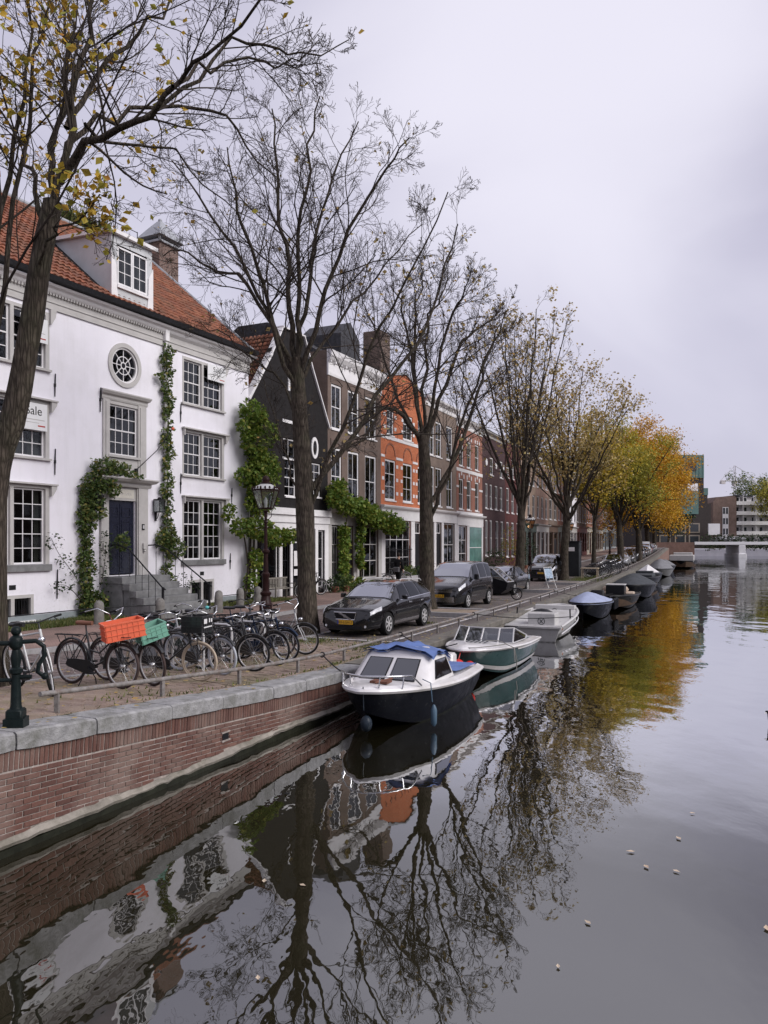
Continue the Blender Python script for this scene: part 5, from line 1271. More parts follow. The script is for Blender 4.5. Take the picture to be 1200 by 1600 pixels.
for t, s, rt, rs, n in ((17.2,2.9,.5,.5,500),(17.0,1.2,.9,.4,350),(11,.52,3,.05,80),(14.6,.52,2.2,.06,140),(8.6,.9,1,.4,60),(12.5,2.4,2.5,.8,260),(22.6,1.7,.2,.2,60),(55,1.6,4,1.0,4500),(61,1.8,4,.9,3500)):
    for i in range(n):
        p = W(t+rng.normal()*rt*.6, max(.5, s+rng.normal()*rs*.6)); pts.append((p.x, p.y, p.z))
grass('weeds', pts, .06, 6)
pts = []
for i in range(2600):
    p = hm @ Vector((rng.uniform(9.2,12.6), rng.uniform(5.75,8), RZ+.2)); pts.append(p)
o = grass('roof_grass', pts, .75, 8); o.parent = None
for o_ in [o]: 
    o_['label'] = 'tall dry grass growing on the white house roof terrace'
tb = MB()
for u in (4.6,7.4,10.2):
    p = 0
# planters round the quay trees: raised earth beds with kerbs
def planter(t0, t1, s0, s1, label):
    o = thing('tree_planter', label, 'planter', W(t0, s0), head(t0)); L = t1-t0; D = s1-s0
    for q in ((0,0,L,.16),(0,D-.16,L,D),(0,.163,.16,D-.163),(L-.16,.163,L,D-.163)):
        b = MB(); b.cbox(q[0],q[1],-.05,q[2],q[3],.15,.012); b.build('kerb', kerbm, o)
    b = MB(); b.box(.16,.16,-.05,L-.16,D-.16,.11); b.build('earth', yard, o)
planter(24.75, 26.75, .95, 3.1, 'raised earth bed round the elm between the two black vehicles')
planter(38.9, 40.3, .95, 3.1, 'raised earth bed beside the dark saloon car')
planter(46.9, 48.7, .95, 3.1, 'raised earth bed in front of the far dark van')
# ------------------------------------------------------------------ vehicles (local x from front bumper to the back, y across, z up)
def ip(x, tab): return float(np.interp(x, [a for a, _ in tab], [b for _, b in tab]))
class Car:
    def __init__(s, L, zt, belt, wb, wt, wheels, rw=.32, zb=.2, drop=.05):
        s.L, s.zt, s.belt, s.wb, s.wt, s.wheels, s.rw, s.zb, s.drop = L, zt, belt, wb, wt, wheels, rw, zb, drop
    def sec(s, x):
        w, wt, zt, bz = ip(x, s.wb), ip(x, s.wt), ip(x, s.zt), ip(x, s.belt); zb = ip(x, s.zb) if isinstance(s.zb, list) else s.zb
        bz = min(bz, zt-.02); ar = 0
        for xw in s.wheels:
            d = abs(x-xw); r = s.rw + .055
            if d < r: ar = max(ar, s.rw + math.sqrt(r*r-d*d))
        zm = zb + (bz-zb)*.45; ze = max(zt - s.drop, bz+.01)
        return [(0,zb),(w*.78,max(zb,ar*.9)),(w*.95,max(zb+.05,ar)),(w,max(zm,ar+.004)),(w*1.0,max(zm+(bz-zm)*.55,ar+.008)),(w*.975,max(bz,ar+.012)),
                ((w*.975+wt)/2+.012*(ze-bz>.15),(bz+ze)/2),(wt,ze),(wt*.78,zt-.012),(0,zt)]
    def pt(s, x, v, side, off=0):
        q = s.sec(x); i = min(int(v), len(q)-2); f = v-i
        y = q[i][0]*(1-f)+q[i+1][0]*f; z = q[i][1]*(1-f)+q[i+1][1]*f
        if off:
            n2 = Vector((q[i+1][1]-q[i][1], -(q[i+1][0]-q[i][0]))); n2 = n2.normalized() if n2.length > 1e-6 else Vector((0,1))
            e = .02; qa, qb = s.sec(max(0,x-e)), s.sec(min(s.L,x+e)); dz = ((qb[i][1]-qa[i][1])*(1-f)+(qb[i+1][1]-qa[i+1][1])*f)/(2*e)
            y += n2.x*off; z += n2.y*off; x -= dz*n2.y*off
        return (x, side*y, z)
    def body(s, parent, paint, label=None):
        xs = sorted(set([round(s.L*i/90, 4) for i in range(91)] + [round(w+s.rw*1.17*math.cos(k*math.pi/12), 4) for w in s.wheels for k in range(13)]))
        xs = [x for x in xs if 0 <= x <= s.L]
        secs = []
        for x in xs:
            q = s.sec(x); secs.append([(x, y, z) for y, z in q] + [(x, -y, z) for y, z in reversed(q[1:-1])])
        b = MB(); b.loft(secs); return b.build('body', paint, parent, 38)
    def patch(s, name, mt, parent, x0, x1, v0, v1, sides=(1,-1), off=.006, nx=10, nv=4, sk0=0, sk1=0, across=False, smooth=60):
        b = MB()
        for sd in sides:
            V = []; 
            for i in range(nx+1):
                for j in range(nv+1):
                    f = j/nv; a = x0 + sk0*f; e = x1 + sk1*f; V.append(s.pt(a+(e-a)*i/nx, v0+(v1-v0)*f, sd, off))
            b.add(V, [(i*(nv+1)+j, i*(nv+1)+j+1, (i+1)*(nv+1)+j+1, (i+1)*(nv+1)+j) for i in range(nx) for j in range(nv)])
        return b.build(name, mt, parent, smooth)
    def wheel(s, parent, x, side, y, rimmat=None, spokes=7):
        r = s.rw; b = MB(); b.lathe([(r*.62,-.09),(r*.95,-.10),(r,-.06),(r,.06),(r*.95,.10),(r*.62,.09)], 28, (0,0,0), 'y'); w = b.build('wheel', rubber, parent, 40, loc=(x, side*(y-.085), r))
        b = MB(); o = .085*side
        b.torus((0, o, 0), r*.63, r*.045, 'y', 28, 6)
        for k in range(spokes):
            a = 2*math.pi*k/spokes; c, d = math.cos(a), math.sin(a); b.obox((r*.36*c, o, r*.36*d), (r*.27*c,0,r*.27*d), (-.022*d,0,.022*c), (0,.012,0))
        b.lathe([(r*.16,-.015),(r*.16,.015)], 12, (0,o,0), 'y'); b.build('rim', rimmat or alu, w, 40)
        b = MB(); b.lathe([(r*.6,-.01),(r*.6,.01)], 20, (0,o*.55,0), 'y'); b.build('brake_disc', darkplastic, w)
        return w
headlamp = mat('headlamp_lens', (.62,.62,.64), .12, .35, 14, spec=.8)
tail_red = mat('tail_lamp_red', (.30,.015,.012), .2, .2)
def plate(parent, body, x, z, w=.46, tilt=0):
    b = MB(); b.box(x-.012,-w/2,z-.055,x,w/2,z+.055); p = b.build('number_plate', plate_y, parent)
    b = MB(); b.box(x-.0135,w/2-.045,z-.053,x-.0122,w/2-.002,z+.053); b.build('plate_band', mat('plate_blue', (.02,.04,.22), .5), p)
    text('plate_lettering', body, .098, ink, p, (x-.014, -.02, z), (RAD(90),0,RAD(-90)), .0008)
    return p
def finish(c, o, wy, rim=None, spokes=7):
    for x in c.wheels:
        for sd in (1,-1): c.wheel(o, x, sd, wy, rim, spokes)
    b = MB(); b.box(c.L*.12, -wy*.7, .18, c.L*.9, wy*.7, c.rw*1.6); b.build('underbody', darkplastic, o)
# black estate car in the nearest bay
def place_car(name, label, fx, fy, th, front_axle, half, cat='car', group='cars parked along the quay'):
    # fx, fy: ground point under the canal side front wheel
    d = Vector((math.cos(th), math.sin(th))); n = Vector((-d.y, d.x)); p = Vector((fx, fy)) - d*front_axle + n*half
    return thing(name, label, cat, (p.x, p.y, G(p.x, p.y)-.01), th, group)
TH = RAD(90-24.6)
c = Car(4.52, [(0,.60),(.05,.70),(.14,.765),(.5,.84),(1.0,.93),(1.28,.975),(1.55,1.13),(1.85,1.30),(2.05,1.385),(2.4,1.43),(3.0,1.435),(3.6,1.40),(4.0,1.34),(4.16,1.28),(4.36,1.02),(4.46,.95),(4.52,.80)],
        [(0,.56),(.06,.64),(.3,.74),(1.2,.88),(2.2,.915),(3.6,.96),(4.2,.98),(4.45,.93),(4.52,.75)], [(0,.58),(.04,.68),(.14,.77),(.4,.845),(.8,.875),(1.4,.882),(3.5,.882),(4.1,.85),(4.4,.78),(4.52,.68)],
        [(0,.50),(.14,.66),(.6,.74),(1.28,.745),(1.6,.69),(2.05,.60),(3.2,.585),(4.0,.555),(4.2,.56),(4.4,.62),(4.52,.62)], (.90, 3.54), .315, .19)
o = place_car('estate_car', 'shiny black estate car parked nearest with yellow plate and silver grille frame', .13, 21.0, TH, .90, .87)
c.body(o, carblack)
c.patch('windscreen', screenglass, o, 1.33, 2.02, 7.12, 9.0, off=.007, nv=6)
for a, e, k0, k1 in ((1.72,2.42,.22,.0),(2.50,3.22,.02,-.02),(3.31,4.08,.0,-.10)): c.patch('side_window', carglass, o, a, e, 5.12, 6.86, off=.008, sk0=k0, sk1=k1)
c.patch('rear_window', carglass, o, 4.18, 4.36, 7.3, 9, off=.006)
c.patch('headlight', headlamp, o, .07, .50, 4.55, 5.95, off=.008, sk0=.04, sk1=.10)
c.patch('chrome_strip', chrome, o, 1.5, 4.1, 5.0, 5.09, off=.012); c.patch('sill_strip', chrome, o, 1.33, 3.12, 2.15, 2.45, off=.010); c.patch('side_moulding', blackpaint, o, 1.4, 3.1, 3.25, 3.5, off=.014)
c.patch('tail_lamp', tail_red, o, 4.30, 4.46, 5.1, 6.9, off=.006)
b = MB(); b.loft([[(-.015,-.32,.66),(-.015,.32,.66),(-.005,.27,.48),(-.005,-.27,.48)],[(.05,-.32,.66),(.05,.32,.66),(.06,.27,.48),(.06,-.27,.48)]]); g = b.build('grille', blackpaint, o)
b = MB(); b.tube([(-.022,-.33,.665),(-.022,.33,.665),(-.012,.28,.475),(-.012,-.28,.475),(-.022,-.33,.665)], .014, 6); b.build('grille_frame', chrome, g, 40)
b = MB(); b.obox((-.028,0,.57),(.006,0,0),(0,.17,.085),(0,-.012,.022)); b.lathe([(.045,-.008),(.045,.008)],16,(-.034,0,.57),'x'); b.build('diagonal_badge', chrome, g)
plate(o, '03-LGH-3', -.018, .40)
b = MB(); b.box(-.012,-.50,.22,.03,.50,.31); b.build('lower_intake', blackpaint, o)
for sd in (1,-1):
    b = MB(); b.lathe([(.035,0),(.035,.012)], 14, (.0,sd*.58,.30), 'x'); b.build('fog_light', headlamp, o)
    b = MB(); b.cbox(1.70,min(sd*.90,sd*1.05),.93,1.84,max(sd*.90,sd*1.05),1.06,.03); b.build('mirror', carblack, o)
    b = MB(); b.tube([(2.25,sd*.60,1.43),(2.4,sd*.60,1.47),(3.9,sd*.56,1.42),(4.05,sd*.55,1.36)], .018, 6); b.build('roof_rail', alu, o, 40)
    for x in (2.28,3.18):
        b = MB(); b.cbox(x,min(sd*.88,sd*.915),.80,x+.20,max(sd*.88,sd*.915),.835,.008); b.build('handle', chrome, o)
[c.patch('door_gap', blackpaint, o, x_, x_+.014, 2.5, 4.98, off=.003, nx=1) for x_ in (1.36, 2.46, 3.24)]; c.patch('bonnet_gap', blackpaint, o, .55, 1.2, 5.62, 5.70, off=.004)
c.patch('bumper_strip', blackpaint, o, .03, .55, 2.6, 2.9, off=.012)
finish(c, o, .87)
b = MB(); b.box(1.9,-.55,.5,2.3,-.15,1.15); b.box(1.9,.15,.5,2.3,.55,1.15); b.box(3.0,-.6,.5,3.2,.6,1.1); b.build('seats', darkplastic, o)
# tall vans
def van(label, fx, fy, th, plate_txt, paint, badge, grp='cars parked along the quay', H=1.80, name='van'):
    k = H/1.80
    c = Car(4.38, [(0,.66),(.05,.80),(.15,.90),(.5,1.02),(.95,1.13),(1.2,1.20),(1.6,1.52),(1.9,1.70),(2.2,1.77*k),(2.8,1.80*k),(3.6,1.78*k),(4.2,1.72*k),(4.32,1.60),(4.38,1.0)],
            [(0,.60),(.06,.74),(.3,.86),(1.1,1.05),(2.0,1.10),(4.2,1.12),(4.38,.95)], [(0,.66),(.05,.76),(.2,.85),(.5,.89),(1.2,.905),(3.9,.905),(4.3,.86),(4.38,.82)],
            [(0,.58),(.2,.74),(.9,.82),(1.2,.80),(1.7,.72),(2.2,.68),(4.0,.67),(4.38,.66)], (.88, 3.60), .32, .20)
    o = place_car(name, label, fx, fy, th, .88, .89, 'van', grp)
    c.body(o, paint); c.patch('windscreen', screenglass, o, 1.24, 1.98, 7.1, 9.0, off=.007, nv=6)
    for a, e, k0, k1 in ((1.45,2.35,.36,.0),(2.50,3.3,0,0),(3.42,4.18,.0,-.05)): c.patch('side_window', carglass, o, a, e, 5.12, 6.85, off=.008, sk0=k0, sk1=k1)
    [c.patch('door_gap', blackpaint, o, x_, x_+.016, 2.5, 4.98, off=.003, nx=1) for x_ in (1.32, 2.42, 3.36)]
    c.patch('headlight', headlamp, o, .10, .62, 4.7, 6.2, off=.008, sk0=.05, sk1=.10); c.patch('side_moulding', blackpaint, o, 1.35, 3.1, 3.2, 3.55, off=.014); c.patch('bumper', darkplastic, o, .02, .52, 2.2, 3.3, off=.014)
    b = MB(); b.box(-.012,-.55,.66,.06,.55,.72); b.box(-.012,-.55,.745,.06,.55,.775); b.box(-.02,-.62,.30,.04,.62,.50); g = b.build('grille', chrome if badge else blackpaint, o)
    if badge:
        b = MB()
        for z in (.70,.76):
            for sd in (1,-1): b.obox((-.02,sd*.045,z),(.006,0,0),(0,.05,-sd*.028),(0,sd*.008,.014))
        b.build('double_chevron_badge', chrome, g)
    else:
        b = MB(); b.prism([(-.05,.74),(.05,.74),(.05,.80),(0,.86),(-.05,.80)], 0, .01); q = b.build('shield_badge', chrome, g); q.rotation_euler = (0,0,RAD(90)); q.location = (-.015,0,0)
    plate(o, plate_txt, -.024, .56 if not badge else .53)
    for sd in (1,-1):
        b = MB(); b.cbox(1.48,min(sd*.92,sd*1.09),1.10,1.62,max(sd*.92,sd*1.09),1.32,.03); b.build('mirror', blackpaint, o)
        b = MB(); b.lathe([(.045,0),(.045,.015)], 12, (0.01,sd*.62,.40), 'x'); b.build('fog_light', headlamp, o)
        b = MB(); b.cbox(2.45,min(sd*.90,sd*.935),1.0,2.65,max(sd*.90,sd*.935),1.035,.008); b.build('handle', blackpaint, o)
    finish(c, o, .89, spokes=6)
    b = MB(); b.box(1.9,-.6,.6,2.3,-.15,1.35); b.box(1.9,.15,.6,2.3,.6,1.35); b.build('seats', darkplastic, o)
    return o
van('dark van with double chevron badge parked just behind the elm planter', 3.22, 29.35, TH, '47-LBX-8', mat('charcoal_van_paint', (.009,.009,.010), .2, .1, 2, coat=1.0), True)
van('dark van facing the camera beyond the folding chair and saloon car', 11.4, 50.8, RAD(90-23.2), '52-ZLS-4', carblack, False)
def saloon(label, fx, fy, th, paint, grp='cars parked along the quay', hgt=1.0, txt=None, name='saloon_car'):
    h_ = lambda z: z*hgt
    c = Car(4.3, [(0,.56),(.06,.68),(.5,.80),(1.25,.92),(1.6,1.12),(2.0,1.32),(2.3,h_(1.38)),(2.8,h_(1.38)),(3.3,h_(1.22)),(3.6,1.02),(4.1,.96),(4.3,.72)], [(0,.52),(.06,.62),(1.2,.86),(2.4,.90),(3.7,.92),(4.2,.88),(4.3,.68)],
            [(0,.62),(.08,.74),(.4,.84),(.9,.87),(3.5,.87),(4.1,.82),(4.3,.70)], [(0,.52),(.5,.72),(1.25,.74),(1.7,.66),(2.1,.57),(2.8,.56),(3.4,.60),(3.7,.68),(4.3,.62)], (.82, 3.40), .31, .19)
    o = place_car(name, label, fx, fy, th, .82, .86, 'car', grp); c.body(o, paint)
    c.patch('windscreen', screenglass, o, 1.32, 2.02, 7.12, 9.0, off=.007); c.patch('rear_window', carglass, o, 2.95, 3.52, 7.15, 9.0, off=.007)
    for a, e, k0, k1 in ((1.70,2.38,.22,.0),(2.46,3.2,.02,-.2)): c.patch('side_window', carglass, o, a, e, 5.12, 6.85, off=.008, sk0=k0, sk1=k1)
    c.patch('headlight', headlamp, o, .07, .48, 4.5, 5.95, off=.008, sk0=.04, sk1=.1); c.patch('tail_lamp', tail_red, o, 4.05, 4.25, 4.3, 5.2, off=.008)
    b = MB(); b.box(-.012,-.38,.44,.05,.38,.58); b.build('grille', blackpaint, o)
    if txt: plate(o, txt, -.016, .36)
    for sd in (1,-1):
        b = MB(); b.cbox(1.70,min(sd*.88,sd*1.02),.90,1.82,max(sd*.88,sd*1.02),1.02,.03); b.build('mirror', paint, o)
    finish(c, o, .86, spokes=6); return o
saloon('low dark saloon car partly behind the black cargo tricycle', 6.35, 37.3, TH, mat('dark_grey_car_paint', (.009,.009,.011), .22, .1, 2, coat=1.0), name='saloon_car')
silver = mat('silver_car_paint', (.42,.43,.45), .3, .05, 2, metal=.4, coat=.6); lightgrey = mat('light_grey_car_paint', (.55,.55,.56), .3, .05, 2, coat=.6)
def bay(t, s=1.15): p = W(t, s); return p.x, p.y, head(t)
saloon('black hatchback parked nearest to the far bicycle cluster', *bay(75, 1.3), carblack)
saloon('silver car parked between the far bicycles and the slim elm', *bay(83, 1.3), silver, txt=None)
saloon('dark grey car just behind the far silver one', *bay(90, 1.25), mat('mid_grey_car_paint', (.06,.062,.066), .25, .1, 2, coat=.8))
van('dark high car beside the trunk of the yellow green elm', *bay(97, 1.2), '', mat('anthracite_car_paint', (.03,.032,.036), .25, .1, 2, coat=.8), False)
van('grey blue van in the row under the golden trees', *bay(108, 1.2), '', mat('grey_blue_car_paint', (.12,.14,.17), .3, .1, 2, coat=.8), False)
van('black high car fourth in the row under the golden trees', *bay(103, 1.2), '', carblack, False)
saloon('small black hatchback in the row under the golden trees', *bay(116, 1.2), carblack)
van('white van parked under the golden trees near the far bridge', *bay(125, 1.2), '', lightgrey, False, H=2.1)
saloon('dark blue car near the end of the parked row', *bay(136, 1.2), mat('dark_blue_car_paint', (.012,.018,.04), .25, .1, 2, coat=.8))
for lb_, t_, p_ in (('dark green car in the middle of the row under the golden trees', 121, mat('dark_green_car_paint', (.012,.03,.022), .25, .1, 2, coat=.8)), ('dull red car behind the white van near the far bridge', 130.5, mat('dull_red_car_paint', (.16,.02,.018), .25, .1, 2, coat=.8)), ('slate grey car just before the last pale silver one', 141.5, mat('slate_car_paint', (.09,.095,.105), .25, .1, 2, coat=.8))): saloon(lb_, *bay(t_, 1.2), p_)
saloon('pale silver car last in the row before the far bridge', *bay(147, 1.2), lightgrey)
# black cargo tricycle with a rain canopy, nosing towards the rail
p = onground(5.85, 33.9); th = RAD(-32)
o = thing('cargo_tricycle', 'black boxy cargo tricycle with clear sloping rain canopy and small front wheel', 'cargo bike', p, th)
b = MB(); b.prism([(-.35,.45),(-.25,.78),(-1.05,.98),(-1.75,1.0),(-1.75,.42),(-1.1,.28),(-.6,.28)], -.38, .38); b.build('box', blackpaint, o)
b = MB(); b.prism([(-.30,.80),(-1.0,1.38),(-1.72,1.46),(-1.72,1.01),(-1.05,.99)], -.36, .36); b.build('canopy', glass_mat('canopy_plastic', (.5,.52,.53), .25, .9), o)
b = MB(); b.tube([(-.28,-.37,.80),(-1.0,-.37,1.39),(-1.73,-.37,1.47),(-1.73,.37,1.47),(-1.0,.37,1.39),(-.28,.37,.80),(-.28,-.37,.80)], .018, 6); b.build('canopy_frame', alu, o)
b = MB(); b.torus((0,0,.27), .25, .025, 'y', 24, 6); w = b.build('wheel', rubber, o, 50)
b = MB()
for k in range(14): a = k*math.pi/7; b.tube([(0,.01,.27),(.24*math.cos(a),0,.27+.24*math.sin(a))], .003, 3)
b.lathe([(.03,-.05),(.03,.05)], 8, (0,0,.27), 'y'); b.build('spokes', chrome, w)
b = MB(); b.tube([(0,.05,.27),(-.1,.05,.5),(-.28,.03,.55)], .016, 6); b.tube([(0,-.05,.27),(-.1,-.05,.5),(-.28,-.03,.55)], .016, 6); b.build('fork', blackpaint, o)
for sd in (1,-1): b = MB(); b.torus((-1.95,sd*.40,.30), .28, .025, 'y', 20, 6); b.build('wheel', rubber, o, 50)
b = MB(); b.tube([(-1.2,0,.3),(-1.95,0,.32),(-2.2,0,.85),(-2.22,0,.95)], .025, 6); b.tube([(-1.95,-.4,.3),(-1.95,.4,.3)], .02, 6); b.build('frame', blackpaint, o); b = MB(); b.ball((-2.22,0,.99), .13, .09, .04); b.build('saddle', blackpaint, o)
b = MB(); b.tube([(-1.75,-.25,1.1),(-1.75,.25,1.1)], .014, 6); b.tube([(-1.6,0,.9),(-1.75,0,1.1)], .016, 6); b.build('handlebar', alu, o)
# folding chair with blue webbing
p = onground(9.30, 42.9); o = thing('folding_chair', 'aluminium folding chair with pale blue webbing standing in front of the far van', 'chair', p, RAD(-60))
b = MB()
for sd in (.28,-.28): b.tube([(.18,sd,0),(-.05,sd,.45),(-.25,sd,1.15)], .016, 6); b.tube([(-.28,sd,0),(.22,sd,.45)], .016, 6); b.tube([(-.10,sd,.62),(.25,sd,.64),(.22,sd,.45)], .014, 6)
b.tube([(-.25,.28,1.15),(-.25,-.28,1.15)], .016, 6); b.tube([(.22,.28,.45),(.22,-.28,.45)], .014, 6); b.build('frame', alu, o, 40)
web = mat('pale_blue_webbing', (.33,.42,.52), .8, .3, 9)
for k in range(5): f0 = .10+.17*k; b = MB(); b.obox((-.06-.19*(f0+.07)-.0,0,.5+.62*(f0+.07)), (-.002,0,-.0007), (0,.265,0), (-.018,0,.055)); b.build('back_strap', web, o)
for k in range(4): b = MB(); b.box(-.02+.06*k,-.265,.445,.03+.06*k,.265,.455); b.build('seat_strap', web, o)
# small table by the rail, tall dark cabinet
o = thing('small_table', 'small pale wooden table on the quay between far van and bicycles', 'table', W(55.5, 1.6), head(55))
b = MB(); b.cbox(-.4,-.6,.72,.4,.6,.77,.01); b.build('tabletop', mat('pale_wood', (.42,.34,.24), .7, .2), o); me = None
for x in (-.33,.33):
    for y in (-.52,.52):
        b = MB(); b.box(x-.03,y-.03,0,x+.03,y+.03,.719); b.build('leg', bpy.data.materials['pale_wood'], o)
q = W(59.5, 3.4); o = thing('tall_cabinet', 'tall dark cabinet with a small white notice behind the far van', 'cabinet', q, head(59))
b = MB(); b.cbox(-.6,-.55,0,.6,.55,2.6,.03); b.build('cabinet_body', mat('anthracite_panel', (.022,.024,.026), .5, .2, 3), o); b = MB(); b.box(-.609,-.22,1.9,-.6005,.22,2.2); b.build('notice', white, o); b = MB(); b.cbox(-.66,-.6,2.6,.66,.6,2.68,.02); b.build('cabinet_lid', blackpaint, o)
# ------------------------------------------------------------------ boats (local x from bow to stern, y to starboard/port, z up from the water)
def hull_pts(L, B, zg, n=22, bow=.55, transom=.8, keel=-.25, chine=.72, zc=.05, flare=0, nose=.0):
    """returns sections from bow to stern: keel, chine, gunwale (one side)"""
    out = []
    for i in range(n+1):
        s = i/n; f = (1-(1-min(s/.62, 1))**2.2)**bow if s < .62 else 1 - (1-transom)*((s-.62)/.38)**1.6
        b = max(B/2*f, nose); x = L*s; rake = (1-min(s/.35, 1))
        out.append((x, b, zg(s), b*chine*(1-.35*rake), zc + (zg(s)-zc)*.45*rake**1.5, keel*(1-rake**2) + zc*.5*rake**2, x + .10*L*rake**1.2*.9))
    return out
def hull(parent, H, mt, name='hull', z_split=None):
    b = MB(); secs = []
    for (x, bg, zg_, bc, zc, zk, xk) in H:
        xm = (x+xk)/2; q = [(xk, 0, zk), (x*.35+xk*.65, bc, zc), (x*.8+xk*.2, (bc*.35+bg*.65)*1.015, zc+(zg_-zc)*.55), (x, bg, zg_)]
        secs.append(q + [(a, -c, d) for a, c, d in reversed(q[1:])])
    b.loft(secs, True, True, closed=False)
    return b.build(name, mt, parent, 40)
def gunwale(parent, H, mt, name='gunwale', r=.035, dz=0, out=.01, stern=True):
    P = [(x, bg+out, zg_+dz) for (x, bg, zg_, *_) in H]; L_ = [(x, -y, z) for x, y, z in P]
    b = MB(); path = list(reversed(P)) + L_
    b.tube(path, r, 6); 
    if stern: b.tube([P[-1], L_[-1]], r, 6)
    return b.build(name, mt, parent, 50)
def deck(parent, H, mt, i0=0, i1=None, dz=.0, name='deck', inset=.02, crown=.04):
    b = MB(); i1 = i1 or len(H)-1; secs = []
    for (x, bg, zg_, *_) in H[i0:i1+1]:
        w = max(bg-inset, .005); secs.append([(x, w*k, zg_+dz+crown*(1-k*k)*min(1, w*3)) for k in (-1,-.6,-.2,.2,.6,1)])
    b.loft(secs, False, False, closed=False); return b.build(name, mt, parent, 40)
def shell_in(parent, H, mt, zf, i0, i1, inset=.06, name='inner_hull'):
    b = MB(); secs = []
    for (x, bg, zg_, *_) in H[i0:i1+1]:
        w = max(bg-inset, .02); secs.append([(x, w, zg_), (x, w*.9, zf), (x, -w*.9, zf), (x, -w, zg_)])
    b.loft(secs, True, True, closed=False); return b.build(name, mt, parent, 30)
def boat(name, label, px, py, th, group='boats moored along the quay'): return thing(name, label, 'boat', (px, py, 0), th, group)
gel = mat('white_gelcoat', (.74,.72,.72), .3, .04, 2, dirt=(.45,.42,.37), dirt_amt=.55, coat=.3)
navy = mat('navy_hull_paint', (.006,.007,.011), .45, .2, 3, spec=.12)
tealh = mat('teal_green_hull_paint', (.020,.062,.060), .25, .15, 2, coat=.4)
stain_low(navy, .06); stain_low(tealh, .05)
bluetarp = mat('blue_tarpaulin', (.10,.16,.36), .75, .18, 5, bump=.6, fine=6)
greytarp = mat('dark_grey_tarpaulin', (.055,.060,.066), .7, .2, 3, bump=.6, fine=5)
lilactarp = mat('pale_blue_boat_cover', (.30,.34,.48), .7, .12, 3, bump=.5, fine=5)
tinted = glass_mat('tinted_boat_glass', (.10,.11,.11), .14, .9)
redbuoy = mat('red_buoy_vinyl', (.55,.025,.015), .35, .1, 3)
oldwood = mat('dark_wood', (.06,.038,.025), .7, .3, 5, bump=.2)
BH = RAD(90-24.0)
# --- cabin boat with navy hull
o = boat('cabin_boat', 'white cabin boat with navy black hull and blue tarpaulin on its roof', -.42, 12.95, BH)
H = hull_pts(4.55, 2.05, lambda s: .84-.18*s-.05*math.sin(s*3.1), bow=.62, transom=.86, keel=-.3, zc=.02, nose=.02)
hull(o, H, navy); gunwale(o, H, gel, 'rubbing_strake', .05, .0, .005); 
Hi = [(x, bg+.012, z+.03, *r) for (x, bg, z, *r) in H]; deck(o, Hi, gel, crown=.07)
b = MB(); secs = []
for (x, bg, z, *_) in H[1:]: secs.append([(x, bg+.03, z-.02), (x, bg+.03, z+.04), (x, bg-.10, z+.09), (x, bg-.10, z)])
b.loft(secs, True, True)
secs = [[(x, -y, z) for x, y, z in q] for q in secs]; b.loft(secs, True, True); b.build('toe_rail', gel, o, 40)
def quadface(b, P, ins, off, n=None):
    P = [Vector(p) for p in P]; c = sum(P, Vector())/4; nn = (P[1]-P[0]).cross(P[3]-P[0]).normalized()
    return [c + (p-c)*ins + nn*off for p in P]
cab_b = [(1.10,-.62),(1.10,.62),(1.45,.86),(2.62,.88),(2.62,-.88),(1.45,-.86)]
cab_t = [(1.72,-.56),(1.72,.56),(1.85,.70),(2.50,.72),(2.50,-.72),(1.85,-.70)]
zb, ztp = .78, 1.27
b = MB(); b.loft([[(x,y,zb) for x,y in cab_b], [(x,y,ztp) for x,y in cab_t], [(x+.05*(1 if x<2 else -1)*.6,y*.9,ztp+.07) for x,y in cab_t], [(2.15+(x-2.15)*.6,y*.5,ztp+.12) for x,y in cab_t]]); cb = b.build('cabin', gel, o, 45)
def pane4(P, name='cabin_window', ins=.8, frame=.93, par=None):
    P = [Vector(p) for p in P]; c = sum(P, Vector())/4; nn = (P[1]-P[0]).cross(P[3]-P[0]).normalized()
    if nn.dot(c - Vector((2.1,0,1.15))) < 0: nn = -nn
    m_ = MB(); Q = [c+(p-c)*frame+nn*.004 for p in P]; Q2 = [c+(p-c)*frame+nn*.014 for p in P]; m_.loft([Q,Q2]); fr = m_.build('window_gasket', blackpaint, par or cb)
    m_ = MB(); m_.quad(*[c+(p-c)*ins+nn*.018 for p in P]); m_.build(name, tinted, par or cb)
lerp3 = lambda a, c, f: tuple(a[k]*(1-f)+c[k]*f for k in range(3))
A = [(1.10,-.62,zb),(1.72,-.56,ztp)]; C_ = [(1.10,.62,zb),(1.72,.56,ztp)]
for f0, f1 in ((.02,.47),(.53,.98)):
    P = [lerp3(A[0],C_[0],f0), lerp3(A[0],C_[0],f1), lerp3(A[1],C_[1],f1), lerp3(A[1],C_[1],f0)]; P = [lerp3(P[0],P[3],.14), lerp3(P[1],P[2],.14), lerp3(P[1],P[2],.9), lerp3(P[0],P[3],.9)]; pane4(P, ins=.9, frame=.98)
for sd in (1,-1):
    P = [(1.52,sd*.868,zb),(2.56,sd*.885,zb),(2.47,sd*.725,ztp),(1.92,sd*.705,ztp)]; P = [lerp3(P[0],P[3],.12), lerp3(P[1],P[2],.12), lerp3(P[1],P[2],.86), lerp3(P[0],P[3],.86)]; pane4(P, ins=.84, frame=.92)
b = MB(); n = 9; secs = []
for i in range(n+1):
    x = 1.70 + 1.05*i/n; secs.append([(x, y, ztp+.16+.038*math.sin(x*9+y*6)+.038*math.cos(y*11+i*1.3) - abs(y)**2*.16 - (.18*max(0,i-6)/3)) for y in (-.78,-.6,-.4,-.2,0,.2,.4,.6,.78)])
b.loft(secs, False, False, closed=False); secs2 = [[(x, y, z-.05) for x, y, z in q] for q in secs]; b.loft(secs2, False, False, closed=False)
b.build('blue_tarpaulin', bluetarp, o, 60)
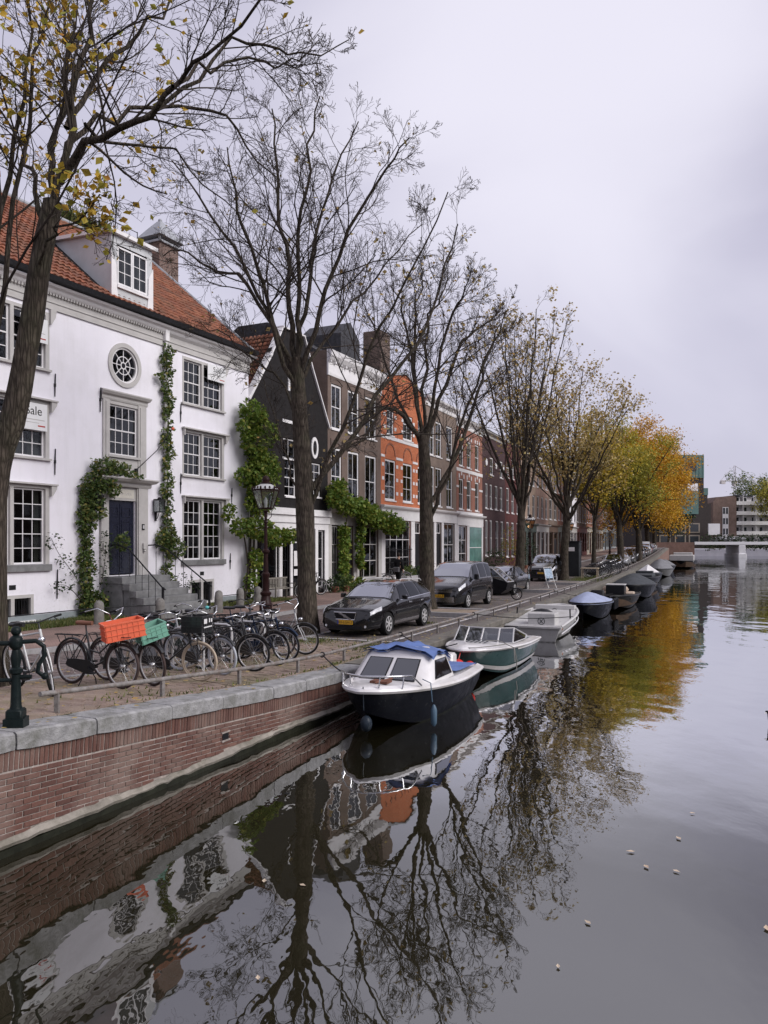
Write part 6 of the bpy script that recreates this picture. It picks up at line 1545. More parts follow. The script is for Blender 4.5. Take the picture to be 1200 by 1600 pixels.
b = MB(); secs = []
for i in range(9):
    x = 2.5 + 1.75*i/8; zc = 1.25-.55*(i/8)**.55; secs.append([(x, y*(.80+.06*(i/8)), max(.80,zc-abs(y)**2*.25*(1-i/10)+.03*math.sin(i*2+y*8))) for y in (-1,-.66,-.33,0,.33,.66,1)])
b.loft(secs, False, False, closed=False); b.build('cockpit_cover', bluetarp, o, 60)
b = MB(); b.tube([(1.0,-.80,.84),(.72,-.72,1.06),(.30,-.40,1.09),(.10,0,1.1),(.30,.40,1.09),(.72,.72,1.06),(1.0,.80,.84)], .017, 7); b.tube([(.22,-.28,.87),(.25,-.3,1.09)], .014, 6); b.tube([(.22,.28,.87),(.25,.3,1.09)], .014, 6); b.tube([(.55,.6,.84),(.6,.62,1.07)], .014, 6); b.tube([(.55,-.6,.84),(.6,-.62,1.07)], .014, 6); b.build('bow_rail', chrome, o, 50)
b = MB(); b.cbox(4.35,-.25,.55,4.7,.25,.95,.05); b.lathe([(.05,-.6),(.05,.2)], 8, (4.85,0,.4)); b.build('outboard_motor', gel, o, 40)
b = MB(); b.box(.55,-.30,.90,.78,.05,.94); b.tube([(.45,-.1,.93),(.9,-.25,.95)], .02, 6); b.build('deck_anchor', mat('rusty_iron', (.13,.05,.03), .8, .4), o)
b = MB(); b.tube([(1.05,-.80,.95),(1.0,-.98,.90),(.98,-1.02,.55)], .010, 5); b.lathe([(.02,-.02),(.055,.03),(.06,.28),(.04,.34),(.02,.38)], 12, (.98,-1.05,.12)); b.build('blue_fender', mat('faded_blue_fender', (.06,.11,.16), .5, .2), o, 50)
b = MB(); b.tube([(.06,-.05,.92),(.02,-.08,.5)], .010, 5); b.ball((0,-.14,.27), .11, .11, .15, 14, 8); b.build('round_fender', mat('dark_fender', (.018,.025,.035), .35, .2), o, 50)
o.scale = (.95,.95,.93); o.location.z = -.03
# --- teal speedboat
o = boat('speedboat', 'teal hulled white speedboat with framed windscreen and red buoy at its bow', 1.84, 18.1, BH)
H = hull_pts(4.55, 1.95, lambda s: .84-.16*s, bow=.60, transom=.90, keel=-.3, zc=.03, nose=.02)
hull(o, H, tealh); gunwale(o, H, gel, 'white_gunwale', .045); deck(o, H, gel, 0, 9, dz=.03, crown=.10); shell_in(o, H, gel, .30, 9, 22, .10, 'cockpit')
b = MB(); secs = []
for (x, bg, z, bc, zc, *_) in H: secs.append([(x*.6+_[1]*.4, (bc*.8+bg*.2)*1.0+.012, zc+(z-zc)*.10), (x*.75+_[1]*.25, bc*.62+bg*.38+.012, zc+(z-zc)*.26)])
b.loft(secs, False, False, closed=False); b.loft([[(x, -y, z) for x, y, z in q] for q in secs], False, False, closed=False); b.build('white_bottom_band', gel, o, 50)
b = MB(); secs = []
for (x, bg, z, *_) in H[9:]: secs.append([(x, bg, z+.02), (x, bg-.20, z+.05), (x, bg-.20, z-.1), (x, bg, z-.1)])
b.loft(secs, True, True); b.loft([[(x, -y, z) for x, y, z in q] for q in secs], True, True); b.build('side_deck', gel, o, 40)
ws = [(1.75,-.80),(1.55,-.45),(1.50,0),(1.55,.45),(1.75,.80),(2.9,.86)]; ws = [(2.9,-.86)] + ws
zb_, zt_ = .86, 1.26
fr = MB(); gl_ = MB()
top = [(x+.34, y*.93, (zt_ if abs(x-2.9) > .1 else .92)) for x, y in ws]; bot = [(x, y, zb_) for x, y in ws]
for i in range(7): fr.tube([bot[i], top[i]], .022, 6)
fr.tube(top, .020, 6); fr.tube(bot, .016, 6); f_ = fr.build('windscreen_frame', alu, o, 40)
for i in range(6):
    g = MB(); g.quad(bot[i], bot[i+1], top[i+1], top[i]); g.build('windscreen_pane', tinted, f_)
b = MB()
for k in range(5): b.box(.85,-.32+.12*k,.955,1.45,-.28+.12*k,.962)
b.build('deck_stripes', greytarp, o)
b = MB(); b.tube([(.15,-.1,.9),(.1,-.3,.92),(.5,-.6,.93),(.9,-.85,.95),(1.3,-.95,.80),(1.2,-1.0,.4)], .014, 6); b.tube([(1.35,-.95,.78),(1.4,-1.0,.4),(1.35,-1.0,.15)], .012, 6); b.tube([(.9,-.85,.96),(1.1,-.6,1.0),(1.0,-.3,1.0)], .014, 6); b.build('mooring_rope', mat('grey_rope', (.25,.24,.22), .9), o, 50)
for y in (-.45,.45): b = MB(); b.cbox(2.3,y-.25,.3,2.8,y+.25,.75,.04); b.cbox(2.75,y-.25,.74,2.88,y+.25,1.02,.03); b.build('seat', gel, o, 40)
b = MB(); b.cbox(4.45,-.22,.4,4.85,.22,1.0,.06); b.build('outboard_motor', blackpaint, o, 40)
b = MB(); b.ball((-.16,.04,.46), .15, .15, .17, 14, 9); b.ball((-.02,-.20,.43), .13, .13, .15, 12, 8); b.tube([(-.15,.04,.62),(.06,.04,.86)], .01, 5); b.build('red_buoy', redbuoy, o, 60)
o.scale = (.97,.97,.86)
# --- open aluminium work boat, stern towards the camera
o = boat('work_boat', 'open pale grey aluminium boat with square stern and round emblem on its box', 6.93, 30.1, RAD(90-24)+math.pi)
H = hull_pts(5.1, 2.05, lambda s: .86-.34*s**.8, bow=.46, transom=.97, keel=-.15, zc=.05, nose=.05)
lg = mat('pale_grey_paint', (.52,.51,.50), .5, .05, 3, dirt=(.3,.28,.25), dirt_amt=.4)
stain_low(lg, .04); hull(o, H, lg); gunwale(o, H, lg, 'gunwale', .05); shell_in(o, H, lg, .26, 2, 22, .10); deckm = mat('worn_grey_boat_floor', (.20,.20,.19), .8, .2, 4); b = MB(); b.add([(x, k*(bg-.16)*.95, .275) for (x, bg, *_r) in H[3:22] for k in (-1, 1)], [(2*i, 2*i+2, 2*i+3, 2*i+1) for i in range(18)]); b.build('floor_boards', deckm, o)
b = MB(); secs = []
for (x, bg, z, *_) in H: secs.append([(x, bg+.02, z-.20), (x, bg+.045, z-.235), (x, bg+.02, z-.27)])
b.loft(secs, False, False, closed=False); b.loft([[(x, -y, z) for x, y, z in q] for q in secs], False, False, closed=False); b.build('rubbing_strake', alu, o, 50)
b = MB(); b.loft([[(5.04,-.80,.0),(5.04,.80,.0),(5.14,.98,.50),(5.14,-.98,.50)],[(5.10,-.80,.0),(5.10,.80,.0),(5.20,.98,.50),(5.20,-.98,.50)]]); b.box(5.09,-1.03,.46,5.25,1.03,.52); tr = b.build('transom', lg, o); 
b = MB(); b.cbox(4.2,-.15,.27,4.85,.75,.92,.02); bx_ = b.build('engine_box', lg, o)
b = MB(); b.torus((5.004,0,.66), .11, .012, 'y', 18, 5); e_ = b.build('emblem', greytarp, bx_, 50); e_.rotation_euler = (0,0,0)
for q in e_.data.vertices: q.co = (4.856, q.co.x-5.004+.3, q.co.z+.0)
b = MB(); b.obox((4.856,.3,.66),(.003,0,0),(0,.05,.06),(0,.008,-.008)); b.obox((4.856,.3,.66),(.003,0,0),(0,-.05,.06),(0,-.008,-.008)); b.build('emblem_cross', greytarp, bx_)
b = MB(); b.cbox(.9,-.75,.33,1.2,.75,.92,.02); b.build('bow_box', lg, o); b = MB(); b.torus((.89,0,.7), .09, .012, 'y', 16, 5); e_ = b.build('emblem', greytarp, o, 50)
for q in e_.data.vertices: q.co = (1.205, q.co.x-.89, q.co.z)
b = MB(); b.ball((2.9,-.1,.62), .42, .48, .30, 14, 7); b.build('black_cover', blackpaint, o, 60)
b = MB(); b.ball((3.5,.6,.42), .22, .18, .12); b.ball((4.6,.85,.42), .22, .12, .10); b.build('rope_coil', mat('rusty_rope', (.28,.12,.08), .9, .3), o, 60)
for y in (.95,-.95): b = MB(); b.tube([(3.2,y,.58),(3.15,y*.98,.95)], .025, 6); b.build('mooring_post', blackpaint, o, 40)
# --- further boats
def simple(name, label, x, y, L, B, hz, th=None, hm_=None, cov=None, cz=.45, flat=False, extra=None, bowfar=True, peak=.45):
    o = boat(name, label, x, y, th if th is not None else RAD(90-23.2)); H = hull_pts(L, B, lambda s: hz-.10*s, bow=.55, transom=.85, keel=-.2, zc=.03, nose=.03)
    hull(o, H, hm_ or navy); gunwale(o, H, blackpaint, 'gunwale', .035)
    if cov:
        b = MB(); secs = []
        for i, (x_, bg, z, *_) in enumerate(H):
            s = i/22; r = cz*(max(0, min(s/peak, 1))**.8 if s < peak else 1-.75*((s-peak)/(1-peak))**1.4)
            secs.append([(x_, (bg+.03)*k, z-.05*(abs(k) > .99) + r*(1-abs(k)**1.5) + .02*math.sin(i*1.7+k*5)*(1-abs(k))) for k in (-1,-.8,-.5,-.2,0,.2,.5,.8,1)])
        b.loft(secs, True, True, closed=False); b.build('cover', cov, o, 60)
    else:
        shell_in(o, H, oldwood, .2, 1, 22, .07)
        for f in (.3,.55,.8): x_, bg, z, *_ = H[int(f*22)]; b = MB(); b.box(x_-.12,-bg+.05,z-.2,x_+.12,bg-.05,z-.15); b.build('thwart', oldwood, o)
    return o
def at_wall(t, off): p = W(t, -off); return p.x, p.y
x, y = at_wall(32.5, 1.35); o = simple('covered_sloop', 'small dark boat under pale blue cover with black fenders', x, y, 4.6, 1.8, .75, cov=lilactarp, cz=.42, peak=.35)
b = MB()
for xx in (3.4,3.9,4.4): b.lathe([(.02,0),(.09,.05),(.09,.45),(.02,.5)], 10, (xx,-.9,.25))
b.cbox(4.5,-.3,.5,4.9,.3,1.05,.05); b.box(3.3,-.75,.80,4.5,-.7,.84); b.build('fender', blackpaint, o, 50)
x, y = at_wall(38.0, 1.75); o = simple('open_sloop', 'open dark wooden sloop with black engine box and beige seat cushions', x, y, 5.6, 2.2, .72, hm_=mat('black_hull_paint', (.014,.013,.012), .5, .2))
b = MB(); b.cbox(2.0,-.5,.25,2.9,.4,1.15,.03); b.build('engine_box', blackpaint, o); b = MB(); b.cbox(2.0,-.52,1.15,2.9,.42,1.19,.01); b.build('box_lid', lg, o)
b = MB(); b.cbox(3.1,-.85,.45,3.9,.85,.75,.05); b.ball((3.5,.1,.85), .45, .7, .28); b.build('cushions', mat('beige_canvas', (.42,.33,.26), .85, .15, 5), o, 60)
x, y = at_wall(46.0, 1.9); simple('covered_launch', 'broad black launch under dark grey peaked tarpaulin', x, y, 6.2, 2.5, .85, cov=greytarp, cz=.62, peak=.5)
x, y = at_wall(55, 1.7); o = simple('flat_barge', 'long black work barge with low cargo deck beyond the grey tarpaulin boat', x, y, 6.5, 2.2, .9); b = MB(); b.cbox(1.5,-.8,.7,4.5,.8,1.05,.04); b.cbox(4.8,-.6,.5,5.8,.6,1.2,.03); b.build('deck_load', greytarp, o)
x, y = at_wall(64, 1.6); o = simple('dark_sloop', 'dark sloop with white peaked canvas over its bow', x, y, 6.0, 2.0, .85, cov=greytarp, cz=.4); b = MB(); b.add([(.2,0,.9),(1.6,-.9,.92),(1.6,.9,.92),(1.7,0,1.55)], [(0,1,3),(0,3,2),(1,2,3),(0,2,1)]); b.build('white_canvas', gel, o)
x, y = at_wall(78, 1.8); simple('covered_sloop', 'grey boat under peaked grey tarpaulin far along the quay', x, y, 6.5, 2.5, .8, cov=mat('mid_grey_tarpaulin', (.16,.16,.17), .7, .2, 3, bump=.5), cz=1.0, hm_=mat('grey_hull', (.16,.16,.16), .5))
x, y = at_wall(90, 1.8); simple('covered_sloop', 'small grey covered boat before the large flat black one', x, y, 6.0, 2.3, .8, cov=bpy.data.materials['mid_grey_tarpaulin'], cz=.7)
x, y = at_wall(106, 3.4); o = simple('flat_barge', 'wide black flat boat with pale cargo near the far bridge', x, y, 9, 3.8, 1.0); b = MB(); b.cbox(2,-1.5,.8,6.5,1.5,1.7,.05); b.cbox(6.8,-1.2,.8,8.2,1.2,2.0,.05); b.build('pale_cargo', lg, o)
# mooring ropes from the rail to the boats
rope = mat('dark_rope', (.03,.03,.032), .9, .2)
def mooring(label, a, c, sag=.15):
    a, c = Vector(a), Vector(c); o = thing('mooring_line', label, 'rope', a); b = MB()
    b.tube([a.lerp(c, i/8) - a - Vector((0,0,sag*math.sin(math.pi*i/8))) for i in range(9)], .013, 5); b.build('rope', rope, o, 50)
    b = MB(); b.torus((0,0,0), .045, .016, 'y', 10, 5); b.build('rope_knot', rope, o, 50)
mooring('dark mooring line from the rail to the cabin boat bow', W(13.6,.58,.25), (-.25,13.25,.95)); mooring('dark mooring line from the rail to the speedboat bow', W(17.6,.58,.25), (1.75,18.3,.86), .2); mooring('dark mooring line from the rail to the pale work boat', W(23.6,.58,.25), (6.2,25.2,.85), .1); mooring('dark mooring line from the rail to the open sloop', W(36.5,.58,.25), (11.2,37.6,.8), .2)
# ------------------------------------------------------------------ bicycles (local x forward, rear axle above the origin)
def gpix(px, py):
    z = .85
    for _ in range(12):
        Y = (CAMZ - z)*1200/(py-849); x = (px-600)/1200*Y; z = G(x, Y)
    return Vector((x, Y, z))
steel = mat('spoke_steel', (.50,.50,.51), .35, .05, metal=.8)
creamt = mat('cream_tyre', (.42,.34,.26), .7, .15); greyt = mat('grey_white_tyre', (.42,.44,.48), .7, .1); brownt = mat('brown_tyre', (.06,.042,.038), .75, .2)
brownsad = mat('brown_leather', (.17,.07,.04), .5, .2); bikeblack = mat('bicycle_black', (.014,.014,.015), .35, .2, coat=.4); bikewhite = mat('bicycle_white', (.55,.55,.54), .35, .08, coat=.3)
bikegrey = mat('bicycle_grey', (.26,.27,.28), .35, .1, metal=.3); bikeblue = mat('bicycle_dark_blue', (.015,.025,.05), .35, .2); bikegreen = mat('bicycle_dark_green', (.012,.03,.022), .35, .2)
orangec = mat('orange_plastic', (.72,.14,.065), .5, .06, 5); greenc = mat('mint_plastic', (.17,.38,.29), .5, .06, 5)
BR = .345
def bike_wheel(parent, c, tyre, rim, yaw=0, piv=None, lean=0):
    b = MB(); b.torus((0,0,0), BR-.022, .022, 'y', 36, 8); w = b.build('wheel', tyre, parent, 50, loc=c); w.rotation_euler = (0,0,yaw)
    b = MB(); b.torus((0,0,0), BR-.048, .012, 'y', 30, 6); b.build('rim', rim, w, 50)
    b = MB()
    for k in range(24):
        a = 2*math.pi*k/24; e = a + (.5 if k % 2 else -.5); s_ = .028 if k % 2 else -.028
        b.tube([(.03*math.cos(e), s_, .03*math.sin(e)), ((BR-.05)*math.cos(a), 0, (BR-.05)*math.sin(a))], .0016, 3, False)
    b.lathe([(.020,-.04),(.032,-.03),(.026,0),(.032,.03),(.020,.04)], 10, (0,0,0), 'y'); b.build('spokes', steel, w)
    return w
def crate(parent, mt, L, Wd, Hh, loc, rot, label, solid=False):
    b = MB(); t = .012
    b.box(-L/2,-Wd/2,0,L/2,Wd/2,t)
    for s_ in (1,-1): b.box(-L/2,s_*Wd/2-t/2,t,L/2,s_*Wd/2+t/2,Hh); b.box(s_*L/2-t/2,-Wd/2+t/2,t,s_*L/2+t/2,Wd/2-t/2,Hh)
    for s_ in (1,-1):
        for z in (Hh-.025, Hh*.66, Hh*.33, .0): b.box(-L/2-.012,s_*(Wd/2+.0115)-.006,z,L/2+.012,s_*(Wd/2+.0115)+.006,z+(.025 if z > Hh*.8 else .012)); b.box(s_*(L/2+.0115)-.006,-Wd/2,z+.001,s_*(L/2+.0115)+.006,Wd/2,z+(.024 if z > Hh*.8 else .011))
        n = int(L/.075)
        for k in range(1, n): b.box(-L/2+L*k/n-.005,s_*(Wd/2+.009)-.004,.0,-L/2+L*k/n+.005,s_*(Wd/2+.009)+.004,Hh-.02)
        n = int(Wd/.075)
        for k in range(1, n): b.box(s_*(L/2+.009)-.004,-Wd/2+Wd*k/n-.005,.0,s_*(L/2+.009)+.004,-Wd/2+Wd*k/n+.005,Hh-.02)
    o = b.build('crate', mt, parent, loc=loc); o.rotation_euler = rot; o['label'] = label; return o
def bicycle(label, fr, heading, frame=None, tyre=None, rim=None, saddle=None, bar=None, lean=.07, steer=0.0, kind='lady', fenders=True, carrier=True, front_rack=False, chaincase=True, group='bicycles parked on the quay', stand=False, guard=None, name='bicycle', hb='swept', light=True):
    frame = frame or bikeblack; tyre = tyre or rubber; rim = rim or alu; saddle = saddle or bikeblack; bar = bar or chrome; guard = guard or frame
    WB = 1.09; c, s_ = math.cos(heading), math.sin(heading)
    base = Vector((fr.x - c*WB, fr.y - s_*WB, 0)); base.z = (G(base.x, base.y) + fr.z)/2
    o = thing(name, label, 'bicycle', base, heading, group)
    pitch = math.atan2(G(base.x, base.y) - fr.z, WB); o.rotation_euler = (lean, pitch, heading)
    bike_wheel(o, (0,0,BR), tyre, rim)
    hx = Vector((.93,0,.62)); ht = Vector((.865,0,.93)); ax = (ht-hx).normalized(); R_ = Matrix.Rotation(steer, 4, ax)
    def st(p): return tuple((R_ @ (Vector(p)-hx)) + hx)
    wl = bike_wheel(o, st((WB,0,BR)), tyre, rim); wl.rotation_euler = R_.to_euler()
    bb = (.46,0,.29); sc_ = (.30,0,.84)
    b = MB(); b.tube([bb, sc_], .016, 8); b.tube([(.30,0,.80),(.275,0,.96)], .012, 6); b.tube([hx, ht], .020, 8)
    if kind == 'man': b.tube([(.31,0,.80),(.875,0,.88)], .015, 8); b.tube([bb,(.92,0,.66)], .017, 8)
    else:
        b.tube([bb,(.70,0,.40),(.84,0,.58),(.92,0,.72)], .017, 8); b.tube([(.385,0,.55),(.60,0,.52),(.78,0,.66),(.875,0,.86)], .014, 8)
    for y in (.055,-.055): b.tube([(0,y,BR),(.40,y*.6,.30),bb], .010, 6); b.tube([(0,y,BR),(.27,y*.5,.74),(.30,0,.80)], .009, 6)
    b.build('frame', frame, o, 50)
    b = MB()
    for y in (.055,-.055): b.tube([st((WB,y,BR)), st((1.03,y,.50)), st((.945,y*.7,.64)), st((.935,0,.66))], [.009,.012,.014,.014], 6)
    b.build('fork', frame, o, 50)
    b = MB(); q = (.85,0,1.02); b.tube([ht, st(q)], .013, 6)
    if hb == 'swept': P = [(.55,.29,1.04),(.70,.30,1.06),(.84,.22,1.10),(.89,.08,1.05),(.85,0,1.02),(.89,-.08,1.05),(.84,-.22,1.10),(.70,-.30,1.06),(.55,-.29,1.04)]
    elif hb == 'high': P = [(.48,.30,1.14),(.62,.31,1.17),(.80,.26,1.22),(.90,.12,1.14),(.85,0,1.02),(.90,-.12,1.14),(.80,-.26,1.22),(.62,-.31,1.17),(.48,-.30,1.14)]
    else: P = [(.80,.31,1.06),(.86,.2,1.06),(.88,0,1.03),(.86,-.2,1.06),(.80,-.31,1.06)]
    b.tube([st(p) for p in P], .011, 7); h = b.build('handlebar', bar, o, 50)
    b = MB(); 
    for y in (1,-1): e = P[0] if y > 0 else P[-1]; f = P[1] if y > 0 else P[-2]; d = (Vector(f)-Vector(e))*.8; b.tube([st(e), st(Vector(e)+d)], .017, 7); b.tube([st(Vector(e)+d*1.15), st(Vector(e)+d*.5+Vector((.03,-.02*y,-.05)))], .006, 5)
    b.build('grips', rubber, h, 50)
    b = MB(); b.loft([[(.14,y*.085,.985+dz),(.14,-y*.085,.985+dz),(.28,-y*.065,.98+dz),(.42,-y*.022,.985+dz),(.42,y*.022,.985+dz),(.28,y*.065,.98+dz)] for y, dz in ((.7,-.045),(1,-.02),(.9,.012),(.5,.022))]); b.build('saddle', saddle, o, 60)
    if fenders:
        b = MB(); b.torus((0,0,BR), BR+.028, .022, 'y', 22, 5, 1.4, RAD(-12), RAD(190)); b.build('rear_mudguard', guard, o, 60)
        b = MB(); b.torus((WB,0,BR), BR+.028, .022, 'y', 18, 5, 1.4, RAD(35), RAD(190)); b.v = [st(p) for p in b.v]; b.build('front_mudguard', guard, o, 60)
    b = MB()
    if chaincase: b.loft([[(x, y, z) for x, z in ((-.06,.31),(-.02,.40),(.15,.41),(.46,.40),(.56,.34),(.57,.26),(.50,.19),(.40,.185),(.0,.28))] for y in (-.075,-.050)]); b.build('chain_case', frame, o, 40)
    else:
        b.torus((.46,-.06,.29), .09, .006, 'y', 20, 4); b.tube([(.0,-.06,.375),(.46,-.06,.385)], .004, 4); b.tube([(.0,-.06,.315),(.46,-.06,.20)], .004, 4); b.build('chain', blackiron, o)
    b = MB(); b.tube([(.46,-.09,.29),(.60,-.10,.22)], .010, 5); b.tube([(.46,.09,.29),(.32,.10,.36)], .010, 5); b.box(.56,-.19,.21,.65,-.105,.235); b.box(.27,.105,.35,.36,.19,.375); b.lathe([(.022,-.09),(.022,.09)], 8, (.46,0,.29), 'y'); b.build('pedals', blackiron, o)
    if carrier:
        b = MB()
        for y in (.07,-.07): b.tube([(.24,y,.76),(.1,y,.775),(-.33,y,.765)], .007, 5); b.tube([(0,y*.9,BR),(-.1,y,.77)], .006, 5); b.tube([(0,y*.9,BR),(-.28,y,.765)], .006, 5)
        for x in (.12,-.05,-.2,-.33): b.tube([(x,.07,.772),(x,-.07,.772)], .006, 5)
        b.build('carrier', blackiron, o, 50)
    if front_rack:
        b = MB()
        for y in (.16,-.16): b.tube([st((.93,y,.80)), st((1.28,y,.80))], .007, 5); b.tube([st((WB,y*.4,BR)), st((1.15,y,.80))], .006, 5)
        for x in (.93,1.05,1.17,1.28): b.tube([st((x,.16,.80)), st((x,-.16,.80))], .006, 5)
        b.build('front_carrier', blackiron, o, 50)
    if light: b = MB(); b.lathe([(.02,-.05),(.04,-.02),(.045,.03),(.03,.045)], 10, st((1.0,0,.80 if not front_rack else .72)), 'x'); b.build('headlight', chrome, o, 50)
    if stand: b = MB(); b.tube([(.36,.03,.26),(.38,.14,.10),(.36,.18,.0)], .009, 5); b.tube([(.36,-.03,.26),(.38,-.14,.10),(.36,-.18,.0)], .009, 5); b.build('kickstand', blackiron, o, 50)
    return o
HR = RAD(-24.3)
bicycle('silver white bicycle with black bars standing behind the green iron post', gpix(86,1088), RAD(-38), bikewhite, rubber, alu, lean=.10, steer=-.55, kind='man', chaincase=False, carrier=False, fenders=False, bar=bikeblack, hb='flat')
bk = bicycle('black bicycle with brown saddle and big orange crate on its front', gpix(190,1077), RAD(-27), bikeblack, brownt, brownsad if False else alu, brownsad, lean=-.05, stand=True, front_rack=True, hb='high')
crate(bk, orangec, .34, .57, .27, (1.10,.0,.78), (RAD(11),RAD(4),RAD(-30)), 'orange plastic crate with square lattice')
bk = bicycle('black bicycle with white saddle and small mint green crate', gpix(240,1072), RAD(-30), bikeblack, brownt, alu, white, lean=.06, steer=-.12, front_rack=True)
crate(bk, greenc, .30, .42, .23, (1.12,.0,.76), (RAD(14),RAD(4),RAD(-22)), 'mint green plastic crate')
bk = bicycle('black bicycle with cream tyres and black plastic crate on its front', gpix(312,1064), RAD(-16), bikeblack, creamt, creamt, lean=.05, front_rack=True, kind='man', fenders=False, bar=chrome)
cr = crate(bk, bikeblack, .36, .46, .28, (1.02,.06,.84), (RAD(-3),0,RAD(5)), 'black plastic crate with white printed marks')
b = MB(); b.box(.2065,-.18,.15,.209,-.06,.23); b.box(.2065,.02,.16,.209,.06,.23); b.box(.2065,.10,.16,.209,.15,.22); b.box(.2065,-.18,.08,.209,.14,.10); b.build('crate_print', white, cr)
bicycle('dark bicycle with cream tyres half hidden behind the black crate', gpix(292,1044), RAD(-22), bikegrey, creamt, alu, lean=.04, steer=.1)
bicycle('dark bicycle with pale grey front tyre and turquoise bell', gpix(349,1055), RAD(-30), bikeblack, greyt, alu, lean=.08, front_rack=True, hb='high', kind='man')
bell = mat('turquoise_bell', (.10,.42,.42), .3, .05)
_b = [o for o in COL.objects if o.name.startswith('bicycle')][-1]
b = MB(); b.ball((.52,.29,1.17), .04, .04, .035, 12, 6); b.build('bell', bell, _b, 60)
bicycle('tall black gents bicycle with wide black tyres in front of the lamp post', gpix(396,1049), RAD(-14), bikeblack, rubber, alu, lean=.05, kind='man', chaincase=False, bar=chrome)
bicycle('black bicycle with white rims beside the tall gents bicycle', gpix(432,1040), RAD(-27), bikeblack, rubber, alu, lean=.07, kind='lady')
bicycle('dark blue bicycle with pale tyre edge just left of the white bicycle', gpix(447,1034), RAD(-25), bikeblue, rubber, greyt, lean=.05, kind='man')
bicycle('white painted ladies bicycle last in the row beside the tall elm trunk', gpix(477,1023), RAD(-18), bikewhite, rubber, alu, bikeblack, lean=.07, bar=chrome, guard=bikeblack, hb='high')
back = [(268,1042,'black'),(322,1028,'dark green'),(350,1024,'black'),(380,1020,'black'),(404,1017,'dark blue'),(424,1013,'grey')]
labs = ['black bicycle wedged between mint crate bicycle and steel hoop', 'dark green bicycle in the second row behind the steel hoop', 'black bicycle behind the one with turquoise bell', 'black bicycle in the second row left of the lamp post', 'dark blue bicycle in the second row below the lamp post', 'grey bicycle in the second row right of the lamp post']
for i, ((px_, py_, cn), lb) in enumerate(zip(back, labs)):
    bicycle(lb, gpix(px_, py_), HR + RND.uniform(-.15,.15) + (math.pi if i in (3,) else 0), {'black':bikeblack,'dark green':bikegreen,'dark blue':bikeblue,'grey':bikegrey}[cn], rubber if i % 3 else brownt, alu, bikeblack, lean=RND.uniform(-.08,.08), steer=RND.uniform(-.3,.3), kind='man' if i % 2 else 'lady', hb='high' if i % 3 == 1 else 'swept', bar=chrome if i % 2 else bikeblack)
for i, (px_, py_, lb) in enumerate(((318,1048,'galvanised steel cycle hoop beside the black crate bicycle'), (362,1036,'galvanised steel cycle hoop behind the bicycle with turquoise bell'), (413,1030,'galvanised steel cycle hoop before the lamp post'))):
    p = gpix(px_, py_); o = thing('cycle_stand', lb, 'cycle rack', p, RAD(-24), 'steel cycle hoops'); b = MB()
    b.tube([(0,0,-.05),(0,0,.66),(-.03,0,.75),(-.12,0,.79),(-.60,0,.79),(-.69,0,.75),(-.72,0,.66),(-.72,0,-.05)], .024, 8); b.build('hoop', alu, o, 50); b = MB(); b.tube([(0,0,.30),(-.72,0,.30)], .016, 6); b.build('crossbar', alu, o)
# single bicycles by the houses
def lbike(label, P, A, u, y, hd, **k):
    q = along(P, A, u); n = (math.cos(RAD(A)), -math.sin(RAD(A))); x, yy = q[0]+n[0]*y, q[1]+n[1]*y
    return bicycle(label, Vector((x, yy, G(x, yy)+.10)), hd, group='bicycles by the house fronts', **k)
def lift(o, z=.10): o.location.z += z/2
lift(lbike('black bicycle leaning by the wooden bench behind the lamp post', BP, BA, 3.0, 1.75, RAD(40), lean=.08, kind='man'))
lift(lbike('pale grey bicycle held beside the person in black', (-2.8,38.2), 25.5, 5.6, 1.8, RAD(20), frame=bikegrey, lean=.03, hb='high'))
lift(lbike('dark bicycle against the planter boxes before the orange house', (-.18,43.7), 24.5, 4.9, 1.7, RAD(60), lean=.05))
# far cluster beyond the small table
f0 = bicycle('dark bicycle nearest the small table in the far cluster', W(57, .9), HR, bikeblack, rubber, alu, group='far parked bicycles')
for i, t in enumerate((57.9, 58.8, 59.8, 60.9, 62.0, 63.2, 64.6, 66, 68, 70)):
    p = W(t, 1.9 + RND.uniform(-.3,.3)); dup(f0, p, HR + RND.uniform(-.4,.4), 'dark parked bicycle in the far cluster by the grassy quay', 'far parked bicycles')
f0['label'] = 'dark parked bicycle in the far cluster by the grassy quay'
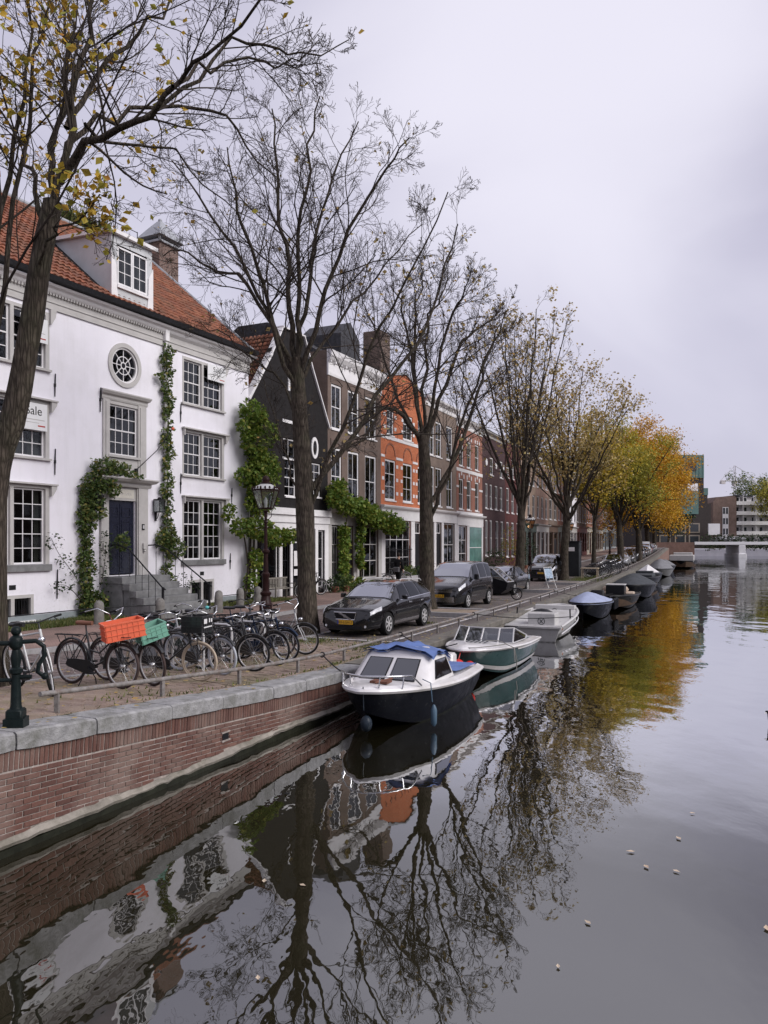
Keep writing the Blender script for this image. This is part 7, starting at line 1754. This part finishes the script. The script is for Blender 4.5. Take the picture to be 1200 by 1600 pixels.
# ------------------------------------------------------------------ lamps, posts, bench, person and the far end of the canal
def street_lamp(label, loc, post, k=1.0, glassm=None, first=[None]):
    o = thing('street_lamp', label, 'street lamp', loc, 0, 'old cast iron street lamps')
    b = MB(); b.lathe([(.26,-.1),(.26,.10),(.22,.13),(.22,.30),(.25,.33),(.19,.40),(.15,.62),(.19,.68),(.19,.74),(.12,.80),(.11,1.25),(.14,1.30),(.14,1.38),(.09,1.44),(.075,2.05),(.13,2.12),(.13,2.18),(.065,2.24),(.05,3.1),(.085,3.14),(.05,3.20),(.042,3.45),(.10,3.52),(.03,3.56)], 12); b.build('post', post, o, 35)
    b = MB()
    for a in range(4): an = a*math.pi/2+.4; c, s = math.cos(an), math.sin(an); b.tube([(.05*c,.05*s,3.2),(.20*c,.20*s,3.35),(.21*c,.21*s,3.62)], .012, 5)
    b.tube([(-.28,0,2.95),(.28,0,2.95)], .018, 6); b.build('bracket', post, o, 40)
    n = 6; r0, r1, z0, z1 = .25, .46, 3.62, 4.24
    P = lambda r, z, i: (r*math.cos(2*math.pi*i/n+.3), r*math.sin(2*math.pi*i/n+.3), z)
    b = MB()
    for i in range(n): b.tube([P(r0,z0,i),P(r1,z1,i)], .018, 5); b.tube([P(r0,z0,i),P(r0,z0,i+1)], .02, 5); b.tube([P(r1,z1,i),P(r1,z1,i+1)], .026, 5)
    for i in range(n):
        for f in (0,.33,.66): 
            q = Vector(P(r1,z1,i)).lerp(Vector(P(r1,z1,i+1)), f); b.ball((q.x,q.y,z1+.06), .035, .035, .07, 6, 4)
    l = b.build('lantern_frame', post, o, 40)
    for i in range(n): g = MB(); g.quad(P(r0,z0+.01,i),P(r0,z0+.01,i+1),P(r1,z1-.01,i+1),P(r1,z1-.01,i)); g.build('lantern_pane', glassm or lampglass, l)
    b = MB(); b.lathe([(.44,4.27),(.36,4.36),(.20,4.44),(.16,4.45)], 12); b.build('lantern_roof', mat('milky_lantern_glass', (.5,.5,.5), .3, .1) if 'milky_lantern_glass' not in bpy.data.materials else bpy.data.materials['milky_lantern_glass'], l, 40)
    b = MB(); b.lathe([(.18,4.45),(.18,4.50),(.12,4.53),(.14,4.60),(.10,4.70),(.03,4.74)], 10); b.build('lantern_crown', post, l, 40); b = MB(); b.lathe([(.03,3.62),(.05,3.7),(.06,3.9),(.02,4.0)], 8); b.build('bulb', white, l, 40)
    return o
street_lamp('tall dark red cast iron street lamp behind the parked bicycles', onground(-4.05, 26.3, .08), redlamp)
warm = glass_mat('warm_lantern_glass', (.75,.55,.38), .15, .7)
for t, s, lb in ((61.5, 7.1, 'cast iron street lamp with orange tinted lantern before the dark purple house'), (82, 7.1, 'cast iron street lamp before the pinkish brick house'), (112, 6.0, 'street lamp with warm lantern far along the quay')): street_lamp(lb, W(t, s, .08), redlamp, glassm=warm)
# near green post of the camera's bridge
p = gpix(25, 1134); o = thing('railing_post', 'dark green cast iron bridge railing post topped by a ball', 'railing', p, RAD(8))
b = MB()
b.box(-.105,-.105,-.1,.105,.105,.09); b.cbox(-.088,-.088,.09,.088,.088,.19,.02); b.lathe([(.068,.19),(.060,.22),(.052,.42),(.048,.56),(.068,.58),(.068,.62),(.044,.64),(.060,.74),(.040,.83),(.056,.85),(.072,.87),(.072,.95),(.056,.97),(.028,.99)], 10); b.ball((0,0,1.035), .055, nu=14, nv=8); b.build('post', darkpost, o, 40)
b = MB(); b.tube([(0,0,.90),(-1.9,-.35,.94)], .028, 8); b.tube([(0,0,.50),(-1.9,-.35,.54)], .022, 8); b.build('rail_bar', darkpost, o, 50)
b = MB(); b.tube([(0,0,.91),(.20,.02,.92),(.28,.03,.86),(.29,.03,.76),(.23,.02,.66),(.22,.02,.58),(.27,.03,.54)], .025, 8); b.ball((.29,.03,.53), .04); b.tube([(0,0,.53),(.16,.01,.53)], .024, 8); b.build('scroll', darkpost, o, 50)
# stone posts with an iron bar before the white house
posts = [(4.35,1.75),(6.0,2.6),(8.9,2.55),(9.9,1.75),(11.35,1.6),(12.6,1.5)]
ll = ['short grey stone post at the grass left of the steps','short dark stone post beside the foot of the steps','short stone post under the right handrail of the steps','short round topped stone post right of the steps','grey stone post before the right cellar window','grey stone post nearest the bushy corner wisteria']
for i, ((u, y), lb) in enumerate(zip(posts, ll)):
    q = hm @ Vector((u,-y,0)); o = thing('stone_post', lb, 'bollard', (q.x, q.y, G(q.x,q.y)+.08), RAD(90-WA), 'stone posts before the white house'); b = MB(); b.lathe([(.15,-.1),(.145,.55),(.13,.64),(.08,.70),(.02,.72)], 12); b.build('post', mat('old_post_stone', (.20,.19,.175), .9, .25, 6, bump=.4, dirt=(.09,.09,.07), dirt_amt=.7) if i == 0 else bpy.data.materials['old_post_stone'], o, 40)
o = thing('iron_bar', 'thin black iron bars linking the stone posts before the white house', 'railing', tuple(hm @ Vector((0,0,.0))), RAD(90-WA)); gz_ = .83
for (a, c) in (((-1,1.75),(4.35,1.75)),((4.35,1.75),(6.0,2.6)),((9.9,1.75),(11.35,1.6)),((11.35,1.6),(12.6,1.5)),((12.6,1.5),(14.2,.6))):
    b = MB(); b.tube([(a[0],-a[1],gz_+.50),(c[0],-c[1],gz_+.50)], .016, 6); b.build('bar', blackiron, o)
# slatted bench before the black house
q = along(BP, BA, 1.5); n_ = (math.cos(RAD(BA)), -math.sin(RAD(BA)))
def bench(label, q, rz, wood):
    o = thing('park_bench', label, 'bench', (q[0], q[1], G(*q)+.10), rz)
    for k in range(4): b = MB(); b.box(-.75,-.50+.10*k,.43,.75,-.42+.10*k,.455); b.build('seat_slat', wood, o)
    for k in range(12): b = MB(); b.box(-.70+.12*k,-.075,.50,-.64+.12*k,-.05,.86); b.build('back_slat', wood, o)
    b = MB(); b.box(-.75,-.085,.861,.75,-.04,.92); b.box(-.75,-.085,.455,.75,-.04,.499); b.build('back_rail', wood, o)
    for x in (-.72,.72):
        b = MB(); b.box(x-.03,-.09,0,x+.03,-.03,.43); b.box(x-.03,-.50,0,x+.03,-.44,.43); b.build('leg', wood, o); b = MB(); b.box(x-.035,-.52,.62,x+.035,-.10,.66); b.box(x-.025,-.5,.456,x+.025,-.45,.619); b.build('armrest', wood, o)
    return o
bench('weathered grey slatted bench behind the black bicycle at the black house', (q[0]+n_[0]*.35, q[1]+n_[1]*.35), RAD(90-BA), mat('weathered_teak', (.22,.20,.17), .85, .2, 8))
# planter boxes before the orange house
P, A = (-.18,43.7), 24.5
for k, (u, w_, lb) in enumerate(((.9,1.6,'long grey planter box with clipped box hedge before the orange house'),(2.9,1.3,'dark planter tub with bushy evergreen before the barred window'))):
    q = along(P, A, u); x, y = q[0]+math.cos(RAD(A))*1.3, q[1]-math.sin(RAD(A))*1.3; o = thing('planter_box', lb, 'planter', (x, y, G(x,y)+.10), RAD(90-A)); b = MB(); b.cbox(-w_/2,-.3,0,w_/2,.3,.55,.02); b.build('box', stonegrey if k else alu, o); cloud('foliage', o, lf_dark if k else lf_green, [(-w_*.3,0,.75,.4,.35,.35),(w_*.1,0,.8,.5,.35,.4),(w_*.35,0,.75,.35,.3,.35)], 900, .09, 31+k)
# person in black seen from behind
P, A = (-2.8,38.2), 25.5; q = along(P, A, 4.75); x, y = q[0]+math.cos(RAD(A))*1.7, q[1]-math.sin(RAD(A))*1.7
coat = mat('black_coat_cloth', (.012,.012,.013), .85, .25, 6, bump=.3); skin = mat('skin', (.42,.26,.19), .55, .06); hairm = mat('dark_hair', (.02,.014,.011), .6, .3, 20, bump=.3)
pr = thing('person', 'person in long black coat with grey shoulder bag walking away past the creeper', 'person', (x, y, G(x,y)+.10), RAD(62))
def skin_mesh(name, V, E, R, mt, parent, root=0, lvl=2):
    me = bpy.data.meshes.new(name); me.from_pydata(V, E, []); o = link(me, name, None); o.modifiers.new('s', 'SKIN'); sv = me.skin_vertices[0].data
    for i, r in enumerate(R): sv[i].radius = r if isinstance(r, tuple) else (r, r)
    sv[root].use_root = True; m_ = o.modifiers.new('u', 'SUBSURF'); m_.levels = lvl; m_.render_levels = lvl
    dg = bpy.context.evaluated_depsgraph_get(); nm = bpy.data.meshes.new_from_object(o.evaluated_get(dg)); bpy.data.objects.remove(o); nm.name = name
    nm.materials.clear(); nm.materials.append(mt); nm.polygons.foreach_set('use_smooth', [True]*len(nm.polygons)); nm.update()
    return link(nm, name, parent)
V = [(0,0,.98),(0,0,1.16),(.01,0,1.40),(.02,0,1.52),(.03,0,1.60),(.05,0,1.72),(.05,0,1.82),(.01,.20,1.48),(-.03,.26,1.20),(.05,.26,.96),(.08,.25,.88),(.01,-.20,1.48),(-.04,-.26,1.20),(.04,-.27,.96),(.07,-.26,.88),(0,.10,.94),(.10,.10,.52),(.04,.10,.10),(.18,.11,.05),(0,-.10,.94),(-.04,-.10,.52),(-.20,-.10,.14),(-.08,-.11,.06)]
E = [(0,1),(1,2),(2,3),(3,4),(4,5),(5,6),(2,7),(7,8),(8,9),(9,10),(2,11),(11,12),(12,13),(13,14),(0,15),(15,16),(16,17),(17,18),(0,19),(19,20),(20,21),(21,22)]
Rr = [(.16,.17),(.15,.16),(.17,.14),(.10,.08),.055,.085,.075,.075,.06,.045,.035,.075,.06,.045,.035,.10,.068,.048,.04,.10,.068,.048,.04]
skin_mesh('body', V, E, Rr, skin, pr)
cl = skin_mesh('coat', [(0,0,.80),(0,0,1.0),(0,0,1.18),(.01,0,1.40),(.02,0,1.50),(.01,.20,1.48),(-.03,.265,1.20),(.05,.265,.98),(.01,-.20,1.48),(-.04,-.265,1.20),(.04,-.275,.98)], [(0,1),(1,2),(2,3),(3,4),(3,5),(5,6),(6,7),(3,8),(8,9),(9,10)], [(.20,.22),(.20,.20),(.18,.18),(.20,.16),(.11,.10),.095,.075,.062,.095,.075,.062], coat, pr)
skin_mesh('trousers', [(0,0,.92),(0,.10,.90),(.10,.10,.52),(.04,.10,.14),(0,-.10,.90),(-.04,-.10,.52),(-.19,-.10,.18)], [(0,1),(1,2),(2,3),(0,4),(4,5),(5,6)], [(.15,.16),.115,.085,.07,.115,.085,.07], coat, pr)
b = MB(); b.ball((.035,0,1.78), .105, .095, .125, 14, 9); b.build('hair', hairm, pr, 70)
for sy, sx in ((.25,.08),(-.26,.07)):
    b = MB()
    for k in range(4): y0 = sy-.03+.02*k; b.tube([(sx,y0,.88),(sx+.01,y0,.83),(sx+.0,y0,.80-.008*(k in (1,2)))], [.010,.009,.007], 5)
    b.tube([(sx+.02,sy,.88),(sx+.055,sy,.84)], .010, 5); b.build('hand', skin, pr, 60)
for (sx, sy) in ((.12,.105),(-.13,-.105)): b = MB(); b.ball((sx,sy,.05), .14, .05, .055, 10, 6); b.build('shoe', blackpaint, pr, 60)
b = MB(); b.cbox(-.34,-.20,.86,-.21,.16,1.12,.03); bg_ = b.build('shoulder_bag', mat('grey_bag', (.10,.10,.105), .7, .2), pr); b = MB(); b.tube([(-.27,.14,1.10),(-.20,.18,1.40),(.0,.17,1.56),(.13,.0,1.42)], .015, 5); b.build('bag_strap', blackpaint, bg_)
# leaves afloat and on the quay, coot
palel = leaf_mat('pale_floating_leaf', [(0,(.55,.42,.30)),(1,(.62,.52,.40))], .1)
for i, (px_, py_, mt) in enumerate(((413,1378,palel),(473,1385,palel),(403,1530,palel),(872,1512,palel),(985,1332,palel),(1010,1356,palel),(918,1443,palel),(1057,1363,palel),(1082,1272,palel),(1060,1311,palel),(1198,1452,palel))):
    Y = CAMZ*1200/(py_-849); p = Vector(((px_-600)/1200*Y, Y, .012)); r = np.random.default_rng(i); b = MB(); s_ = float(r.uniform(.028,.05))
    b.add([(-s_,0,.002),(-.2*s_,.55*s_,.006),(s_,0,.004),(-.2*s_,-.55*s_,.005),(0,0,.001)], [(0,4,1),(1,4,2),(2,4,3),(3,4,0)]); o = b.build('fallen_leaf', mt, None, loc=p); o.rotation_euler = (0,0,r.uniform(0,6))
    o['label'] = 'small pale fallen leaf floating on the open canal water'; o['category'] = 'leaf'; o['group'] = 'leaves afloat on the canal'
rng = np.random.default_rng(4); pts = []
for i in range(1500):
    t = rng.uniform(3, 34); s = rng.uniform(.05, 3.3)**1.0 if rng.random() < .75 else rng.uniform(3.4, 7)
    p = W(t, s); pts.append((p.x, p.y, p.z+.012+.02*rng.random()))
V, F = leaves_at(np.array(pts), .085, rng, droop=-.05); V = V.reshape(-1,5,3); c = V.mean(1, keepdims=True); V = c + (V-c)*np.array([1,1,.18]); np_mesh('fallen_leaves', V.reshape(-1,3), F, lf_tan, kind='stuff')
o = thing('coot', 'small black coot swimming at the edge of the open water', 'bird', (7.06, 13.8, 0), RAD(205)); cootm = mat('coot_feathers', (.012,.012,.014), .6, .2, 20)
b = MB(); b.loft([[(x, r*.55*math.cos(a), .05 + h + r*.45*math.sin(a)) for a in [k*math.pi/4 for k in range(8)]] for x, r, h in ((-.20,.01,.05),(-.14,.09,.02),(-.02,.16,0),(.10,.14,.0),(.17,.09,.04),(.20,.06,.10),(.21,.055,.15),(.23,.06,.19),(.27,.045,.20),(.29,.01,.195))]); b.build('body', cootm, o, 60); b = MB(); b.loft([[(.275,.015,.25),(.275,-.015,.25),(.275,-.012,.22),(.275,.012,.22)],[(.33,.003,.225),(.33,-.003,.225),(.33,-.003,.22),(.33,.003,.22)]]); b.build('beak', white, o)
# chain and lamp tie on the white house: striped cord from the anchor to the creeper
o = thing('striped_cord', 'dark twisted cord stretched from the window sill to the ivy covered downpipe', 'cord', tuple(hm @ Vector((7.55,-.1,5.8))), RAD(90-WA)); b = MB(); b.tube([(0,0,0),(.75,-.2,.72),(1.45,-.25,1.55)], .014, 6); b.build('cord', blackiron, o); b = MB(); b.ball((1.48,-.27,1.58), .06); b.build('orange_end', orangec, o, 60); b = MB(); b.cbox(-.05,-.03,-.22,.03,.10,.03,.01); b.build('cord_bracket', blackiron, o)
# ------------------------------------------------------------------ far end: bridge, quay, buildings, trees, crane
concrete = mat('pale_concrete', (.72,.71,.72), .8, .08, .5)
o = thing('bridge', 'pale flat bridge crossing the far end of the canal', 'bridge', (72, 181, 0), RAD(-4))
b = MB(); b.cbox(0,-4,2.85,75,4,3.5,.05); b.build('deck', concrete, o); b = MB(); b.box(-.2,-4.3,2.95,75,-4.02,3.62); b.build('fascia', mat('white_fascia', (.78,.77,.78), .6, .05), o)
for x in (10.4, 33): 
    b = MB(); b.cbox(x-.75,-4.35,.9,x+.75,3.8,2.849,.08); b.cbox(x-.95,-4.6,-.6,x+.95,4.1,.9,.08); b.build('pier', concrete, o)
b = MB(); b.box(-9,-4.2,-.6,-.21,4.2,3.5); b.build('abutment', farbrick, o)
b = MB()
for i in range(40): b.box(-4+i*2,-4.2,3.63,-3.93+i*2,-4.13,4.5)
b.box(-4,-4.2,4.46,75,-4.13,4.5); b.box(-4,-4.2,4.05,75,-4.13,4.08); b.build('parapet_rails', blackiron, o, kind='stuff')
for i in range(14):
    q = Vector((76 + i*3.2, 178.2 - i*.25, 3.55)); dup(f0, q, RAD(-4) + RND.uniform(-.3,.3), 'bicycle parked along the rail of the far bridge', 'bicycles on the far bridge')
b = MB(); b.box(55,208,-1,150,208.6,1.7); b.build('far_quay_wall', concrete, None, label='pale quay wall seen under the far bridge', cat='wall')
def far_block(name, label, x, y, rz): return thing(name, label, 'building', (x, y, 1.9), rz)
# apartment block: brown brick gable end, white balconied front
fb = brick_mat('apartment_brick', (.17,.105,.085), (.20,.13,.105), (.2,.16,.14))
o = far_block('apartment_block', 'brown brick apartment block with white balconied front beyond the bridge', 98.5, 230, RAD(3))
b = MB(); b.prism([(0,0),(7.2,0),(7.2,15.6),(6.6,15.6),(.9,15.2),(0,13.6)], 0, 16); b.build('gable_wall', fb, o)
b = MB(); b.box(2.9,-.15,3.2,4.7,-.001,12.2); st = b.build('stair_strip', white, o)
for z in (4.0,7.1,10.2):
    for x in (3.05,3.95):
        b = MB(); b.box(x,-.2,z,x+.6,-.151,z+1.8); b.build('pane', mat('far_dark_glass', (.03,.035,.04), .15, .2) if 'far_dark_glass' not in bpy.data.materials else bpy.data.materials['far_dark_glass'], st)
fg = bpy.data.materials['far_dark_glass']
b = MB(); b.box(7.21,2,0,30,16,14.0); b.box(10,4,14.0,30,16,15.4); b.build('front_wall', white, o); b = MB(); b.box(9,3.2,15.41,31,16,15.8); b.box(7.0,-.3,15.61,9,16,15.85); b.build('roof', slate, o)
for k in range(5):
    z = .9 + 3.0*k
    b = MB(); b.box(7.4,.2,z,30,2,z+.25); b.box(7.4,.2,z+.26,30,.3,z+1.1); bal = b.build('balcony', white, o)
    for j in range(9):
        x = 8 + j*2.45; b = MB(); b.box(x,1.9,z+.4,x+1.0,1.98,z+2.4); w = b.build('window', white, o); b = MB(); b.box(x+.12,1.85,z+.5,x+.88,1.899,z+2.3); b.build('pane', fg, w)
    for j in range(6): x = 9.4 + j*4.0; b = MB(); b.box(x,.32,z+.26,x+.12,2,z+2.9); b.build('divider', white, o)
b = MB(); b.loft([[(1,-6,2.6),(8,-6,2.6),(8,-.2,3.4),(1,-.2,3.4)],[(1,-6,2.5),(8,-6,2.5),(8,-.2,2.5),(1,-.2,2.5)]]); [b.box(1+x*1.15,-5.9,-.5,1.1+x*1.15,-5.8,2.5) for x in range(7)]; b.build('awning', concrete, o)
# dark brick office with copper green top
cop = mat('verdigris_copper', (.065,.135,.122), .6, .12, .4)
o = far_block('copper_roofed_building', 'tall dark brick building with verdigris copper top behind the golden trees', 69.5, 205, RAD(8))
b = MB(); b.box(0,0,0,17,18,19.0); b.build('wall', mat('dark_far_brick', (.05,.042,.04), .8, .15, 2), o); b = MB(); b.cbox(-.3,-.3,19.01,17.0,17,25.2,.15); cw = b.build('copper_top', cop, o)
for x in np.arange(.5, 17, 1.0): b = MB(); b.box(x-.05,-.38,19.2,x+.05,-.301,25.0); b.build('copper_seam', cop, cw)
b = MB(); b.box(11.8,-.5,20.9,14.6,-.381,23.0); b.build('top_window', fg, cw)
b = MB(); b.cbox(9.5,-1.1,9.2,14.9,-.001,16.8,.1); bw_ = b.build('copper_bay', cop, o); b = MB(); b.box(11.6,-1.2,15.4,14.6,-1.101,17.4); b.build('bay_window', white, bw_)
for x in (4.2,8.6,12.6):
    for z in (1.0,4.2): b = MB(); b.box(x,-.12,z,x+3.2,-.001,z+2.6); w = b.build('window', mat('sandstone_frame', (.26,.22,.18), .8, .1) if 'sandstone_frame' not in bpy.data.materials else bpy.data.materials['sandstone_frame'], o); b = MB(); b.box(x+.4,-.16,z+.3,x+2.8,-.121,z+2.3); b.build('pane', fg, w)
b = MB(); b.box(17.001,1.5,0,19,14,14.5); b.box(19.001,2.5,0,20.6,12,12.2); b.build('stepped_wing', bpy.data.materials['dark_far_brick'], o); b = MB(); b.box(16.9,1.4,14.501,19.1,14,16.4); b.build('wing_copper', cop, o)
o = far_block('billboard', 'large pale blank billboard beside the brown apartment block', 86.5, 205, 0); b = MB(); b.cbox(0,-.2,3.6,3.1,.2,6.6,.04); b.build('board', concrete, o); [0 for _ in range(1)]
for x in (.4,2.5): b = MB(); b.box(x,-.1,0,x+.2,.1,3.6); b.build('leg', blackiron, o)
# trees on the right beyond the bridge, hedge, crane
def small_tree(label, x, y, h, rad, seed, leaf, ln): 
    b0 = np.array((x, y, 1.9)); rng = np.random.default_rng(seed); T = [b0, b0+[0,0,h*.15], b0+[.2,0,h*.25], b0+[.2,0,h*.35]]
    o = tree('far_tree', label, x, y, .35, T, vase(rng, b0, h*.28, h, rad, 9), seed, lv=((7,.5),(5,.5),(4,.5)), leaf=leaf, leaf_n=ln, leaf_size=.5, twig_r=.03, jit=.8, group='trees beyond the far bridge'); o.location.z = b0[2]-.0; return o
small_tree('grey green tree beyond the bridge in front of the white balconies', 113, 222, 20, 8, 5, lf_olive, 4500); small_tree('dark green tree behind the roof of the apartment block', 126, 262, 27, 11, 6, lf_green, 5000)
small_tree('dark bushy tree between bridge and apartment block', 121, 214, 13, 7, 7, lf_dark, 5000); small_tree('dark tree standing beyond the bridge abutment', 74, 200, 12, 6, 9, lf_dark, 3000)
rngh = np.random.default_rng(9); b = None
o = thing('hedge', 'dark clipped hedge running along the far quay behind the bridge', 'hedge', (0,0,0)); cloud('foliage', o, lf_dark, [(84+3*k, 199+.3*math.sin(k), 3.6, 2.4, 1.2, 2.2) for k in range(22)], 9000, .42, 10)
o = thing('tower_crane', 'tiny tower crane above the roofs in the far distance', 'crane', (274, 600, 1.9), RAD(20)); cm = mat('crane_steel', (.45,.42,.42), .6)
b = MB()
for dx in (-.8,.8): b.tube([(dx,0,0),(dx,0,62)], .25, 4)
for k in range(15): b.tube([(-.8,0,k*4),(.8,0,k*4+4)], .15, 4)
b.build('mast', cm, o); b = MB(); b.tube([(-14,0,50),(28,0,50)], .4, 4); b.tube([(-14,0,50),(0,0,62),(28,0,50)], .18, 4); b.box(-14,-1,47.5,-10,1,49.5); b.build('jib', cm, o); b = MB(); b.box(-1.6,-1.2,46,1.6,1.2,49.5); b.build('cab', cm, o)
